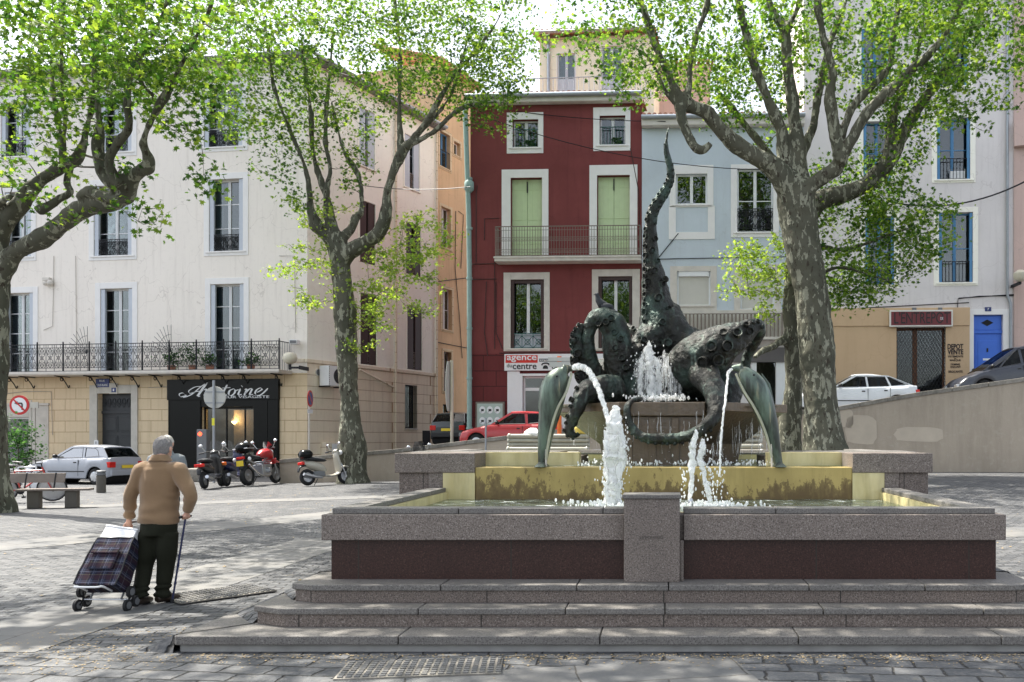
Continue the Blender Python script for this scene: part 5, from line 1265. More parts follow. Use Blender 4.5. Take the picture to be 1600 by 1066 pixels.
jet([(1143, 577, 10.5, 4), (1138, 583, 10.45, 5), (1136, 600, 10.3, 4), (1133, 625, 10.2, 4), (1130, 650, 10.1, 3.5), (1127, 680, 10.0, 4), (1125, 710, 9.9, 3), (1124, 745, 9.85, 3)], 'water_jet', 'thin trickling water jet falling from the right dolphin mouth', m_foam_s, amp=.35, drops=((1126, 730, 9.9, 2, 16, 26, .008),))
o = jet([(961, 639, 9.4, 6), (962, 648, 9.4, 17), (961, 662, 9.4, 24), (959, 680, 9.4, 26), (957, 700, 9.4, 26), (956, 720, 9.4, 22), (957, 745, 9.4, 18), (957, 770, 9.4, 22), (956, 792, 9.4, 26)], 'water_jet', 'tall frothy white water column rising left of the inscription block', m_foam_s, amp=2.2, n=18,
    drops=((978, 700, 9.4, 4, 30, 40, .009), (950, 750, 9.4, 7, 25, 60, .012), (966, 765, 9.4, 6, 20, 60, .012), (958, 650, 9.4, 8, 10, 16, .008)))
jet([(966, 660, 9.35, 8), (972, 700, 9.35, 13), (969, 730, 9.35, 12), (965, 760, 9.35, 9), (963, 788, 9.35, 8)], 'water_jet', '', m_foam_s, amp=1.8, parent=o)
jet([(948, 690, 9.35, 10), (946, 720, 9.35, 10), (947, 750, 9.35, 7), (949, 785, 9.35, 6)], 'water_jet', '', m_foam_s, amp=1.6, parent=o)
o = jet([(1086, 673, 9.3, 5), (1085, 684, 9.3, 10), (1083, 700, 9.3, 11), (1082, 725, 9.3, 12), (1080, 750, 9.3, 9), (1079, 782, 9.3, 8)], 'water_jet', 'frothy white water column rising right of the inscription block', m_foam_s, amp=1.3,
    drops=((1070, 755, 9.3, 4, 18, 30, .009), (1104, 740, 9.3, 8, 25, 50, .010), (1113, 765, 9.3, 9, 16, 60, .010), (1094, 700, 9.3, 7, 14, 20, .009)))
jet([(1098, 688, 9.3, 5), (1098, 700, 9.3, 9), (1095, 720, 9.3, 9), (1100, 745, 9.3, 7), (1106, 768, 9.3, 7), (1110, 786, 9.3, 6)], 'water_jet', '', m_foam_s, amp=1.4, parent=o)
m = MB(); c = P(1079, 786, 9.3); m.lathe([(.03, -.1), (.03, .02), (.02, .05)], 10, c); nz_ = m.build('nozzle', m_alu, o)
# cascade inside the octopus and drips from the bowl: many strands
def strands(name, label, spec, mat, cat='cascade'):
    m = MB()
    for (x0, x1, y0, y1, D0, D1, cnt, r) in spec:
        for _ in range(cnt):
            x = random.uniform(x0, x1); ya = random.uniform(y0, y0+(y1-y0)*.35); D = random.uniform(D0, D1); L = random.uniform(.35, 1)*(y1-ya); dx = random.uniform(-4, 4)
            k = 7; p = [P(x+dx*(i/k)**2+random.uniform(-.7, .7), ya+L*i/k, D-.05*i/k) for i in range(k+1)]
            m.tube(p, [r*random.uniform(.2, 1.2) for _ in range(k+1)], 5)
            for q in range(3): blob_drop(m, P(x+random.gauss(0, 4), random.uniform(ya, y1), D-.05), r*random.uniform(.5, 1.2))
    return tag(m.build(name, mat, smooth=70), label, cat)
o = strands('water_cascade', 'white water cascade gushing from under the octopus into the bowl', [(1000, 1050, 556, 622, 12.2, 12.45, 34, .006), (1040, 1056, 556, 618, 12.25, 12.4, 8, .009)], m_foam_s)
for cp in ([(1012, 535, 12.3, 5), (1013, 545, 12.3, 13), (1015, 560, 12.28, 15), (1017, 580, 12.25, 13), (1019, 600, 12.22, 15), (1019, 622, 12.2, 20)], [(1022, 556, 12.32, 4), (1027, 570, 12.3, 9), (1029, 590, 12.28, 8), (1031, 620, 12.25, 11)], [(1004, 552, 12.34, 4), (1002, 575, 12.3, 8), (1001, 600, 12.28, 7), (1000, 620, 12.25, 9)]):
    jet(cp, 'cascade_stream', '', m_foam_s, amp=2.0, parent=o, n=12, drops=((cp[0][0], 580, 12.2, 9, 18, 60, .008),))
strands('water_veil', 'thin grey veil of falling water behind the white cascade', [(994, 1010, 556, 622, 12.35, 12.45, 40, .020), (1034, 1062, 546, 622, 12.35, 12.45, 50, .020)], m_veil)
m = MB()
for _ in range(260): blob_drop(m, P(random.gauss(1028, 22), 622+random.gauss(0, 2.5), random.uniform(11.7, 12.4)), random.uniform(.006, .02))
m.build('splash', m_foam_s, o)
strands('water_drips', 'fine drips falling from the rim of the stone bowl', [(990, 1100, 640, 718, 11.2, 11.25, 14, .003), (890, 985, 650, 716, 11.9, 12.0, 10, .003), (1120, 1200, 648, 716, 11.9, 12.1, 34, .003), (1090, 1130, 690, 722, 11.3, 11.5, 10, .004)], m_foam_s, 'drips')
m = MB()
for _ in range(260): blob_drop(m, Vector((random.uniform(-1.1, 1.4), random.uniform(10.8, 11.6), 1.29+abs(random.gauss(0, .03)))), random.uniform(.004, .014))
for _ in range(260): blob_drop(m, Vector((random.gauss(-.55, .25), random.gauss(9.35, .25), .90+abs(random.gauss(0, .02)))), random.uniform(.006, .018))
for _ in range(260): blob_drop(m, Vector((random.gauss(.42, .25), random.gauss(9.25, .25), .90+abs(random.gauss(0, .02)))), random.uniform(.006, .018))
tag(m.build('water_spray', m_foam_s), kind='stuff')
# pigeon on the arched tentacle
c = P(943, 482, 12.6); t = thing('pigeon', 'dark pigeon perched on top of the arched tentacle', 'pigeon', c)
m = MB(); S = 1.25
p = [Vector(q)*S for q in ((.135, 0, -.03), (.09, 0, -.01), (.03, 0, .02), (-.03, 0, .055), (-.062, 0, .10), (-.072, 0, .14), (-.082, 0, .165), (-.10, 0, .165))]
m.tube(p, [a*S for a in (.014, .03, .048, .05, .036, .025, .024, .010)], 12)
m.tube([Vector((-.10, 0, .163))*S, Vector((-.125, 0, .155))*S], [.008, .002], 6)
b = remeshed(m, 'pigeon_body', simple('pigeon_feathers', (.022, .024, .03), .6, .4, 20), t, .007, 3)
m = MB()
for sg in (-1, 1): m.tube([Vector((.0, sg*.02, -.0))*S, Vector((.005, sg*.02, -.05))*S], .004, 5)
m.build('leg', m_brown, t)
for sg in (-1, 1):
    m = MB(); m.ell((.045*S, sg*.048*S, .02*S), (.075*S, .012*S, .03*S), 10, 6); m.build('wing', simple('wing_grey', (.035, .038, .045), .6), t, smooth=True)
# ------------------------------------------------------------------ plane trees
def leaf_template():
    v = [(0, 0, 0)]; 
    an = [(-90, .10), (-50, .34), (-35, .22), (5, .52), (28, .26), (62, .58), (76, .33), (90, .66), (104, .33), (118, .58), (152, .26), (175, .52), (215, .22), (230, .34)]
    for a, r in an: v.append((cos(R(a))*r, sin(R(a))*r+.1, -.10*abs(cos(R(a)))*r*2-.05*r))
    return np.array(v), len(an)
LT, LN = leaf_template()
def leaves(name, mat, parent, centres, per, spread, size, seed, lite=False):
    rg = np.random.default_rng(seed); c = np.repeat(np.array(centres), per, axis=0); n = len(c)
    c = c+rg.normal(0, 1, (n, 3))*np.array(spread)
    T = LT[[0, 2, 4, 6, 8, 10, 12, 14]] if lite else LT
    k = len(T)
    tilt = rg.normal(0, .75, n); yaw = rg.uniform(0, 2*pi, n); roll = rg.normal(0, .6, n); s = size*rg.uniform(.55, 1.25, n)
    cy, sy = np.cos(yaw), np.sin(yaw); ct, st = np.cos(tilt), np.sin(tilt); cr, sr = np.cos(roll), np.sin(roll)
    v = T[None]*s[:, None, None]
    x, y, z = v[..., 0], v[..., 1], v[..., 2]
    y, z = y*ct[:, None]-z*st[:, None], y*st[:, None]+z*ct[:, None]
    x, z = x*cr[:, None]+z*sr[:, None], -x*sr[:, None]+z*cr[:, None]
    x, y = x*cy[:, None]-y*sy[:, None], x*sy[:, None]+y*cy[:, None]
    V = np.stack([x, y, z], -1)+c[:, None]
    V = V.reshape(-1, 3); p = k-1
    tri = np.array([(0, 1+i, 1+(i+1) % p) for i in range(p)])
    Fc = (tri[None]+(np.arange(n)*k)[:, None, None]).reshape(-1, 3)
    me = bpy.data.meshes.new(name); me.vertices.add(len(V)); me.vertices.foreach_set('co', V.ravel())
    me.loops.add(Fc.size); me.loops.foreach_set('vertex_index', Fc.ravel().astype(np.int32))
    me.polygons.add(len(Fc)); me.polygons.foreach_set('loop_start', (np.arange(len(Fc))*3).astype(np.int32)); 
    me.materials.append(mat); me.update(calc_edges=True)
    o = mesh_obj(name, me, parent); return o
def tree(name, label, base, limbs, clumps, seed, vox=.05, leafsize=.17, per=10, spread=.24, mat=None, loose=None, group='plane trees of the square', nj=.35):
    """limbs: lists of (px, py, D, width px); clumps: (px, py, D, rx, ry, rz, n)"""
    random.seed(seed); rg = np.random.default_rng(seed)
    t = thing(name, label, 'tree', base, 0, group); off = Vector(base)
    m = MB(); nodes = []; rad = []
    for L in limbs:
        s = spline(L, 6); pp = [P(a, b, D) for a, b, D, w in s]; rr = [max(w*D/F/2, .02) for a, b, D, w in s]
        m.tube(pp, rr, 12)
        for q, r in zip(pp, rr): nodes.append(q); rad.append(r)
    def knob(v): return .05*mnoise.fractal(v*1.1, 1, 2, 3)+.02*mnoise.noise(v*5)
    o = remeshed(m, 'trunk', m_bark, t, vox, 3, knob); o.location = -off
    # attractors
    att = []
    for (a, b, D, rx, ry, rz0, n) in clumps:
        c = P(a, b, D); k = 0
        while k < n:
            u = rg.uniform(-1, 1, 3); l = np.linalg.norm(u)
            if l > 1 or rg.random() > .35+.65*l: continue
            q = Vector((c.x+u[0]*rx, c.y+u[1]*ry, c.z+u[2]*rz0)); att.append(q); k += 1
    NP = np.array([tuple(q) for q in nodes]); RP = np.array(rad)
    A = np.array([tuple(q) for q in att]); d0 = np.array([np.min(np.linalg.norm(NP-a, axis=1)) for a in A]); order = np.argsort(d0)
    tw = MB(); pts = list(NP); rr = list(RP); arr = np.zeros((len(pts)+len(A)*6, 3)); ra = np.zeros(len(arr)); arr[:len(pts)] = NP; ra[:len(pts)] = RP; cnt = len(pts); LC = []
    # only limbs above the fork carry twigs
    for i in order:
        a = A[i]; d = np.linalg.norm(arr[:cnt]-a, axis=1)+np.maximum(0, arr[:cnt, 2]-a[2])*.5; j = int(np.argmin(d)); p0 = arr[j].copy(); L = np.linalg.norm(a-p0)
        r0 = min(ra[j]*.7, .012+.012*L); r1 = .006; k = max(2, min(5, int(L/.35)+1)); pl = [p0]; side = rg.normal(0, .09*L, 3)
        for q in range(1, k+1):
            f = q/k; p = p0+(a-p0)*f+side*math.sin(pi*f)+rg.normal(0, .02*L, 3); p[2] += .10*L*math.sin(pi*f)*(-1 if a[2] < p0[2] else 1); pl.append(p)
            arr[cnt] = p; ra[cnt] = r0+(r1-r0)*f; cnt += 1
        tw.tube([Vector(p) for p in pl], [r0+(r1-r0)*q/k for q in range(k+1)], 4, caps=False)
        LC.append(a); 
        if L > .5: LC.append(p0+(a-p0)*.7+side*.7)
    w = tw.build('twigs', m_twig, t, recalc=False, smooth=80); w.location = -off
    LC = np.array(LC)
    mid = rg.random(len(LC)) < .45
    lv = leaves('crown', mat or m_leaf, t, LC[~mid], per, (spread, spread, spread*.8), leafsize, seed+1, lite=False); lv.location = -off
    if mid.any(): lv = leaves('crown', loose or m_leaf_d, t, LC[mid], per, (spread, spread, spread*.8), leafsize*.95, seed+2); lv.location = -off
    return t
# --- right-hand big tree
D1 = 25.5
def W_(pts, D): return [(a, b, (D if not isinstance(D, (list, tuple)) else D[0]+(D[1]-D[0])*i/(len(pts)-1)), w) for i, (a, b, w) in enumerate(pts)]
T1 = [W_([(1291, 765, 92), (1290, 715, 80), (1288, 690, 68), (1284, 650, 57), (1281, 600, 54), (1275, 520, 57), (1266, 450, 55), (1256, 400, 56), (1249, 355, 58), (1244, 310, 62), (1240, 284, 50)], D1),
      W_([(1240, 300, 50), (1210, 264, 34), (1180, 246, 28), (1150, 226, 26), (1124, 200, 24), (1105, 176, 24), (1086, 168, 20), (1066, 160, 24)], [25.4, 24.2]),
      W_([(1066, 162, 22), (1049, 128, 12), (1026, 75, 11), (1008, 22, 9), (985, -40, 8), (960, -110, 6)], [24.2, 23.5]),
      W_([(1070, 160, 18), (1077, 130, 12), (1079, 94, 10), (1090, 50, 9), (1104, 10, 8), (1115, -60, 7)], [24.2, 24.8]),
      W_([(1062, 165, 16), (1066, 190, 14), (1075, 212, 14), (1088, 232, 15), (1100, 234, 14), (1110, 224, 10)], 24.1),
      W_([(1062, 162, 12), (1045, 150, 6), (1020, 100, 6), (1000, 80, 5), (965, 60, 4), (930, 40, 3)], [24.2, 23.8]),
      W_([(1236, 275, 40), (1224, 240, 22), (1221, 203, 17), (1204, 165, 16), (1187, 124, 15), (1169, 67, 13), (1154, 0, 11), (1148, -80, 8)], [25.5, 24.6]),
      W_([(1246, 290, 36), (1246, 232, 26), (1240, 169, 20), (1231, 112, 18), (1225, 48, 18), (1205, 12, 11), (1192, -50, 9)], [25.5, 25.2]),
      W_([(1225, 50, 16), (1240, 25, 10), (1250, 0, 10), (1262, -60, 8)], 25.2),
      W_([(1250, 330, 44), (1264, 296, 28), (1285, 278, 24), (1312, 252, 24), (1304, 206, 18), (1297, 150, 16), (1300, 109, 15), (1285, 49, 13), (1277, 0, 12), (1272, -80, 9)], [25.3, 24.3]),
      W_([(1312, 255, 22), (1330, 220, 18), (1356, 176, 18), (1405, 127, 16), (1450, 86, 15), (1480, 49, 13), (1502, 0, 12), (1530, -70, 9)], [24.8, 23.6]),
      W_([(1308, 245, 18), (1318, 205, 13), (1337, 161, 12), (1386, 109, 11), (1394, 67, 11), (1405, 0, 10), (1410, -60, 8)], [24.8, 25.4]),
      W_([(1252, 330, 40), (1246, 260, 22), (1270, 200, 14), (1278, 150, 12), (1300, 60, 10), (1330, -20, 8)], [25.8, 27])]
C1 = [(940, 30, 24, 1.9, 2.2, 1.5, 57), (1010, 70, 24, 1.7, 2, 1.6, 66), (1090, 40, 24.5, 1.9, 2.2, 1.5, 66), (1170, 60, 25.5, 1.8, 2.6, 2.0, 74), (1260, 40, 26, 1.9, 2.8, 1.9, 74), (1350, 60, 25.5, 1.9, 2.6, 2.0, 82), (1440, 70, 24.5, 1.9, 2.6, 2.0, 90), (1530, 90, 24, 1.9, 2.4, 2.0, 90), (1500, 20, 24, 2.2, 2.4, 1.6, 74), (1590, 40, 24, 1.6, 2.2, 1.8, 57), (1150, 140, 26.5, 1.3, 1.6, .9, 20), (1300, -60, 25, 5.5, 3.4, 1.6, 132), (1050, -60, 24, 2.8, 2.4, 1.6, 49), (1420, 180, 25.5, 1.3, 1.5, .8, 18), (1520, 150, 24.3, 1.3, 1.5, .6, 19), (990, 125, 24, 1.3, 1.4, .5, 20), (1380, 130, 26.5, 1.6, 1.4, .9, 20)]
tree('plane_tree', 'big forked plane tree with mottled bark directly behind the right corner of the fountain', (P(1290, 0, D1).x, D1, .35), T1, C1, 21, leafsize=.155, per=13, spread=.19)
D2 = 27.2
T2 = [W_([(1232, 752, 60), (1232, 700, 44), (1236, 650, 34), (1239, 600, 30), (1238, 550, 27), (1236, 480, 26), (1242, 410, 30), (1262, 340, 32), (1285, 312, 30), (1320, 302, 28), (1350, 290, 27), (1376, 268, 28), (1396, 240, 24), (1412, 208, 20), (1432, 172, 16), (1470, 120, 13), (1500, 70, 11), (1530, 20, 9), (1560, -60, 7)], [27.2, 25.8]),
      W_([(1385, 262, 22), (1392, 210, 15), (1400, 165, 12), (1425, 110, 10), (1440, 50, 8), (1450, -30, 7)], [26.2, 26.4]),
      W_([(1232, 530, 26), (1218, 535, 13), (1206, 542, 12), (1192, 548, 10), (1179, 559, 7)], [27, 25.0]),
      W_([(1262, 345, 30), (1240, 300, 16), (1200, 240, 13), (1160, 190, 10), (1120, 140, 8)], [27.4, 28.2]),
      W_([(1260, 380, 14), (1320, 390, 7), (1380, 370, 6), (1440, 350, 4)], [27.2, 26.2]), W_([(1240, 470, 9), (1300, 420, 7), (1360, 430, 5), (1420, 450, 3)], [27.2, 26])]
C2 = [(1320, 340, 27, 1.3, 1.5, .9, 78), (1390, 330, 26.5, 1.3, 1.5, 1.0, 88), (1320, 420, 27, 1.2, 1.4, .8, 74), (1400, 400, 26.3, 1.2, 1.4, .9, 74), (1450, 360, 26, .9, 1.2, .9, 40), (1280, 460, 27, .9, 1.2, .5, 34), (1350, 460, 26.6, 1.1, 1.1, .4, 37), (1180, 150, 28, 2.0, 1.8, 1.5, 60), (1100, 120, 28.2, 1.8, 1.6, 1.2, 50), (1450, 150, 26, 1.6, 1.6, .9, 40), (1340, 270, 27.5, 1.5, 1.4, .7, 57), (1460, 40, 26.5, 2.2, 2.0, 1.2, 70), (1180, 60, 28, 2.2, 2.0, 1.2, 50), (1430, 240, 26, .9, 1, .7, 14)]
tree('plane_tree', 'slimmer plane tree close behind the big forked one, with a sawn low branch pointing left', (P(1232, 0, D2).x, D2, .4), T2, C2, 31, leafsize=.15, per=14, spread=.19)
C2b = [(1185, 400, 26.8, .9, .8, .35, 12), (1170, 420, 26.8, .9, .8, .5, 14), (1200, 455, 26.8, .6, .7, .5, 12), (1150, 455, 26.6, .5, .6, .25, 6), (1215, 380, 26.8, .4, .6, .5, 8), (1195, 490, 26.6, .4, .5, .3, 5), (1160, 390, 26.6, .5, .5, .3, 6), (1210, 430, 26.6, .5, .5, .5, 8)]
tr = bpy.data.objects['plane_tree.001']
# young sprouts leaving the slim trunk on the left
def sprouts(parent, base_nodes, clumps, seed, size=.13, per=7, mat=None):
    rg = np.random.default_rng(seed); tw = MB(); LC = []; off = parent.location; pts = []
    for (a, b, D, rx, ry, rz0, n) in clumps:
        c = P(a, b, D)
        for _ in range(int(n*1.7)):
            u = rg.normal(0, .55, 3); pts.append(Vector((c.x+u[0]*rx, c.y+u[1]*ry, c.z+u[2]*rz0)))
    N_ = list(base_nodes); pts.sort(key=lambda p: min((w-p).length for w in base_nodes))
    for p in pts:
        q = min(N_, key=lambda w: (w-p).length+max(0, w.z-p.z)*.3); L = (p-q).length; prev = q; k = max(2, int(L/.3)); side = Vector(rg.normal(0, .10*L, 3)); ch = [q]
        for i in range(1, k+1):
            f = i/k; ch.append(q.lerp(p, f)+side*sin(pi*f)+Vector((0, 0, .12*L*sin(pi*f)))+Vector(rg.normal(0, .015, 3)))
        tw.tube(ch, [.010-.006*i/k for i in range(k+1)], 4, caps=False); N_ += ch[1:]; LC += [tuple(v) for v in ch[max(1, k-2):]]
    w = tw.build('sprout', m_twig, parent, recalc=False); w.location = -off
    l = leaves('sprout_leaves', mat or m_leaf_y, parent, np.array(LC), per, (.13, .13, .09), size, seed); l.location = -off
sprouts(tr, [P(1236, y, 27) for y in range(360, 520, 8)], C2b, 5)
# --- middle tree
D3 = 30
T3 = [W_([(552, 770, 58), (552, 757, 52), (550, 735, 42), (549, 712, 44), (549, 690, 42), (546, 650, 31), (545, 600, 29), (543, 560, 31), (541, 512, 34), (540, 490, 36), (537, 456, 29), (532, 420, 29), (528, 385, 32), (524, 365, 28)], D3),
      W_([(524, 385, 26), (508, 366, 18), (494, 352, 20), (486, 328, 12), (479, 270, 8), (456, 210, 7), (430, 143, 6), (422, 94, 5), (412, 30, 4)], [30, 29.3]),
      W_([(523, 370, 22), (519, 345, 14), (514, 320, 11), (490, 244, 7), (486, 180, 7), (479, 124, 6), (471, 60, 5)], [30, 30.4]),
      W_([(522, 368, 20), (511, 330, 12), (511, 296, 9), (516, 263, 8), (509, 225, 7), (510, 169, 7), (516, 110, 6), (520, 50, 5)], [30, 29.8]),
      W_([(528, 378, 18), (548, 358, 13), (556, 340, 12), (565, 328, 8), (561, 278, 7), (539, 240, 6), (528, 203, 5), (518, 160, 4)], [30, 30.6]),
      W_([(532, 410, 26), (550, 392, 24), (572, 378, 22), (590, 366, 22), (603, 340, 18), (606, 300, 13), (616, 265, 12), (630, 236, 13), (640, 222, 10)], [30, 29.2]),
      W_([(628, 240, 11), (625, 200, 10), (624, 131, 8), (625, 75, 7), (618, 10, 5), (610, -50, 4)], [29.3, 29.8]),
      W_([(635, 232, 10), (650, 210, 8), (670, 184, 8), (708, 120, 7), (738, 86, 6), (775, 37, 5), (800, -20, 4)], [29.2, 28.4]),
      W_([(640, 226, 9), (678, 206, 7), (715, 173, 6), (756, 161, 5), (797, 161, 4)], [29.2, 28.2]),
      W_([(636, 230, 8), (690, 170, 6), (712, 130, 5), (730, 60, 4)], [29.2, 29.8])]
C3 = [(370, 110, 29.3, 1.9, 2.4, 1.9, 96), (350, 40, 29, 2.0, 2.4, 1.6, 102), (430, 60, 29.5, 1.8, 2.8, 1.8, 119), (510, 60, 30, 2.0, 3, 2.0, 137), (600, 60, 29.8, 2.1, 3, 2.0, 142), (690, 70, 29.2, 2.0, 2.8, 2.0, 131), (770, 50, 28.8, 1.7, 2.4, 1.7, 102), (440, 160, 29.5, 1.7, 2.0, 1.1, 57), (540, 160, 30, 1.8, 2, .9, 45), (650, 150, 29.5, 1.5, 2, .8, 45), (740, 135, 28.6, 1.5, 1.8, .9, 57), (790, 100, 28.4, 1.0, 1.5, .8, 40), (760, 178, 28.4, 1.1, 1.2, .4, 27), (580, -50, 29.5, 5.5, 3.4, 1.6, 194), (400, 200, 29.4, 1.3, 1.4, .8, 29), (480, 215, 29.6, 1.0, 1.1, .7, 22), (430, 260, 29.4, 1.0, 1.0, .5, 15), (470, 320, 29.6, .7, .8, .6, 15), (560, 270, 30, .6, .7, .9, 17), (545, 215, 30, .8, 1, .7, 17)]
tree('plane_tree', 'slender mottled plane tree standing behind the scooters in front of the cream building', (P(552, 0, D3).x, D3, 0), T3, C3, 41, vox=.035, leafsize=.145, per=14, spread=.19)
tr = bpy.data.objects['plane_tree.002']
sprouts(tr, [P(540, y, 30) for y in range(400, 500, 8)]+[P(520+i*5, 385-i, 30) for i in range(14)],
        [(470, 425, 29.7, 1.0, .6, .35, 12), (480, 470, 29.7, .8, .6, .3, 10), (505, 395, 29.8, .6, .6, .5, 10), (590, 470, 29.7, .8, .7, .6, 22), (620, 440, 29.6, .9, .7, .5, 20), (580, 510, 29.7, .7, .6, .4, 12), (640, 400, 29.5, 1.0, .7, .5, 20), (660, 350, 29.4, .9, .7, .5, 16), (650, 480, 29.5, .5, .5, .3, 8), (600, 400, 29.8, .6, .6, .4, 12), (500, 330, 29.8, .8, .7, .4, 14), (690, 370, 29.3, .6, .6, .4, 8), (670, 430, 29.3, .6, .6, .5, 9), (560, 540, 29.7, .5, .5, .3, 5), (465, 395, 29.7, .4, .4, .3, 4)], 8)
# --- left tree
D4 = 19
T4 = [W_([(-12, 815, 74), (-12, 790, 62), (-13, 740, 46), (-12, 650, 40), (-10, 560, 40), (-10, 480, 40), (-6, 440, 42)], D4),
      W_([(-8, 452, 36), (19, 400, 26), (48, 383, 24), (75, 367, 25), (105, 343, 28), (128, 328, 30), (150, 320, 28), (172, 316, 28), (192, 306, 34), (198, 290, 32), (212, 272, 24), (230, 262, 22)], [19, 17.2]),
      W_([(230, 266, 20), (232, 250, 18), (224, 226, 14), (230, 200, 12), (242, 176, 11), (259, 148, 11), (278, 113, 10), (297, 75, 9), (322, 28, 8), (340, -20, 7)], [17.2, 16.2]),
      W_([(-8, 450, 34), (-6, 390, 28), (6, 350, 26), (30, 322, 26), (56, 287, 24), (94, 263, 18), (122, 246, 15), (134, 206, 12), (145, 158, 11), (148, 100, 9), (152, 40, 8), (150, -40, 6)], [19, 17.4]),
      W_([(98, 258, 14), (98, 230, 11), (101, 188, 11), (97, 140, 9), (96, 94, 8), (98, 19, 7), (100, -40, 5)], [17.8, 17.8]),
      W_([(96, 250, 10), (92, 200, 9), (84, 150, 7), (80, 100, 6)], [17.8, 18.4]),
      W_([(182, 292, 22), (160, 266, 17), (154, 240, 13), (152, 221, 14), (155, 195, 10), (153, 150, 8), (160, 90, 7), (170, 30, 6)], [17.4, 17.2]),
      W_([(190, 290, 20), (176, 270, 14), (172, 250, 12), (184, 224, 11), (200, 206, 11), (201, 180, 9), (199, 161, 9), (206, 113, 8), (238, 58, 7), (262, 0, 6)], [17.3, 16.6]),
      W_([(240, 150, 6), (222, 130, 5), (216, 100, 5), (212, 60, 4)], [16.8, 16.4]),
      W_([(60, 330, 12), (90, 312, 13), (110, 300, 10), (104, 280, 9), (120, 240, 6)], [18.4, 18.6]),
      W_([(-6, 400, 18), (-20, 340, 18), (0, 315, 12), (15, 308, 12)], [19, 18]),
      W_([(124, 308, 14), (140, 300, 14), (170, 310, 15), (190, 312, 16)], [18, 17.3])]
C4 = [(30, 60, 18, 1.3, 2.2, 1.2, 83), (110, 60, 17.5, 1.2, 2.2, 1.2, 87), (190, 60, 17, 1.2, 2.2, 1.2, 87), (270, 60, 16.5, 1.1, 2, 1.1, 72), (60, 150, 18, 1.0, 1.6, .8, 36), (150, 140, 17, 1.0, 1.6, .7, 36), (230, 140, 16.6, .9, 1.4, .6, 26), (30, 240, 18.2, .7, 1, .6, 16), (110, 210, 17.5, .8, 1.2, .5, 18), (310, 120, 16, .6, .8, .7, 18), (290, 220, 16.6, .6, .8, .4, 10), (150, 270, 17.3, .8, 1, .35, 12), (40, 290, 18, .7, .8, .4, 12), (215, 340, 17, .6, .7, .3, 6), (60, -40, 17, 3.2, 3, 1.4, 134), (240, -40, 15.5, 2.6, 2.8, 1.3, 113), (320, 285, 16.6, .5, .5, .25, 6), (200, 30, 14, 1.2, .9, .7, 24), (120, 100, 14, 1.1, .8, .6, 20), (100, 340, 17.8, .5, .6, .2, 4)]
tree('plane_tree', 'gnarled plane tree at the left edge whose heavy limbs reach across the cream facade', (P(-8, 0, D4).x, D4, 0), T4, C4, 51, vox=.035, leafsize=.15, per=11, spread=.17, nj=.2)
# --- tree beside the photographer: its trunk is left of the frame, its canopy shades the fountain
X5, Y5 = -8.6, 8.2
def pz(x, y, z): return (CX+x*F/y, CY-(z-EYE)*F/y, y)
def L5(pts): return [(*pz(x, y, z), w*F/y) for x, y, z, w in pts]
T5 = [L5([(X5, Y5, -.2, 1.1), (X5, Y5, .4, .9), (X5+.05, Y5, 2, .75), (X5, Y5+.05, 4.2, .75), (X5+.1, Y5+.1, 5.0, .7)]),
      L5([(X5, Y5, 4.6, .5), (X5+.9, Y5+.6, 6.7, .34), (X5+3.2, Y5+1.4, 8.9, .25), (X5+6.0, Y5+1.8, 9.4, .16), (X5+9, Y5+1.4, 10.6, .08)]),
      L5([(X5, Y5, 4.6, .5), (X5+.8, Y5-1.2, 6.2, .3), (X5+2.6, Y5-2.6, 8.0, .22), (X5+5, Y5-4, 9.8, .1)]),
      L5([(X5, Y5, 4.6, .5), (X5-1.2, Y5+1, 6.4, .3), (X5-2, Y5+2.6, 8.4, .22), (X5-2.2, Y5+4, 10.4, .1)]),
      L5([(X5, Y5, 4.6, .5), (X5+.5, Y5+1.4, 7.2, .3), (X5+1.8, Y5+3.8, 10, .2), (X5+3.6, Y5+5.6, 11.8, .1)])]
def C5(x, y, z, a, b, c, n): return (*pz(x, y, z), a, b, c, n)
tree('plane_tree', 'plane tree just left of the frame with a canopy overhanging the fountain steps', (X5, Y5, 0), T5,
     [C5(-6, 10.5, 10, 3.4, 3, 1.5, 150), C5(-2.0, 10.0, 10.6, 3.2, 2.6, 1.3, 200), C5(1.5, 9.0, 11.2, 2.8, 2.6, 1.2, 150), C5(-3.5, 7.6, 11, 3.4, 2.2, 1.3, 200), C5(0, 12, 11.4, 3, 2, 1, 100), C5(-7.5, 9, 11.5, 3, 3, 1, 120), C5(-5, 6, 10, 3, 2.4, 1.5, 90), C5(-10.5, 11, 10, 2.4, 2.6, 1.4, 70), C5(-4.6, 13.2, 10.8, 2.6, 1.6, 1.1, 70)], 61, vox=.06, leafsize=.19, per=12, spread=.26)
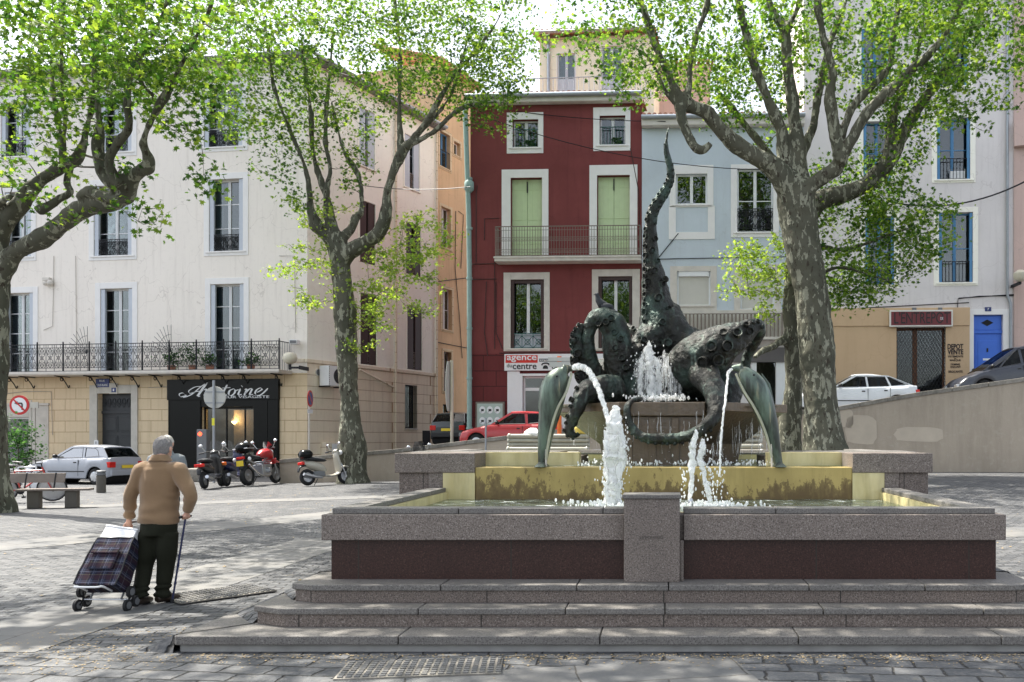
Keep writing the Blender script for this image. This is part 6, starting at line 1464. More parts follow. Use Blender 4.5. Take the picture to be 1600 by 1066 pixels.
# ------------------------------------------------------------------ cars
def wheel(parent, x, y, z, r, w, rim_mat=None, name='wheel'):
    sg = 1 if y > 0 else -1
    m = MB(); m.lathe([(r*.62, -w/2), (r*.9, -w/2), (r*.985, -w*.36), (r, -w*.2), (r, w*.2), (r*.985, w*.36), (r*.9, w/2), (r*.62, w/2)], 24, (x, y, z), axis='y')
    o = m.build('wheel', m_rubber, parent, smooth=40)
    m = MB(); yo = y+sg*w*.42
    m.lathe([(r*.64, -.012), (r*.64, .012), (r*.56, .02)], 20, (x, yo, z), axis='y')
    for k in range(7):
        a = 2*pi*k/7; ca, sa = cos(a), sin(a)
        m.hexa([(x+ca*.02-sa*.03, yo+sg*.02, z+sa*.02+ca*.03), (x+ca*r*.6-sa*.03, yo+sg*.02, z+sa*r*.6+ca*.03), (x+ca*r*.6+sa*.03, yo+sg*.02, z+sa*r*.6-ca*.03), (x+ca*.02+sa*.03, yo+sg*.02, z+sa*.02-ca*.03),
                (x+ca*.02-sa*.03, yo+sg*.035, z+sa*.02+ca*.03), (x+ca*r*.6-sa*.03, yo+sg*.03, z+sa*r*.6+ca*.03), (x+ca*r*.6+sa*.03, yo+sg*.03, z+sa*r*.6-ca*.03), (x+ca*.02+sa*.03, yo+sg*.035, z+sa*.02-ca*.03)])
    m.lathe([(r*.2, -.03), (r*.2, .03)], 12, (x, yo, z), axis='y')
    m.build('rim', rim_mat or m_alu, o, smooth=40)
    return o
def car(name, label, loc, rz, col, L=3.72, Wd=1.6, H=1.37, wb=2.38, prof=None, roof=None, rails=None, wins=None, pillars=None, lights=True, group=None, bumper=None, tail=None, plate_mat=None, wr=.28, driver=False, hatch=None, door_x=None, headl=None):
    """x forward. prof: (x, z_top) shoulder line from tail to nose; roof: (x,z) rear base, roof rear, roof front, cowl"""
    t = thing(name, label, 'car', loc, rz, group)
    hw = Wd/2; xr, xf = -wb/2-.02, wb/2-.02
    front, rear = prof[-1][0], prof[0][0]
    xs = sorted(set([rear+(front-rear)*i/60 for i in range(61)]))
    def top(x):
        for (a, za), (b, zb) in zip(prof, prof[1:]):
            if x <= b: return za+(zb-za)*(x-a)/(b-a)
        return prof[-1][1]
    rows = []
    for x in xs:
        e = min((x-rear)/.35, (front-x)/.5, 1); e = max(e, 0); w = hw*(.80+.20*math.sqrt(max(0, 1-(1-e)**2)))
        zb = .2+.10*(1-min(1, e*1.5))
        for wx in (xr, xf):
            d = abs(x-wx); R_ = wr+.065
            if d < R_: zb = max(zb, wr+math.sqrt(R_*R_-d*d))
        zt = top(x); zt2 = max(zt, zb+.05)
        ring = [(w*.95, zb), (w*.99, zb+.04*(zt2-zb)), (w, zb+(zt2-zb)*.35), (w*.995, zb+(zt2-zb)*.6), (w*.97, zb+(zt2-zb)*.82), (w*.93, zt2-.03), (w*.86, zt2), (w*.5, zt2+.02), (0, zt2+.03)]
        rows.append([(x, y, z) for y, z in ring]+[(x, -y, z) for y, z in reversed(ring[:-1])])
    m = MB(); m.grid(rows)
    n = len(rows[0]); m.add(rows[0], [tuple(range(n))]); m.add(rows[-1], [tuple(range(n))])
    body = m.build('body', col, t, smooth=38)
    (x0, z0), (x1, z1), (x2, z2), (x3, z3) = roof     # rear base, roof rear, roof front, windscreen base
    wb_, wr_ = hw*.90, hw*.73
    def sp(x, z, sg):      # point on the slanted side
        zbelt = min(z0, z3); k = (z-zbelt)/(max(z1, z2)-zbelt); return (x, sg*(wb_+(wr_-wb_)*max(0, k)), z)
    # roof panel
    m = MB(); rows = []
    for i in range(11):
        f = i/10; x = x1+(x2-x1)*f; zz = z1+(z2-z1)*f+.035*sin(pi*f); rows.append([(x, wr_*c, zz-.045*abs(c)**3+(.012 if abs(c) < 1 else 0)) for c in (-1, -.85, -.5, 0, .5, .85, 1)]+[(x, wr_*c, zz-.085) for c in (.97, 0, -.97)])
    m.grid(rows, closed=True); m.add(rows[0], [tuple(range(10))]); m.add(rows[-1], [tuple(range(10))])
    m.build('roof', col, t, smooth=40)
    m = MB()
    for poly in pillars:
        for sg in (-1, 1):
            o = [sp(x, z, sg) for x, z in poly]; q = [(x, y-sg*.035, z) for x, y, z in o]; k = len(o)
            m.add(o+q, [tuple(range(k)), tuple(reversed(range(k, 2*k)))]+[(i, (i+1) % k, (i+1) % k+k, i+k) for i in range(k)])
    m.build('pillars', col, t)
    for poly in wins:
        for sg in (-1, 1):
            o = [sp(x, z, sg) for x, z in poly]; o = [(x, y-sg*.012, z) for x, y, z in o]
            m = MB(); m.add(o, [tuple(range(len(o)))]); m.build('side_window', m_carglass, t, recalc=False)
            fr_ = MB(); o2 = [(x, y+sg*.008, z) for x, y, z in o]; fr_.tube(o2+[o2[0]], .012, 4); fr_.build('window_seal', m_plastic, t)
    a, b = hw*.88, wr_*.97
    m = MB(); m.grid([[(x3-.03*abs(c)**2, a*c, z3) for c in (-1, -.5, 0, .5, 1)], [(x2-.02*abs(c)**2, b*c, z2-.03) for c in (-1, -.5, 0, .5, 1)]]); m.build('windscreen', m_carglass, t, smooth=True)
    m = MB(); m.grid([[(x0+.03*abs(c)**2, a*.96*c, z0) for c in (-1, -.5, 0, .5, 1)], [(x1+.02*abs(c)**2, b*c, z1-.03) for c in (-1, -.5, 0, .5, 1)]]); m.build('rear_window', m_carglass, t, smooth=True)
    # interior
    m = MB(); m.box(rear+.5, front-.9, -hw*.82, hw*.82, .3, .34)
    for sx_, w_ in ((x3-1.15, .44), (x3-1.15, -.44)):
        m.box(sx_, sx_+.48, w_*.85-.23, w_*.85+.23, .42, .58); m.hexa([(sx_-.12, w_*.85-.23, .5), (sx_+.06, w_*.85-.23, .5), (sx_+.06, w_*.85+.23, .5), (sx_-.12, w_*.85+.23, .5), (sx_-.30, w_*.85-.2, 1.08), (sx_-.2, w_*.85-.2, 1.08), (sx_-.2, w_*.85+.2, 1.08), (sx_-.30, w_*.85+.2, 1.08)])
        m.box(sx_-.31, sx_-.2, w_*.85-.11, w_*.85+.11, 1.09, 1.24)
    m.box(x0+.35, x0+.5, -hw*.7, hw*.7, .5, z0+.12)
    m.box(x3-.35, x3-.05, -hw*.8, hw*.8, .5, z3-.03)
    m.build('seats', m_seat, t, bevel=.03)
    m = MB(); m.tube([(x3-.5+.05*sin(k*pi/6), .37+.18*cos(k*pi/6), z3+.0+.17*sin(k*pi/6)) for k in range(13)], .014, 6); m.build('steering_wheel', m_plastic, t)
    for sx_ in (xr, xf):
        for sg in (-1, 1): wheel(t, sx_, sg*(hw-.10), wr, wr, .18)
    m = MB(); m.box(rear+.3, front-.3, -hw*.86, hw*.86, .18, .22)
    for sx_ in (xr, xf): m.lathe([(wr+.06, -hw*.84), (wr+.06, hw*.84)], 18, (sx_, 0, wr), axis='y')
    m.build('underbody', m_rubber, t)
    bc = bumper or m_plastic
    m = MB(); m.box(rear-.03, rear+.13, -hw*.86, hw*.86, .30, .50); m.box(front-.10, front+.03, -hw*.82, hw*.82, .26, .46); m.build('bumper', bc, t, bevel=.03)
    zt = top(rear+.08); 
    for sg in (-1, 1):
        m = MB(); tz0, tz1 = tail or (zt-.34, zt-.14); m.box(rear-.012, rear+.20, sg*hw*.62, sg*hw*.935, tz0, tz1); m.build('tail_light', m_redlens, t, bevel=.015)
        m = MB(); hz = top(front-.1)-.02; m.box(front-.28, front+.012, sg*hw*.52, sg*hw*.86, hz-.16, hz-.02); m.build('headlight', headl or m_white, t, bevel=.03)
        m = MB(); m.ell((x3-.32, sg*(wb_+.12), z3+.09), (.07, .10, .07), 10, 6); m.box(x3-.34, x3-.28, sg*wb_*.95, sg*(wb_+.1), z3+.05, z3+.08); m.build('mirror', m_plastic, t, smooth=True)
    m = MB(); m.box(rear-.035, rear-.02, -.25, .25, .56, .67); m.build('number_plate', plate_mat or m_yplate, t)
    dx = door_x or (x3-1.25,)
    m = MB(); h = MB()
    for q in dx:
        for sg in (-1, 1):
            m.box(q, q+.012, sg*(hw*.97), sg*(hw+.002), .3, top(q)-.06); h.box(q+.10, q+.22, sg*hw*.965, sg*(hw*.99), top(q)-.17, top(q)-.13)
    for sg in (-1, 1): m.box(xr+.42, xf-.42, sg*hw*.99, sg*(hw+.012), .44, .47)
    m.build('door_gap', m_plastic, t); h.build('door_handle', m_plastic, t, bevel=.005)
    return t
m_silver = paint('silver_paint', (.33, .35, .39)); m_cred = paint('red_paint', (.45, .015, .02)); m_cwhite = paint('white_car_paint', (.72, .75, .78)); m_cblack = paint('dark_blue_paint', (.018, .022, .035)); m_cgreen = paint('dark_green_paint', (.02, .028, .03))
def hatch_spec(H=1.37, k=1.0):
    prof = [(-1.80*k, .70), (-1.76*k, .93), (-1.5*k, .94), (.55*k, .90), (.7*k, .90), (1.4*k, .76), (1.75*k, .66), (1.84*k, .50)]
    roof = [(-1.72*k, .95), (-1.38*k, H-.06), (-.05*k, H-.0), (.72*k, .90)]
    wins = [[(-.62*k, .945), (.52*k, .925), (-.12*k, H-.10), (-.56*k, H-.085)], [(-1.30*k, 1.0), (-.72*k, .95), (-.68*k, H-.085), (-1.08*k, H-.10), (-1.2*k, H-.18)]]
    pil = [[(.52*k, .89), (.72*k, .88), (-.02*k, H-.05), (-.14*k, H-.06)], [(-.72*k, .90), (-.62*k, .90), (-.56*k, H-.06), (-.68*k, H-.06)], [(-1.70*k, .90), (-1.28*k, .98), (-1.2*k, H-.19), (-1.06*k, H-.09), (-1.0*k, H-.05), (-1.38*k, H-.07)],
           [(-1.72*k, .89), (-.7*k, .89), (-.7*k, .95), (-1.3*k, 1.0), (-1.6*k, .98)], [(-.7*k, .89), (.6*k, .89), (.5*k, .93), (-.7*k, .95)], [(-1.1*k, H-.10), (-.1*k, H-.10), (-.03*k, H-.04), (-1.35*k, H-.06)]]
    return dict(prof=prof, roof=roof, wins=wins, pillars=pil)
# silver hatchback on the left street, seen from behind and the side; nose to the left
hp = hatch_spec()
def place(px_, py_): D = EYE/(py_-CY)*F; q = P(px_, py_, D); return (q.x, q.y, .006)
c1 = P(121, 757, 30.9); sc = car('silver_car', 'silver three-door hatchback with a driver waiting in front of the charcoal door', (c1.x, 31.3, .008), R(168), m_silver, bumper=m_silver, **hp)
# red hatchback on the street behind the wall, nose left
rx_ = P(800, 660, 32).x; car('red_car', 'red hatchback parked behind the wall in front of the estate agency', (rx_, 32.2, rz_(rx_)-.02), R(180-3), m_cred, headl=m_gplastic, **hatch_spec(1.40, 1.0))
# dark hatchback seen from behind by the orange building
dx_ = P(714, 660, 36.5).x; car('dark_car', 'dark hatchback seen from behind beside the orange building', (dx_, 37.4, 1.37), R(90-6), m_cgreen, bumper=m_plastic, **hatch_spec(1.36))
# white liftback
H = 1.40
lp = dict(prof=[(-2.1, .70), (-2.06, .98), (-1.75, 1.0), (-1.5, .97), (.8, .90), (1.0, .90), (1.8, .76), (2.1, .62), (2.16, .5)], roof=[(-1.95, 1.0), (-.95, H-.04), (.10, H), (1.0, .90)],
          wins=[[(-.26, .95), (.82, .93), (.05, H-.09), (-.22, H-.08)], [(-1.05, .97), (-.34, .95), (-.30, H-.08), (-.92, H-.10)], [(-1.72, 1.03), (-1.14, .98), (-1.0, H-.10), (-1.08, H-.11)]],
          pillars=[[(.82, .89), (1.0, .88), (.14, H-.05), (.03, H-.06)], [(-.34, .90), (-.26, .90), (-.22, H-.06), (-.30, H-.06)], [(-1.14, .95), (-1.04, .95), (-.91, H-.06), (-1.0, H-.06)], [(-1.95, .97), (-1.72, 1.0), (-1.06, H-.11), (-.97, H-.05), (-1.05, H-.06)], [(-1.95, .93), (-1.1, .90), (-1.1, .97), (-1.74, 1.03)], [(-1.1, .89), (.9, .89), (.8, .93), (-1.1, .97)], [(-1.05, H-.11), (.06, H-.10), (.12, H-.04), (-.98, H-.05)]], L=4.3, Wd=1.66, wb=2.6, wr=.30, door_x=(-1.08, -.30))
wx = P(1336, 600, 30.8).x; car('white_car', 'white five-door liftback parked behind the wall to the right of the forked plane tree', (wx, 30.9, rz_(wx)-.02), R(180), m_cwhite, headl=m_white, bumper=m_cwhite, **lp)
H = 1.62
mp = dict(prof=[(-2.1, .8), (-2.06, 1.05), (-1.5, 1.04), (.6, .98), (1.15, .98), (1.85, .82), (2.12, .66), (2.2, .48)], roof=[(-1.98, 1.06), (-1.6, H-.05), (-.05, H), (1.25, .98)],
          wins=[[(-.1, 1.03), (.62, 1.0), (-.02, H-.11), (-.1, H-.10)], [(.68, .995), (.98, .99), (.35, H-.36)], [(-.95, 1.04), (-.2, 1.03), (-.2, H-.10), (-.95, H-.10)], [(-1.75, 1.08), (-1.05, 1.05), (-1.05, H-.11), (-1.5, H-.14)]],
          pillars=[[(.98, .97), (1.25, .97), (-.02, H-.04), (-.08, H-.11)], [(.62, .98), (.70, .98), (.36, H-.34), (.30, H-.34)], [(-.2, .98), (-.1, .98), (-.1, H-.06), (-.2, H-.06)], [(-1.05, 1.0), (-.95, 1.0), (-.95, H-.06), (-1.05, H-.06)], [(-1.98, 1.02), (-1.75, 1.05), (-1.5, H-.14), (-1.45, H-.05), (-1.6, H-.06)], [(-1.98, .97), (1.1, .96), (1.0, .99), (-1.0, 1.05), (-1.8, 1.08)], [(-1.55, H-.12), (0, H-.11), (.0, H-.04), (-1.6, H-.05)]], L=4.3, Wd=1.76, wb=2.6, wr=.32, door_x=(-.98, -.15))
bx = P(1494, 600, 30.5).x+2.1; car('dark_blue_car', 'dark blue people carrier whose nose points left above the right end of the wall', (bx, 30.7, rz_(bx)-.16), R(180), m_cblack, headl=m_alu, bumper=m_cblack, **mp).rotation_euler = (0, R(-8.5)*-1, R(180))
# ------------------------------------------------------------------ two-wheelers
def tyre(parent, x, z, r, w, spokes=5, rim=None):
    m = MB(); k = 22
    rows = []
    for i in range(k):
        a = 2*pi*i/k; rows.append([(x+cos(a)*(r-w*.5+w*.5*cos(b)), w*.5*sin(b), z+sin(a)*(r-w*.5+w*.5*cos(b))) for b in [2*pi*j/8 for j in range(8)]])
    rows.append(rows[0]); m.grid(rows, closed=True); o = m.build('wheel', m_rubber, parent, smooth=True)
    m = MB(); rr = r-w*.85; m.lathe([(rr, -w*.3), (rr, w*.3), (rr-.02, w*.3), (rr-.02, -w*.3), (rr, -w*.3)], k, (x, 0, z), axis='y')
    for i in range(spokes): a = 2*pi*i/spokes; m.tube([(x, 0, z), (x+cos(a)*rr, 0, z+sin(a)*rr)], .016 if spokes < 12 else .003, 5)
    m.lathe([(.05, -w*.45), (.05, w*.45)], 10, (x, 0, z), axis='y'); m.build('rim', rim or m_alu, o, smooth=40); return o
def blobs(parent, name, mat, specs, vox=.02):
    m = MB()
    for pts, r, sq in specs: m.tube([Vector(p) for p in spline(pts, 3)], [x for x, in spline([(q,) for q in r], 3)], 12, sq=sq, up=(0, 0, 1))
    return remeshed(m, name, mat, parent, vox, 4)
def scooter(name, label, loc, rz, col, rear=None, box=None, screen=False, lens=None, seatm=None, lean=R(-7), mirrors=True, plate=True, boxcol=None):
    t = thing(name, label, 'scooter', loc, rz, 'scooters and motorcycles parked in the square'); t.rotation_euler = (lean, 0, rz)
    tyre(t, -.62, .25, .25, .12); tyre(t, .62, .25, .25, .11)
    blobs(t, 'body_panel', col, [([(-.72, 0, .66), (-.5, 0, .62), (-.2, 0, .52), (-.05, 0, .38)], [.07, .15, .16, .11], .9), ([(.42, 0, .40), (.40, 0, .62), (.36, 0, .86), (.36, 0, .98)], [.16, .17, .15, .12], .45), ([(-.1, 0, .28), (.2, 0, .27), (.42, 0, .36)], [.14, .15, .15], .3), ([(.36, 0, .98), (.40, 0, 1.06)], [.13, .10], .8)])
    blobs(t, 'front_mudguard', col, [([(.86, 0, .34), (.78, 0, .50), (.60, 0, .55), (.45, 0, .45)], [.05, .09, .09, .06], .4)], .018)
    blobs(t, 'seat', seatm or m_seat, [([(-.66, 0, .80), (-.45, 0, .80), (-.2, 0, .77), (.0, 0, .74)], [.10, .15, .15, .08], .42)])
    blobs(t, 'rear_mudguard', rear or m_plastic, [([(-.90, 0, .40), (-.84, 0, .56), (-.66, 0, .60)], [.06, .08, .09], .35)], .018)
    m = MB(); m.tube([(-.62, .10, .25), (-.35, .10, .30), (-.1, .08, .32)], .06, 8); m.box(-.45, -.1, -.12, .12, .26, .42); m.build('engine', m_gplastic, t, bevel=.02)
    m = MB(); m.tube([(-.2, -.12, .22), (-.5, -.16, .26), (-.82, -.17, .34)], [.03, .055, .05], 10); m.build('exhaust', m_alu, t, smooth=True)
    m = MB(); m.tube([(.62, .07, .25), (.52, .07, .55), (.44, .0, .78)], .022, 8); m.tube([(.62, -.07, .25), (.52, -.07, .55), (.44, 0, .78)], .022, 8); m.build('fork', m_alu, t)
    m = MB(); m.tube(spline([(.26, .34, 1.02), (.34, .2, 1.05), (.38, 0, 1.03), (.34, -.2, 1.05), (.26, -.34, 1.02)], 3), .014, 8)
    for sg in (-1, 1): m.tube([(.27, sg*.25, 1.03), (.24, sg*.37, 1.02)], .02, 8)
    m.build('handlebar', m_plastic, t)
    if mirrors:
        for sg in (-1, 1):
            m = MB(); m.tube([(.34, sg*.22, 1.05), (.30, sg*.30, 1.2)], .008, 6); m.ell((.29, sg*.32, 1.24), (.02, .065, .045), 10, 6); m.build('mirror', m_chrome, t, smooth=True)
    m = MB(); m.ell((.50, 0, .98), (.07, .10, .08), 12, 8); m.build('headlight', m_white, t, smooth=True)
    m = MB(); m.box(-.84, -.74, -.13, .13, .62, .71); m.build('tail_light', lens or m_redlens, t, bevel=.02)
    if plate: m = MB(); m.box(-.925, -.915, -.07, .07, .44, .54); m.build('number_plate', m_yplate, t)
    m = MB(); m.tube([(-.2, .1, .25), (-.28, .24, .01)], .012, 6); m.build('stand', m_plastic, t)
    if box:
        m = MB(); m.tube([(-.82, 0, .93), (-.74, 0, .93), (-.55, 0, .94), (-.46, 0, .94)], [.10, .19, .19, .12], 14, sq=.78); m.box(-.76, -.5, -.1, .1, .76, .82)
        m.build('top_box', boxcol or m_black, t, smooth=50)
    if screen: m = MB(); m.grid([[(.42-.10*(1-abs(c)), c*.2, .98), (.34-.10*(1-abs(c)), c*.19, 1.2), (.26-.08*(1-abs(c)), c*.12, 1.38)] for c in (-1, -.5, 0, .5, 1)]); m.build('windscreen', glassmat('smoked_screen', (.12, .12, .13), .8), t, smooth=True)
    return t
def moto(name, label, loc, rz):
    t = thing(name, label, 'motorcycle', loc, rz, 'scooters and motorcycles parked in the square'); t.rotation_euler = (R(-6), 0, rz)
    tyre(t, -.72, .32, .32, .15); tyre(t, .74, .32, .32, .11)
    blobs(t, 'fuel_tank', m_cred, [([(-.05, 0, .88), (.15, 0, .95), (.40, 0, .95), (.52, 0, .80)], [.09, .17, .19, .12], .8)])
    blobs(t, 'side_panel', m_cred, [([(.50, .12, .78), (.55, .13, .62)], [.12, .07], .7), ([(.50, -.12, .78), (.55, -.13, .62)], [.12, .07], .7)])
    blobs(t, 'seat', m_seat, [([(-.72, 0, .90), (-.45, 0, .86), (-.1, 0, .84)], [.12, .15, .11], .45)])
    blobs(t, 'rear_mudguard', m_plastic, [([(-1.0, 0, .50), (-.94, 0, .68), (-.75, 0, .78), (-.5, 0, .78)], [.07, .08, .10, .10], .35)])
    blobs(t, 'front_mudguard', m_cred, [([(.98, 0, .66), (.75, 0, .72), (.50, 0, .60)], [.05, .08, .05], .35)], .018)
    m = MB(); m.box(-.15, .3, -.16, .16, .28, .62)
    for sg in (-1, 1): m.tube([(.1, sg*.1, .42), (.12, sg*.26, .44)], .08, 12)
    for k in range(5): m.box(.0, .28, -.2, .2, .5+k*.05, .52+k*.05)
    m.build('engine', m_alu, t, bevel=.015)
    m = MB(); m.tube(spline([(.3, -.1, .3), (.0, -.15, .24), (-.4, -.17, .34), (-.85, -.18, .62)], 3), .04, 10)
    m.build('exhaust', m_chrome, t, smooth=True)
    m = MB(); m.tube([(-.72, .1, .32), (-.2, .1, .4)], .03, 8); m.tube([(-.2, 0, .62), (-.6, 0, .8)], .025, 8); m.tube([(.45, 0, .88), (.0, 0, .62)], .03, 8); m.build('frame', m_alu, t)
    m = MB()
    for sg in (-1, 1): m.tube([(.74, sg*.09, .32), (.48, sg*.09, 1.0)], .025, 8)
    m.build('fork', m_alu, t)
    m = MB(); m.tube(spline([(.20, .40, 1.10), (.34, .26, 1.12), (.42, 0, 1.06), (.34, -.26, 1.12), (.20, -.40, 1.10)], 3), .014, 8)
    for sg in (-1, 1): m.tube([(.26, sg*.30, 1.115), (.19, sg*.42, 1.10)], .022, 8)
    m.build('handlebar', m_plastic, t)
    for sg in (-1, 1): m = MB(); m.tube([(.32, sg*.26, 1.12), (.30, sg*.36, 1.28)], .008, 6); m.ell((.29, sg*.38, 1.33), (.02, .06, .05), 12, 6); m.build('mirror', m_chrome, t, smooth=True)
    m = MB(); m.ell((.56, 0, 1.0), (.08, .11, .1), 12, 8); m.build('headlight', m_white, t, smooth=True)
    m = MB(); m.grid([[(.56-.05*(1-abs(c)), c*.17, 1.05), (.48-.05*(1-abs(c)), c*.16, 1.2), (.40, c*.09, 1.32)] for c in (-1, -.5, 0, .5, 1)]); m.build('windscreen', glassmat('tinted_screen', (.2, .2, .2), .8), t, smooth=True)
    m = MB(); m.tube([(-.98, 0, 1.12), (-.9, 0, 1.13), (-.62, 0, 1.14), (-.52, 0, 1.13)], [.12, .23, .23, .14], 14, sq=.72); o = m.build('top_box', m_black, t, smooth=50)
    m = MB(); m.box(-.97, -.6, -.235, .235, 1.10, 1.13); m.build('trim', m_alu, o, bevel=.01)
    m = MB(); m.box(-1.0, -.92, -.12, .12, .80, .88); m.build('tail_light', m_redlens, t, bevel=.02)
    m = MB(); m.box(-1.03, -1.02, -.11, .11, .60, .76); m.build('number_plate', m_yplate, t)
    for sg in (-1, 1): m = MB(); m.ell((-.9, sg*.24, .80), (.05, .05, .06), 10, 6); m.build('indicator', m_white, t, smooth=True)
    m = MB(); m.tube([(-.05, .1, .3), (-.1, .26, .01)], .014, 6); m.build('stand', m_plastic, t)
    return t
m_pblack = paint('black_scooter_paint', (.006, .006, .007), .3); m_pblue = paint('blue_scooter_paint', (.008, .012, .07), .3); m_cream2 = paint('cream_scooter_paint', (.42, .39, .32), .3)
def gp(px_, py_): D = EYE/(py_-CY)*F; q = P(px_, py_, D); return (q.x, D, gz(q.x, D)+.01)
def sc_(o, k): o.scale = (k, k, k); return o
sc_(scooter('scooter', 'black scooter at the left end of the row before the hairdresser', gp(334, 763), R(97), m_pblack, plate=False), 1.14)
sc_(scooter('scooter', 'dark blue scooter with an orange tail lamp between the black one and the red motorcycle', gp(369, 759), R(94), m_pblue, lens=m_orangep, plate=False), 1.16)
sc_(moto('motorcycle', 'red motorcycle with a black top box and yellow number plate', gp(410, 758), R(83)), 1.14)
sc_(scooter('scooter', 'cream scooter with a rounded black top box beside the slender plane tree', gp(511, 761), R(52), m_cream2, rear=m_plastic, box=True, plate=False), 1.1)
q = P(664, 700, 29.6); sx4 = sc_(scooter('scooter', 'black scooter with a windscreen whose top shows between the tree and the fountain block', (q.x, 29.6, .02), R(112), m_pblack, screen=True, plate=False), 1.1)
# ------------------------------------------------------------------ bicycles, bench, bollard
def bike(label, loc, rz, col, lean):
    t = thing('bicycle', label, 'bicycle', loc, rz, 'bicycles leaning behind the bench'); t.rotation_euler = (lean, 0, rz)
    tyre(t, -.52, .34, .34, .04, 16, m_alu); tyre(t, .52, .34, .34, .04, 16, m_alu)
    m = MB()
    for a, b in (((-.52, 0, .34), (-.14, 0, .30)), ((-.14, 0, .30), (-.26, 0, .80)), ((-.26, 0, .80), (.34, 0, .82)), ((-.14, 0, .30), (.36, 0, .72)), ((-.52, 0, .34), (-.25, 0, .76)), ((.33, 0, .90), (.38, 0, .68))): m.tube([a, b], .02, 8)
    m.build('frame', col, t)
    m = MB(); m.tube([(.37, .03, .70), (.45, .05, .5), (.52, .05, .34)], .014, 6); m.tube([(.37, -.03, .70), (.45, -.05, .5), (.52, -.05, .34)], .014, 6); m.build('fork', col, t)
    m = MB(); m.tube([(.33, 0, .88), (.31, 0, 1.0)], .014, 6); m.tube(spline([(.16, .28, 1.03), (.28, .18, 1.03), (.33, 0, 1.0), (.28, -.18, 1.03), (.16, -.28, 1.03)], 3), .013, 6); m.build('handlebar', m_plastic, t)
    m = MB(); m.tube([(-.26, 0, .80), (-.29, 0, .92)], .014, 6); m.tube([(-.40, 0, .95), (-.28, 0, .95), (-.12, 0, .94)], [.08, .07, .02], 8, sq=.4); m.build('saddle', m_plastic, t)
    m = MB(); m.lathe([(.09, -.01), (.09, .01)], 16, (-.14, -.05, .30), axis='y'); m.tube([(-.14, -.07, .30), (-.06, -.08, .16)], .01, 5); m.tube([(-.14, .07, .30), (-.22, .08, .44)], .01, 5); m.box(-.10, -.02, -.16, -.08, .14, .17); m.build('crank', m_plastic, t)
    m = MB(); m.tube([(-.62, .07, .74), (-.30, .07, .74)], .008, 5); m.tube([(-.62, -.07, .74), (-.30, -.07, .74)], .008, 5); m.tube([(-.6, .07, .74), (-.52, .05, .36)], .008, 5); m.build('luggage_rack', m_alu, t)
    return t
m_bred = paint('bike_red', (.55, .04, .03)); m_bwht = paint('bike_white', (.7, .7, .7))
bike('red bicycle with a dark handlebar leaning behind the plank bench', gp(44, 785), R(24), m_bred, R(10))
bike('white bicycle standing behind the red one at the bench', gp(36, 775), R(-12), m_bwht, R(-6))
g = gp(60, 794); t = thing('bench', 'weathered plank bench with concrete legs at the foot of the left plane tree', 'bench', g, R(14))
m_plank = simple('weathered_wood', (.20, .17, .15), .85, .3, 5, .3, 25); m_leg = simple('dark_leg', (.11, .10, .085), .8, .2)
m = MB(); m.hexa([(-.35, -.30, .40), (1.15, -.30, .40), (1.15, .02, .40), (-.35, .02, .40), (-.35, -.30, .45), (1.15, -.30, .45), (1.15, .02, .45), (-.35, .02, .45)]); m.build('seat', m_plank, t, bevel=.01)
m = MB(); m.hexa([(-.72, .08, .58), (.50, .08, .58), (.50, .12, .58), (-.72, .12, .58), (-.72, .16, .80), (.50, .16, .80), (.50, .20, .80), (-.72, .20, .80)]); m.build('backrest', m_plank, t, bevel=.01)
for x in (-.15, .62): m = MB(); m.box(x, x+.24, -.22, .0, 0, .40); m.build('leg', m_leg, t, bevel=.01)
m = MB()
for x in (-.3, .3): m.tube([(x, .0, .38), (x, .08, .55), (x, .17, .8)], .02, 6)
m.build('bracket', m_iron, t)
g = gp(158, 770); t = thing('bollard', 'short dark metal bollard with a ringed top in front of the silver hatchback', 'bollard', g)
m = MB(); m.lathe([(.125, 0), (.125, .50), (.11, .51)], 20); m.build('post', m_leg, t, smooth=40); m = MB(); m.lathe([(.11, .51), (.13, .53), (.13, .56), (.11, .57), (.11, .60), (.13, .61), (.13, .64), (.10, .66), (.02, .665)], 20); m.build('cap', m_gplastic, t, smooth=40)
# ------------------------------------------------------------------ signs, lamps and street furniture
m_pole = simple('galvanised_pole', (.30, .32, .34), .5, .15, 6, metal=.4); m_signback = simple('sign_back', (.50, .50, .46), .6, .1)
g = P(343, 753, 32); t = thing('road_sign', 'back of a round road sign on a grey pole before the hairdresser', 'road sign', (g.x, 31.6, 0))
m = MB(); m.tube([(0, 0, 0), (0, 0, 3.75)], .045, 12); m.build('pole', m_pole, t, smooth=True)
zc = EYE+(CY-621)*31.6/F; m = MB(); m.lathe([(.40, .0), (.405, .02), (.39, .035)], 32, (0, .05, zc), axis='y'); m.build('sign_disc', m_signback, t, smooth=40)
m = MB(); m.box(-.34, .34, .03, .05, zc+.18, zc+.22); m.box(-.34, .34, .03, .05, zc-.22, zc-.18); m.build('bracket', m_pole, t)
m = MB(); m.box(-.05, .05, -.05, -.046, 1.55+.55, 1.55+.82); m.build('sticker', simple('yellow_sticker', (.75, .7, .05), .5), t)
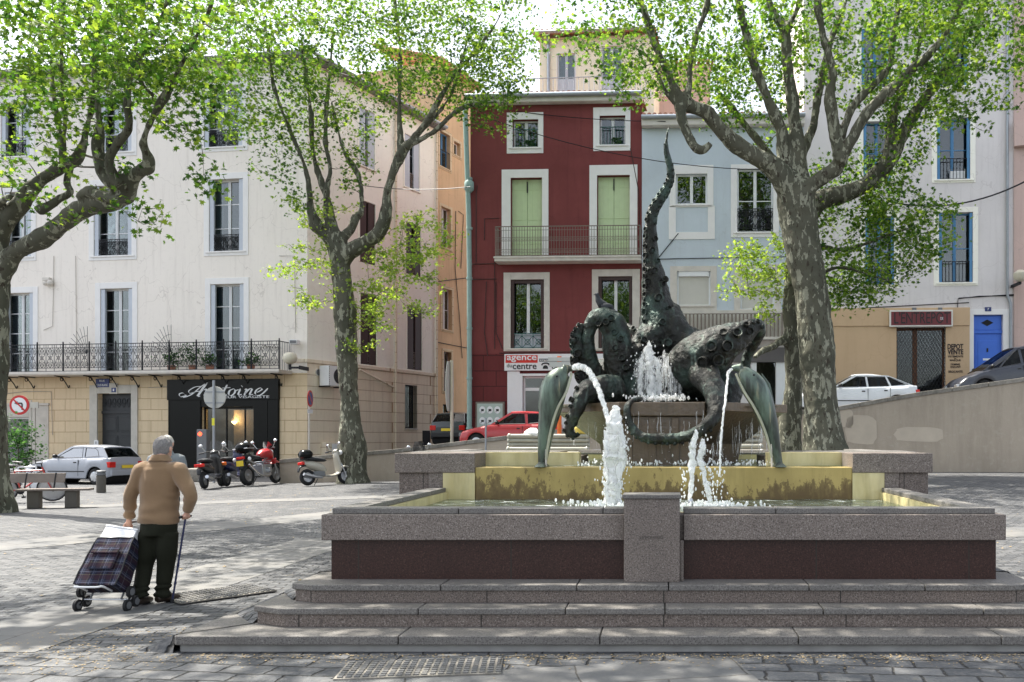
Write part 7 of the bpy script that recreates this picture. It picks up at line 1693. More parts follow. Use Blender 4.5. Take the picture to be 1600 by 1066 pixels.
# no-left-turn disc
g = P(30, 633, 35.4); t = thing('road_sign', 'round no-left-turn sign with a red ring at the left end of the ground floor', 'road sign', (g.x, 35.4, g.z))
m = MB(); m.lathe([(.40, 0), (.40, .03)], 36, axis='y'); m.build('sign_disc', simple('sign_red2', (.55, .03, .03), .4), t, smooth=40)
m = MB(); m.lathe([(.305, -.008), (.305, -.001)], 36, axis='y'); m.build('sign_face', m_wframe, t)
m = MB(); m.prism([(-.24, .20), (-.20, .245), (.245, -.20), (.205, -.245)], -.022, -.016); m.build('red_slash', bpy.data.materials['sign_red2'], t)
m = MB(); m.prism([(.10, -.20), (.155, -.20), (.155, .04), (.13, .085), (.09, .10), (-.08, .10), (-.08, .045), (.07, .045), (.10, .02)], -.015, -.010); m.prism([(-.06, .155), (-.06, .0), (-.20, .075)], -.0152, -.0102); m.build('arrow', m_plastic, t)
m = MB(); m.box(.3, .75, .03, .07, -.12, .12); m.tube([(.42, .1, .2), (.42, .1, -g.z)], .03, 8); m.build('bracket', m_stone, t)
# globe wall lamp
q = P(453, 560, 35.0); t = thing('wall_lamp', 'pale globe street lamp on a bracket at the corner of the cream building', 'lamp', q)
m = MB(); m.lathe([(.10, -.24), (.24, -.15), (.29, 0), (.25, .16), (.14, .23), (.03, .25)], 20); m.build('globe', simple('milky_globe', (.62, .58, .46), .3), t, smooth=True)
m = MB(); m.lathe([(.06, -.46), (.06, -.24)], 12); m.box(0, .42, -.05, .05, -.42, -.34); m.box(.38, .44, -.06, .8, -.45, -.30); m.build('bracket', m_iron, t)
q = P(461, 535, 35.6); t = thing('floodlight', 'small white security light above the globe lamp', 'lamp', q)
m = MB(); m.box(-.16, .16, -.2, .15, -.09, .09); m.build('housing', m_white, t, bevel=.02); m = MB(); m.box(-.13, .13, -.21, -.2, -.06, .06); m.build('lens', m_gplastic, t)
# AC unit on the side facade
s, z = SB.at(520, 588, -.4); t = thing('air_conditioner', 'white air conditioning unit mounted on the ashlar side wall behind the slender plane tree', 'air conditioner'); t.matrix_world = SB.T @ SB.M @ Matrix.Translation((s, -.45, z))
m = MB(); m.box(-.45, .55, -.15, .35, -.42, .42); m.build('case', m_wframe, t, bevel=.02)
m = MB(); m.lathe([(.32, -.16), (.32, -.151)], 24, (.15, 0, 0), axis='y'); m.build('fan', m_plastic, t); m = MB()
for k in range(9): m.box(-.44, -.40, -.156, -.15, -.38+k*.09, -.34+k*.09); m.tube([(.15+.035*(k+1)*cos(a*pi/8), -.165, .035*(k+1)*sin(a*pi/8)) for a in range(17)], .005, 3, caps=False)
m.build('grille', m_gplastic, t); m = MB(); m.box(-.4, -.36, -.15, .44, -.47, -.421); m.box(.46, .5, -.15, .44, -.47, -.421); m.build('bracket', m_iron, t)
# vent, no-parking sign, cabinet
s, z = SB.at(497, 582, 0); t = thing('wall_vent', 'round grey ventilation grille in the ashlar beside the air conditioner', 'vent'); t.matrix_world = SB.T @ SB.M @ Matrix.Translation((s, 0, z))
m = MB(); m.lathe([(.16, -.03), (.16, 0)], 20, axis='y'); m.build('frame', m_slab, t); m = MB(); m.lathe([(.13, -.035), (.13, -.031)], 20, axis='y'); m.build('grille', m_gplastic, t)
q = P(483, 623, 34.0); t = thing('road_sign', 'blue and red no-parking disc on a thin pole by the corner, turned nearly edge-on', 'road sign', (q.x, 34.0, 0), R(94)); zc = q.z
m = MB(); m.tube([(0, 0, 0), (0, 0, zc+.35)], .03, 8); m.build('pole', m_slab, t); m = MB(); m.lathe([(.33, -.05), (.33, -.03)], 28, (0, 0, zc), axis='y'); m.build('sign_disc', bpy.data.materials['sign_red2'], t)
m = MB(); m.lathe([(.25, -.056), (.25, -.0505)], 28, (0, 0, zc), axis='y'); m.build('sign_face', simple('sign_blue', (.05, .08, .25), .4), t); m = MB(); m.prism([(-.2, zc+.15), (-.15, zc+.2), (.2, zc-.15), (.15, zc-.2)], -.062, -.057); m.build('red_slash', bpy.data.materials['sign_red2'], t)
t2 = MB(); t2.box(-.28, .28, -.05, -.035, zc-.58, zc-.42); t2.build('plate', m_wframe, t)
q = SB.at(524, 700, -.3); t = thing('utility_cabinet', 'beige utility cabinet with a white door at the foot of the ashlar side wall', 'cabinet'); t.matrix_world = SB.T @ SB.M @ Matrix.Translation((q[0], 0, .3))
m = MB(); m.box(-.55, .4, -.3, 0, -.3, 1.15); m.build('case', m_ashlar2, t, bevel=.01); m = MB(); m.box(-.2, .36, -.32, -.301, .1, 1.1); m.build('door', m_wframe, t, bevel=.01)
# parking terminal with the red light
g = P(320, 712, 33.5); t = thing('access_terminal', 'slim grey access terminal with a round red light before the hairdresser', 'terminal', (g.x, 33.4, 0))
zt = EYE+(CY-671)*33.4/F; m = MB(); m.box(-.19, .19, -.14, .14, 0, zt); m.build('case', m_gplastic, t, bevel=.02); m = MB(); m.lathe([(.075, -.15), (.075, -.14)], 16, (-.06, 0, zt-.18), axis='y')
e2 = NT('red_signal'); e_ = e2.N('Emission'); e_.inputs[0].default_value = (1, .05, .02, 1); e_.inputs[1].default_value = 3; m.build('red_light', e2.out(e_.outputs[0]), t)
g = P(303, 752, 32.2); t = thing('stone_block', 'low rough stone block at the pavement edge left of the scooters', 'block', (g.x, 32.2, 0)); m = MB(); m.hexa([(-.25, -.25, 0), (.35, -.25, 0), (.35, .3, 0), (-.25, .3, 0), (-.2, -.2, .52), (.3, -.22, .5), (.32, .26, .54), (-.2, .25, .5)]); m.build('stone', m_cap, t, bevel=.05)
# edge-on sign post near the wall, thin post, orange signpost
q = P(706, 688, 33.0); t = thing('road_sign', 'cream pole with a sign turned edge-on in front of the orange building', 'road sign', (q.x, 33.0, 1.2), R(78)); zt = EYE+(CY-563)*33/F-1.2
m = MB(); m.tube([(0, 0, 0), (0, 0, zt)], .06, 10); m.build('pole', simple('cream_pole', (.55, .50, .40), .5), t); m = MB(); m.prism([(.34*cos(a*pi/12), zt-1.0+.95*max(-1, min(1, sin(a*pi/12)*1.15))) for a in range(24)], .08, .11); m.build('sign_panel', m_signback, t)
q = P(759, 697, 28.5); t = thing('marker_post', 'thin dark grey post standing before the coping left of the dolphin', 'post', (q.x, 28.5, gz(q.x, 28.5))); m = MB(); m.tube([(0, 0, 0), (0, 0, EYE+(CY-662)*28.5/F)], .03, 8); m.build('rod', m_pole, t); m = MB(); m.lathe([(.08, 0), (.08, .03)], 10); m.build('foot', m_pole, t)
q = P(874, 560, 27); t = thing('direction_sign', 'grey direction boards on an orange post seen behind the arched tentacle', 'road sign', (q.x, 27, gz(q.x, 27))); z = lambda v: EYE+(CY-v)*27/F-gz(q.x, 27)
m = MB(); m.tube([(0, 0, 0), (0, 0, z(557))], .07, 10); m.build('post', m_orangep, t); m = MB(); m.box(-.30, .42, -.1, -.075, z(574), z(566)); m.box(-.34, .40, -.1, -.075, z(565), z(559)); m.build('board', m_signback, t)
# tubular metal benches
def tube_bench(label, px0, px1, D, ytop, ybot):
    a, b = P(px0, ytop, D), P(px1, ybot, D); t = thing('metal_bench', label, 'bench', ((a.x+b.x)/2, D, gz(a.x, D)), 0, 'tubular steel benches behind the fountain'); z0 = gz(a.x, D); L = (b.x-a.x)/2
    for k in range(5):
        z = a.z-(a.z-b.z)*k/4-z0; m = MB(); y = .0 if k < 3 else -.12*(k-2); m.tube([(-L, y, z), (L, y, z)], .05, 10)
        for e in (-L, L): m.ell((e, y, z), (.05, .062, .062), 10, 6)
        m.build('slat', m_rail, t, smooth=50)
    for e in (-L+.12, L-.12): m = MB(); m.tube([(e, .05, 0), (e, .05, a.z-z0-.03)], .035, 8); m.tube([(e, .05, .35), (e, -.3, .35), (e, -.3, 0)], .03, 8); m.build('leg', m_pole, t)
    return t
m_rail = simple('brushed_steel_tube', (.34, .33, .28), .4, .3, 8, metal=.4)
tube_bench('tubular steel bench behind the left dolphin, loaded with bags', 796, 918, 17, 682, 709)
tube_bench('tubular steel bench seen between the bowl and the right dolphin', 1106, 1188, 17, 673, 706)
random.seed(4)
for i, (px_, py_, w, h, mat, lab) in enumerate(((835, 679, .42, .20, m_wframe, 'crumpled white bag at the left end of the steel bench'), (912, 670, .40, .26, simple('bag_multi', (.7, .55, .12), .6, .5, 9), 'yellow and orange carrier bag on the steel bench near the bowl'), (932, 676, .30, .22, m_gshut, 'pale bag between the steel bench and the bowl'))):
    q = P(px_, py_, 17.1); m = MB(); m.ell((0, 0, 0), (w/2, .16, h/2), 14, 9)
    for k in range(len(m.v)): v = Vector(m.v[k]); n_ = mnoise.noise_vector(v*7+Vector((i*3, 0, 0)))*.05; m.v[k] = tuple(v+n_)
    t = thing('bag', lab, 'bag', q); m.build('sack', mat, t, smooth=60); m = MB(); m.tube([(-.05, 0, h*.45), (-.03, 0, h*.6), (.04, 0, h*.58), (.06, 0, h*.42)], .012, 5); m.build('handle', mat, t)
# bins / boards behind: blue-green litter bin
q = P(945, 705, 17.4); t = thing('litter_bin', 'dark green litter bin half hidden behind the left side of the bowl', 'bin', (q.x, 17.4, gz(q.x, 17.4))); m = MB(); m.lathe([(.24, 0), (.27, 1.25)], 16); m.build('barrel', simple('bin_green', (.03, .12, .11), .5), t, smooth=40); m = MB(); m.lathe([(.285, 1.24), (.285, 1.30), (.22, 1.34)], 16); m.build('rim', m_iron, t, smooth=40)
# far right lantern
q = P(1594, 432, 33); t = thing('wall_lamp', 'cream lantern at the right edge of the picture', 'lamp', q); m = MB(); m.lathe([(.12, -.2), (.24, -.1), (.26, .12), (.1, .24)], 14); m.build('globe', bpy.data.materials['milky_globe'], t, smooth=True); m = MB(); m.box(-.05, .05, 0, .8, -.3, -.2); m.build('bracket', m_iron, t)
# clothes airer on the right balcony
s, z = GB.at(1498, 268, -.1); t = thing('clothes_airer', 'small white clothes airer with a cloth behind the upper right blue window railing', 'airer'); t.matrix_world = GB.root.matrix_basis @ Matrix.Translation((s, .1, z-.1))
m = MB(); m.box(-.28, .28, -.01, .01, -.3, .18); m.build('cloth', m_wframe, t); m = MB(); m.tube([(-.3, 0, -.45), (-.3, 0, .25), (.3, 0, .25), (.3, 0, -.45)], .012, 5); m.build('frame', m_alu, t)
# potted plants on the long balcony
def potplant(px_, w, h, lab, seed):
    s = LB.at(px_, 575, -.6)[0]; zf = LB.at(300, 580, -.9)[1]; t = thing('potted_plant', lab, 'plant', LB.root.matrix_basis @ Vector((s, -.6, zf)), 0, 'potted plants on the long balcony')
    m = MB(); m.lathe([(.12, 0), (.17, .26), (.15, .27)], 12); m.build('pot', m_tile, t, smooth=40)
    rg = np.random.default_rng(seed); c = rg.normal(0, 1, (30, 3))*np.array([w*.4, .12, h*.28])+np.array([0, 0, .3+h*.45]); c[:, 2] = np.maximum(c[:, 2], .2)
    leaves('foliage', m_shrub, t, c, 9, (.07, .07, .07), .11, seed)
potplant(268, .55, .65, 'leafy potted shrub at the left of the balcony plants', 1); potplant(301, .6, .75, 'tallest dark potted shrub on the balcony', 2); potplant(328, .3, .4, 'small trailing pot plant just left of the right-hand balcony door', 3); potplant(392, .5, .35, 'low pot plant at the right end of the balcony', 4)
t = thing('shrub', 'dark green shrub before the arched shop window at the far left', 'shrub', (P(28, 750, 34.3).x, 34.3, 0)); rg = np.random.default_rng(9); c = rg.normal(0, 1, (90, 3))*np.array([.42, .3, .55])+np.array([0, 0, 1.2]); leaves('foliage', m_shrub, t, c, 10, (.12, .12, .12), .16, 9); m = MB(); m.tube([(0, 0, 0), (.03, 0, .7), (0, 0, 1.4)], [.04, .03, .015], 6); m.build('stem', m_twig, t); m = MB(); m.box(-.5, .5, -.3, .3, 0, .35); m.build('planter', m_concrete, t, bevel=.02)
# overhead cables across the square
for i, (a, b, sag, lab) in enumerate((((480, 98, 35.8), (1040, 190, 34), .6, 'thin cable strung from the cream building to the tree above the red house'), ((735, 292, 34), (560, 289, 37), .15, 'pair of thin wires crossing the side street'), ((745, 178, 34.2), (1310, 262, 33.8), .8, 'thin cable crossing in front of the pale blue house'), ((1388, 315, 33.6), (1605, 282, 33.2), .5, 'drooping black cable across the greyish pink building'))):
    p, q = P(*a), P(*b); m = MB(); m.tube([p.lerp(q, k/16)-Vector((0, 0, 4*sag*(k/16)*(1-k/16))) for k in range(17)], .016 if i < 3 else .03, 4)
    tag(m.build('cable', m_iron), lab, 'cable')

# ------------------------------------------------------------------ litter on the paving
rg = np.random.default_rng(77); m = MB()
def lit(x, y, r, z=None):
    a = rg.uniform(0, 2*pi); z = gz(x, y)+.016 if z is None else z; k = 5; h = r*rg.uniform(.1, .5)
    m.add([(x, y, z+h)]+[(x+r*rg.uniform(.6, 1.1)*cos(a+2*pi*i/k), y+r*rg.uniform(.6, 1.1)*sin(a+2*pi*i/k), z) for i in range(k)], [(0, 1+i, 1+(i+1) % k) for i in range(k)])
for _ in range(1300):
    c = rg.choice([-3.4, -2.2, -1.0, .1, 1.3, 2.4]); lit(c+rg.normal(0, .45), 6.47-abs(rg.normal(0, .16)), rg.uniform(.004, .011))
for _ in range(500): lit(rg.uniform(-5.2, -3.9), rg.uniform(5.9, 7.4), rg.uniform(.004, .012))
for _ in range(700): lit(rg.uniform(-16, 14), rg.uniform(7.5, 27), rg.uniform(.01, .03))
o = m.build('leaf_litter', simple('dry_litter', (.34, .25, .13), .9, .4, 30)); tag(o, kind='stuff')
# ------------------------------------------------------------------ people
def chain(m, pts, n=14, k=3):
    """pts: (x, y, z, radius x, squash)"""
    s = spline(pts, k); m.tube([q[:3] for q in s], [max(q[3], .004) for q in s], n, sq=[q[4] for q in s], up=(0, 1, 0))
def fingers(m, wrist, bar, axis, side=1):
    """a closed hand: palm from wrist to the bar, four fingers curling round it, thumb from the side"""
    w = Vector(wrist); b = Vector(bar); ax = Vector(axis).normalized(); d = (b-w); L = d.length; d.normalize(); back = d.cross(ax).normalized()*side
    chain(m, [(*w, .024, .9), (*(w+d*L*.4), .032, .62), (*(w+d*L*.72+back*.006), .036, .55)], 10)
    for i, (o, ln) in enumerate(((-.030, .90), (-.010, 1.0), (.011, .96), (.031, .78))):
        r0 = b+ax*o+back*.016-d*.022; p = [r0-d*.012, r0+d*.020*ln, b+ax*o+back*.002+d*.026*ln, b+ax*o-back*.020+d*.012, b+ax*o-back*.018-d*.010]
        m.tube([Vector(q) for q in spline([tuple(v) for v in p], 2)], [.0095]*3+[.009]*3+[.0085]*2+[.008], 8)
    t0 = w+d*L*.45-ax*.028; t1 = t0+d*.03-ax*.012-back*.012; t2 = b-ax*.018-back*.022
    m.tube([t0, t1, t2], [.013, .011, .009], 8)
def person(label, X, Y, hair_m, top_m, bot_m, J, collar=True, name='person'):
    """J: joints in metres relative to (X, Y, 0)"""
    O = Vector((X, Y, 0)); g = lambda k: Vector(J[k])
    m = MB(); h = g('head'); nk = g('neck'); f = Vector(J.get('face', (0, 1, 0))).normalized(); s_ = Vector((f.y, -f.x, 0))
    # head, jaw, nose, ears, neck
    m.ell(h, (.077, .093, .108), 20, 14); m.ell(h+f*.028+Vector((0, 0, -.055)), (.058, .062, .060), 14, 10)
    m.ell(h+f*.097+Vector((0, 0, -.018)), (.012, .018, .022), 8, 6)
    for sg in (-1, 1): m.ell(h+s_*sg*.081+Vector((0, 0, -.012)), (.012, .020, .032), 8, 8)
    chain(m, [(*(h+Vector((0, 0, -.05))), .055, 1), (*nk, .056, 1), (*(nk+Vector((0, -.01, -.07))), .08, .8)], 12)
    sh, hp_ = (g('shL')+g('shR'))/2, g('hip')
    chain(m, [(*(nk+Vector((0, -.01, -.05))), .09, .7), (*sh, .15, .55), (*(sh.lerp(hp_, .4)), .15, .62), (*(sh.lerp(hp_, .8)), .145, .66), (*hp_, .15, .66)], 16)
    for s in 'LR':
        chain(m, [(*g('sh'+s), .052, 1), (*g('el'+s), .040, 1), (*g('wr'+s), .026, .9)], 12)
        if 'bar'+s in J: fingers(m, J['wr'+s], J['bar'+s], J['ax'+s], 1 if s == 'R' else -1)
        chain(m, [(*g('hj'+s), .085, 1), (*g('kn'+s), .055, 1), (*g('an'+s), .035, 1)], 12)
    body = remeshed(m, name, m_skin, None, .0075, 3); body.location = O; tag(body, label, 'person')
    # eyes and mouth on the face
    e = MB()
    for sg in (-1, 1): e.ell(h+f*.088+s_*sg*.03+Vector((0, 0, .008)), (.010, .006, .006), 8, 6)
    e.box(h.x-.02, h.x+.02, h.y+f.y*.088-.002, h.y+f.y*.088+.002, h.z-.064, h.z-.058); e.build('eyes', m_dark, body)
    # hair: short, combed back, grey
    m = MB(); m.ell(h+Vector((0, -.008*f.y, .014)), (.083, .098, .105), 20, 14); m.ell(h-f*.03+Vector((0, 0, -.03)), (.074, .068, .072), 14, 10)
    cut = h+f*.045
    def hd(v): return .006*mnoise.noise(Vector((v.x*70, v.y*70, v.z*25)))+.005*mnoise.noise(v*20)
    hr = remeshed(m, 'hair', hair_m, body, .007, 2, hd)
    bm = bmesh.new(); bm.from_mesh(hr.data)
    dead = [v for v in bm.verts if (v.co-cut).dot(f) > 0 and v.co.z < h.z+.07 or v.co.z < h.z-.088]
    bmesh.ops.delete(bm, geom=dead, context='VERTS'); bm.to_mesh(hr.data); bm.free()
    # sweater with collar and ribbed hem
    m = MB(); hem = Vector(J['hem'])
    a = nk+Vector((0, -.015, -.045))
    chain(m, [(*a, .075, .85), (*(a+Vector((0, -.01, -.04))), .125, .68), (*(sh+Vector((0, 0, .015))), .178, .60), (*(sh.lerp(hem, .30)), .190, .64), (*(sh.lerp(hem, .62)), .182, .70), (*(sh.lerp(hem, .88)), .196, .70), (*hem, .192, .70)], 22)
    for s in 'LR':
        S, E, W_ = g('sh'+s), g('el'+s), g('wr'+s); W2 = W_+(E-W_).normalized()*.02
        chain(m, [(*(S+(sh-S)*.35+Vector((0, 0, .0))), .085, .95), (*S, .084, 1), (*(S.lerp(E, .5)), .074, 1), (*E, .062, 1), (*(E.lerp(W2, .6)), .050, 1), (*W2, .041, 1)], 16)
    def folds(v):
        q = .010*sin(v.z*48+6*mnoise.noise(v*4))*max(0, mnoise.noise(v*3+Vector((3, 0, 0)))+.3)
        return q+.010*mnoise.noise(v*7)
    o = remeshed(m, 'sweater', top_m, body, .011, 4, folds)
    if collar:
        m = MB(); rows = []
        for i in range(25):
            an = 2*pi*i/24; c, s = cos(an), sin(an); rows.append([(a.x+.066*c, a.y+.062*s, a.z+.055), (a.x+.074*c, a.y+.070*s, a.z+.062), (a.x+.108*c, a.y+.100*s, a.z+.012-.012*abs(c)), (a.x+.100*c, a.y+.092*s, a.z-.004)])
        m.grid(rows); m.build('collar', top_m, o, smooth=60)
    # trousers
    m = MB()
    chain(m, [(*(hem+Vector((0, 0, .05))), .168, .72), (*(hp_), .176, .74), (*((g('hjL')+g('hjR'))/2+Vector((0, 0, .02))), .165, .76)], 20)
    for s in 'LR':
        H_, K, A = g('hj'+s), g('kn'+s), g('an'+s); chain(m, [(*(H_+Vector((0, 0, .05))), .100, 1), (*(H_.lerp(K, .5)), .096, 1), (*K, .078, 1), (*(K.lerp(A, .6)), .070, 1), (*A, .074, 1.0), (*(A+Vector((0, 0, -.035))), .078, 1)], 16)
    def tf(v): return .009*sin(v.z*26+5*mnoise.noise(v*3))*max(0, .2+mnoise.noise(v*2.4))+.008*mnoise.noise(v*6)+(.010*sin(v.z*90+4*mnoise.noise(v*5)) if v.z < .2 else 0)
    remeshed(m, 'trousers', bot_m, body, .012, 4, tf)
    for s in 'LR':
        A = g('an'+s); f2 = Vector(J.get('toe'+s, (0, 1, 0))).normalized(); m = MB()
        chain(m, [(*(Vector((A.x, A.y, .05))-f2*.065), .036, 1), (*(Vector((A.x, A.y, .058))), .045, 1), (*(Vector((A.x, A.y, .045))+f2*.10), .048, .85), (*(Vector((A.x, A.y, .032))+f2*.19), .032, .8)], 12)
        so = remeshed(m, 'shoe', m_shoe, body, .009, 2)
        for v in so.data.vertices:
            if v.co.z < .008: v.co.z = .004
    return body
def knit():
    t = NT('camel_knit'); c = t.mix(t.noise(7, detail=5), (.215, .135, .075), (.295, .192, .108))
    w = t.N('TexWave'); w.wave_type = 'BANDS'; w.bands_direction = 'Z'; w.inputs['Scale'].default_value = 38; w.inputs['Distortion'].default_value = 1.5; t.L(t.tc.outputs['Object'], w.inputs['Vector'])
    h = t.math('ADD', w.outputs['Fac'], t.noise(160, detail=2)); return t.out(t.bsdf(c, .95, 0, t.bump(h, .35, .006), .15, Sheen_Weight=.3))
m_knit = knit(); m_olive = simple('olive_wool', (.016, .017, .010), .9, .3, 9, .3, 120, spec=.2); m_shoe = simple('dark_shoe', (.03, .02, .014), .4, .2, 9)
m_hair = simple('grey_hair', (.24, .225, .215), .8, .5, 70, .8, 160); m_hair2 = simple('pale_hair', (.62, .58, .52), .8, .3, 60, .6, 140)
m_greyjacket = simple('grey_jacket', (.20, .22, .23), .7, .2, 5)
MX, MY = P(247, 800, 8.5).x, 8.5
def mp_(x, y, D=8.5): q = P(x, y, D); return (q.x-MX, q.y-MY, q.z)
hand = P(200, 826, 8.64); cane_top = P(290, 808, 8.50)
man = person('elderly man seen from behind in a camel sweater and olive trousers, leaning on a cane', MX, MY, m_hair, m_knit, m_olive, dict(
    head=mp_(255, 700, 8.56), neck=mp_(252, 713, 8.52), face=(.12, 1, -.05), shL=mp_(222, 735), shR=mp_(279, 735), elL=mp_(204, 775, 8.50), elR=mp_(298, 774, 8.44),
    wrL=mp_(202, 811, 8.60), wrR=mp_(292, 803, 8.48), hip=mp_(248, 822), hem=mp_(248, 818), hjL=mp_(233, 840), hjR=mp_(262, 840), knL=mp_(226, 884, 8.5), knR=mp_(259, 884, 8.52), anL=mp_(219, 926, 8.38), anR=mp_(254, 929, 8.52),
    barL=tuple(hand-Vector((MX, MY, 0))), axL=(1, .1, 0), barR=tuple(cane_top-Vector((MX, MY, 0))), axR=(.25, 1, 0), toeL=(-.05, 1, 0), toeR=(.35, 1, 0)))
t = thing('walking_cane', 'dark blue adjustable walking cane in the old man right hand', 'cane', P(269, 943, 8.53)); t.location.z = 0; b = cane_top-Vector(t.location)
m = MB(); m.tube([(0, 0, .01), b], .0095, 10); 
for k in (.22, .42, .44): q = b*k; m.tube([q, q+b.normalized()*.025], .0125, 10)
m.build('shaft', simple('blue_metal', (.03, .035, .09), .35, .1), t, smooth=50)
m = MB(); m.tube(spline([tuple(b+Vector((-.02, -.07, .0))), tuple(b+Vector((0, 0, .012))), tuple(b+Vector((.02, .06, .005)))], 4), .013, 10); m.build('handle', m_plastic, t, smooth=True)
m = MB(); m.lathe([(.017, 0), (.018, .03), (.012, .05)], 12); m.build('rubber_tip', m_rubber, t, smooth=40)
# second pedestrian, mostly hidden behind the man
X2, Y2 = P(259, 800, 12.2).x, 12.2
def j2(x, z, y=0): return (x, y, z)
person('person with pale hair and a grey jacket walking ahead, hidden behind the old man', X2, Y2, m_hair2, m_greyjacket, simple('dark_trousers', (.03, .03, .035), .9), dict(
    head=j2(.02, 1.56), neck=j2(.02, 1.44), shL=j2(-.17, 1.33), shR=j2(.19, 1.33), elL=j2(-.23, 1.05), elR=j2(.25, 1.05), wrL=j2(-.22, .82, .05), wrR=j2(.25, .82, .05), hip=j2(0, .86), hem=j2(0, .84), hjL=j2(-.09, .76), hjR=j2(.09, .76),
    knL=j2(-.10, .44, .05), knR=j2(.09, .44, -.03), anL=j2(-.10, .09, .1), anR=j2(.09, .09, -.1), barL=j2(-.22, .75, .06), axL=(0, 1, 0), barR=j2(.25, .75, .06), axR=(0, 1, 0)))
# driver of the silver car
dm = Matrix.Translation(sc.location) @ Matrix.Rotation(sc.rotation_euler.z, 4, 'Z')
m = MB(dm); m.ell((-.30, .37, 1.14), (.095, .08, .115), 16, 10); m.tube([(-.33, .37, 1.06), (-.36, .37, .98)], .06, 10); m.tube([(-.37, .37, .98), (-.38, .37, .85), (-.40, .37, .52)], [.10, .17, .16], 14, sq=.75)
for sg in (-1, 1): m.tube(spline([(-.36, .37+sg*.17, .92), (-.18, .37+sg*.22, .74), (.12, .37+sg*.13, .90)], 3), .045, 8); m.ell((.16, .37+sg*.13, .93), (.05, .035, .04), 8, 6)
for sg in (-1, 1): m.tube([(-.38, .37+sg*.09, .56), (.02, .37+sg*.11, .60), (.18, .37+sg*.11, .42)], [.08, .07, .05], 10)
dr = remeshed(m, 'person', m_skin, None, .014, 3); tag(dr, 'driver sitting at the wheel of the silver hatchback', 'person')
m = MB(dm); m.ell((-.315, .37, 1.16), (.10, .088, .115), 14, 10); m.build('hair', m_dark, dr, smooth=True)
m = MB(dm); m.tube([(-.37, .37, .99), (-.38, .37, .85), (-.40, .37, .56)], [.12, .185, .17], 14, sq=.78)
for sg in (-1, 1): m.tube(spline([(-.36, .37+sg*.17, .93), (-.18, .37+sg*.22, .75), (.06, .37+sg*.15, .87)], 3), .055, 8)
remeshed(m, 'jacket', m_seat, dr, .018, 3)
# ------------------------------------------------------------------ shopping trolley
def plaid():
    t = NT('navy_tartan'); sx_ = t.N('SeparateXYZ'); t.L(t.tc.outputs['Object'], sx_.inputs[0])
    def band(axis, per, w, ph=0): return t.math('LESS_THAN', t.math('FRACT', t.math('ADD', t.math('DIVIDE', sx_.outputs[axis], per), ph)), w)
    c = t.mix(t.noise(60), (.009, .010, .022), (.016, .017, .032))
    for ax in (0, 2, 1):
        if ax == 1: c = t.mix(t.math('MULTIPLY', band(1, .11, .10, .3), .35), c, (.12, .12, .14)); continue
        c = t.mix(t.math('MULTIPLY', band(ax, .11, .34, .2), .5), c, (.035, .014, .022))
        c = t.mix(t.math('MULTIPLY', band(ax, .11, .10, .6), .55), c, (.11, .12, .17))
        c = t.mix(t.math('MULTIPLY', band(ax, .11, .05, .85), .5), c, (.13, .11, .07))
        c = t.mix(t.math('MULTIPLY', band(ax, .11, .05, .42), .5), c, (.08, .09, .14))
    return t.out(t.bsdf(c, .85, 0, t.bump(t.noise(200), .3, .002), .2))
m_plaid = plaid()
TY0 = 8.22; TX = -5.30
T = thing('shopping_trolley', 'navy tartan shopping trolley with a pocket, tilted and pulled by the old man', 'trolley', (TX, TY0, .12)); T.rotation_euler = (R(-34), 0, R(-2))
m = MB(); nx, nz = 10, 12; W2, DP, HH = .20, .19, .50
def bagp(u, v, w_):     # u across, v up, w front(-)/back(+)
    wd = W2*(1.0+.04*sin(pi*v))*(1-.10*v); x = wd*u; y = -.03-DP*.5+DP*.5*w_*(1-.22*v)*(1+.12*sin(pi*v)); z = .03+HH*v
    n_ = mnoise.noise_vector(Vector((x*9, y*9, z*9)))*.010; return (x+n_.x, y+n_.y*1.4, z+n_.z*.5)
per = [(-1+2*i/8, -1) for i in range(9)]+[(1, -1+2*i/5) for i in range(1, 6)]+[(1-2*i/8, 1) for i in range(1, 9)]+[(-1, 1-2*i/5) for i in range(1, 5)]
rows = [[bagp(u*(.97 if abs(u) == 1 and abs(w_) == 1 else 1), k/nz, w_) for u, w_ in per] for k in range(nz+1)]
m.grid(rows, closed=True); m.add(rows[0], [tuple(range(len(per)))]); top = [(p[0]*.96, p[1], p[2]-.02) for p in rows[-1]]; m.grid([rows[-1], top], closed=True); m.add(top, [tuple(range(len(per)))])
m.build('bag', m_plaid, T, smooth=50)
m = MB(); g_ = lambda u, v, w_: bagp(u, v, w_)
y0 = -.03-DP-.015; m.hexa([(-.12, y0-.028, .17), (.12, y0-.028, .17), (.12, y0+.02, .19), (-.12, y0+.02, .19), (-.12, y0-.02, .37), (.12, y0-.02, .37), (.12, y0+.02, .37), (-.12, y0+.02, .37)]); m.build('pocket', m_plaid, T, bevel=.012)
m = MB(); m.hexa([(-.13, y0-.042, .33), (.13, y0-.042, .33), (.13, y0-.03, .33), (-.13, y0-.03, .33), (-.13, y0-.026, .40), (.13, y0-.026, .40), (.13, y0+.0, .405), (-.13, y0+.0, .405)]); m.build('pocket_flap', m_plaid, T, bevel=.006)
m = MB()
for sg in (-1, 1): m.tube([g_(sg*.99, v/8, -1.0) for v in range(9)], .007, 6)
m.tube([g_(-1+2*i/8, 1, -1.0) for i in range(9)], .007, 6); m.build('piping', m_plastic, T)
m = MB()
for sg in (-1, 1): m.tube(spline([(sg*.15, .0, -.02), (sg*.15, .0, .5), (sg*.13, .0, .62), (sg*.05, .0, .77)], 3), .009, 8)
m.build('frame', m_gplastic, T, smooth=True)
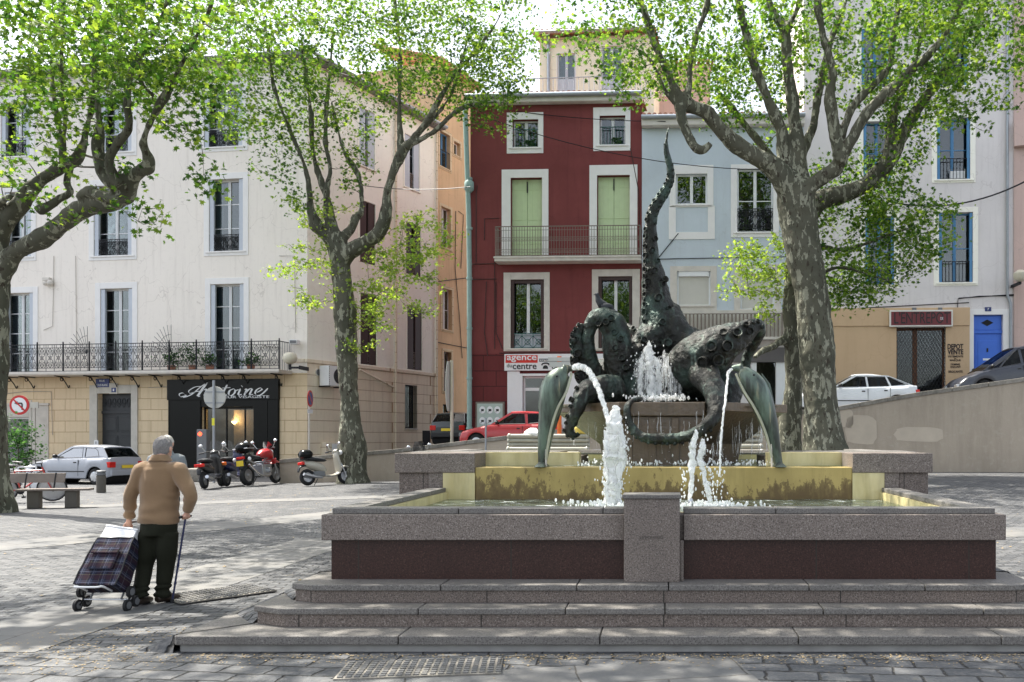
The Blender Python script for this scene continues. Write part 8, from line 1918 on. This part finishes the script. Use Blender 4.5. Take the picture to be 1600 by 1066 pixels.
m = MB(); m.tube(spline([(-.075, .0, .73), (-.07, .0, .79), (-.03, 0, .815), (.03, 0, .815), (.07, 0, .79), (.075, 0, .73)], 4), .014, 10); m.build('handle', m_gplastic, T, smooth=True)
m = MB(); m.tube(spline([(-.14, -.10, .02), (-.14, -.24, .00), (-.13, -.27, -.02), (.06, -.27, -.02), (.10, -.24, .0), (.10, -.10, .02)], 4), .010, 8); m.build('stand', m_white, T, smooth=True)
def small_wheel(x, y, z, r):
    w = MB(); w.lathe([(r*.75, -.016), (r, -.012), (r, .012), (r*.75, .016)], 18, (x, y, z), axis='x'); o = w.build('wheel', m_rubber, T2, smooth=40)
    w = MB(); w.lathe([(r*.62, -.018), (r*.62, .018)], 14, (x, y, z), axis='x'); w.build('rim', m_gplastic, o)
T2 = T
Ti = Matrix.Rotation(T.rotation_euler.z, 4, 'Z') @ Matrix.Rotation(T.rotation_euler.x, 4, 'X'); Ti = Ti.inverted()
for sx_ in (-.235, .235):
    for k in range(3):
        a = pi/2+2*pi*k/3+.12; q = Ti @ Vector((sx_, .075*cos(a), .075*sin(a)-.022+.0)); small_wheel(q.x, q.y, q.z, .056)
    m = MB()
    for k in range(3): a = pi/2+2*pi*k/3+.12; m.tube([Ti @ Vector((sx_*.93, 0, -.022)), Ti @ Vector((sx_*.93, .075*cos(a), .075*sin(a)-.022))], .012, 6)
    m.build('wheel_star', m_plastic, T)
m = MB(); m.tube([Ti @ Vector((-.23, 0, -.022)), Ti @ Vector((.23, 0, -.022))], .008, 8); m.build('axle', m_alu, T)
# white box riding on top of the bag
Bx = thing('polystyrene_box', 'white polystyrene box sticking out of the top of the tartan trolley', 'box'); Bx.matrix_world = Matrix.Translation((TX, TY0, .12)) @ Ti.inverted() @ Matrix.Translation((-.005, -.12, .505)) @ Matrix.Rotation(R(8), 4, 'Y')
m = MB(); m.box(-.165, .165, -.075, .055, 0, .13); m.build('box_body', m_white, Bx, bevel=.008); m = MB(); m.box(-.17, .17, -.08, .06, .13, .148); m.build('lid', m_white, Bx, bevel=.005)
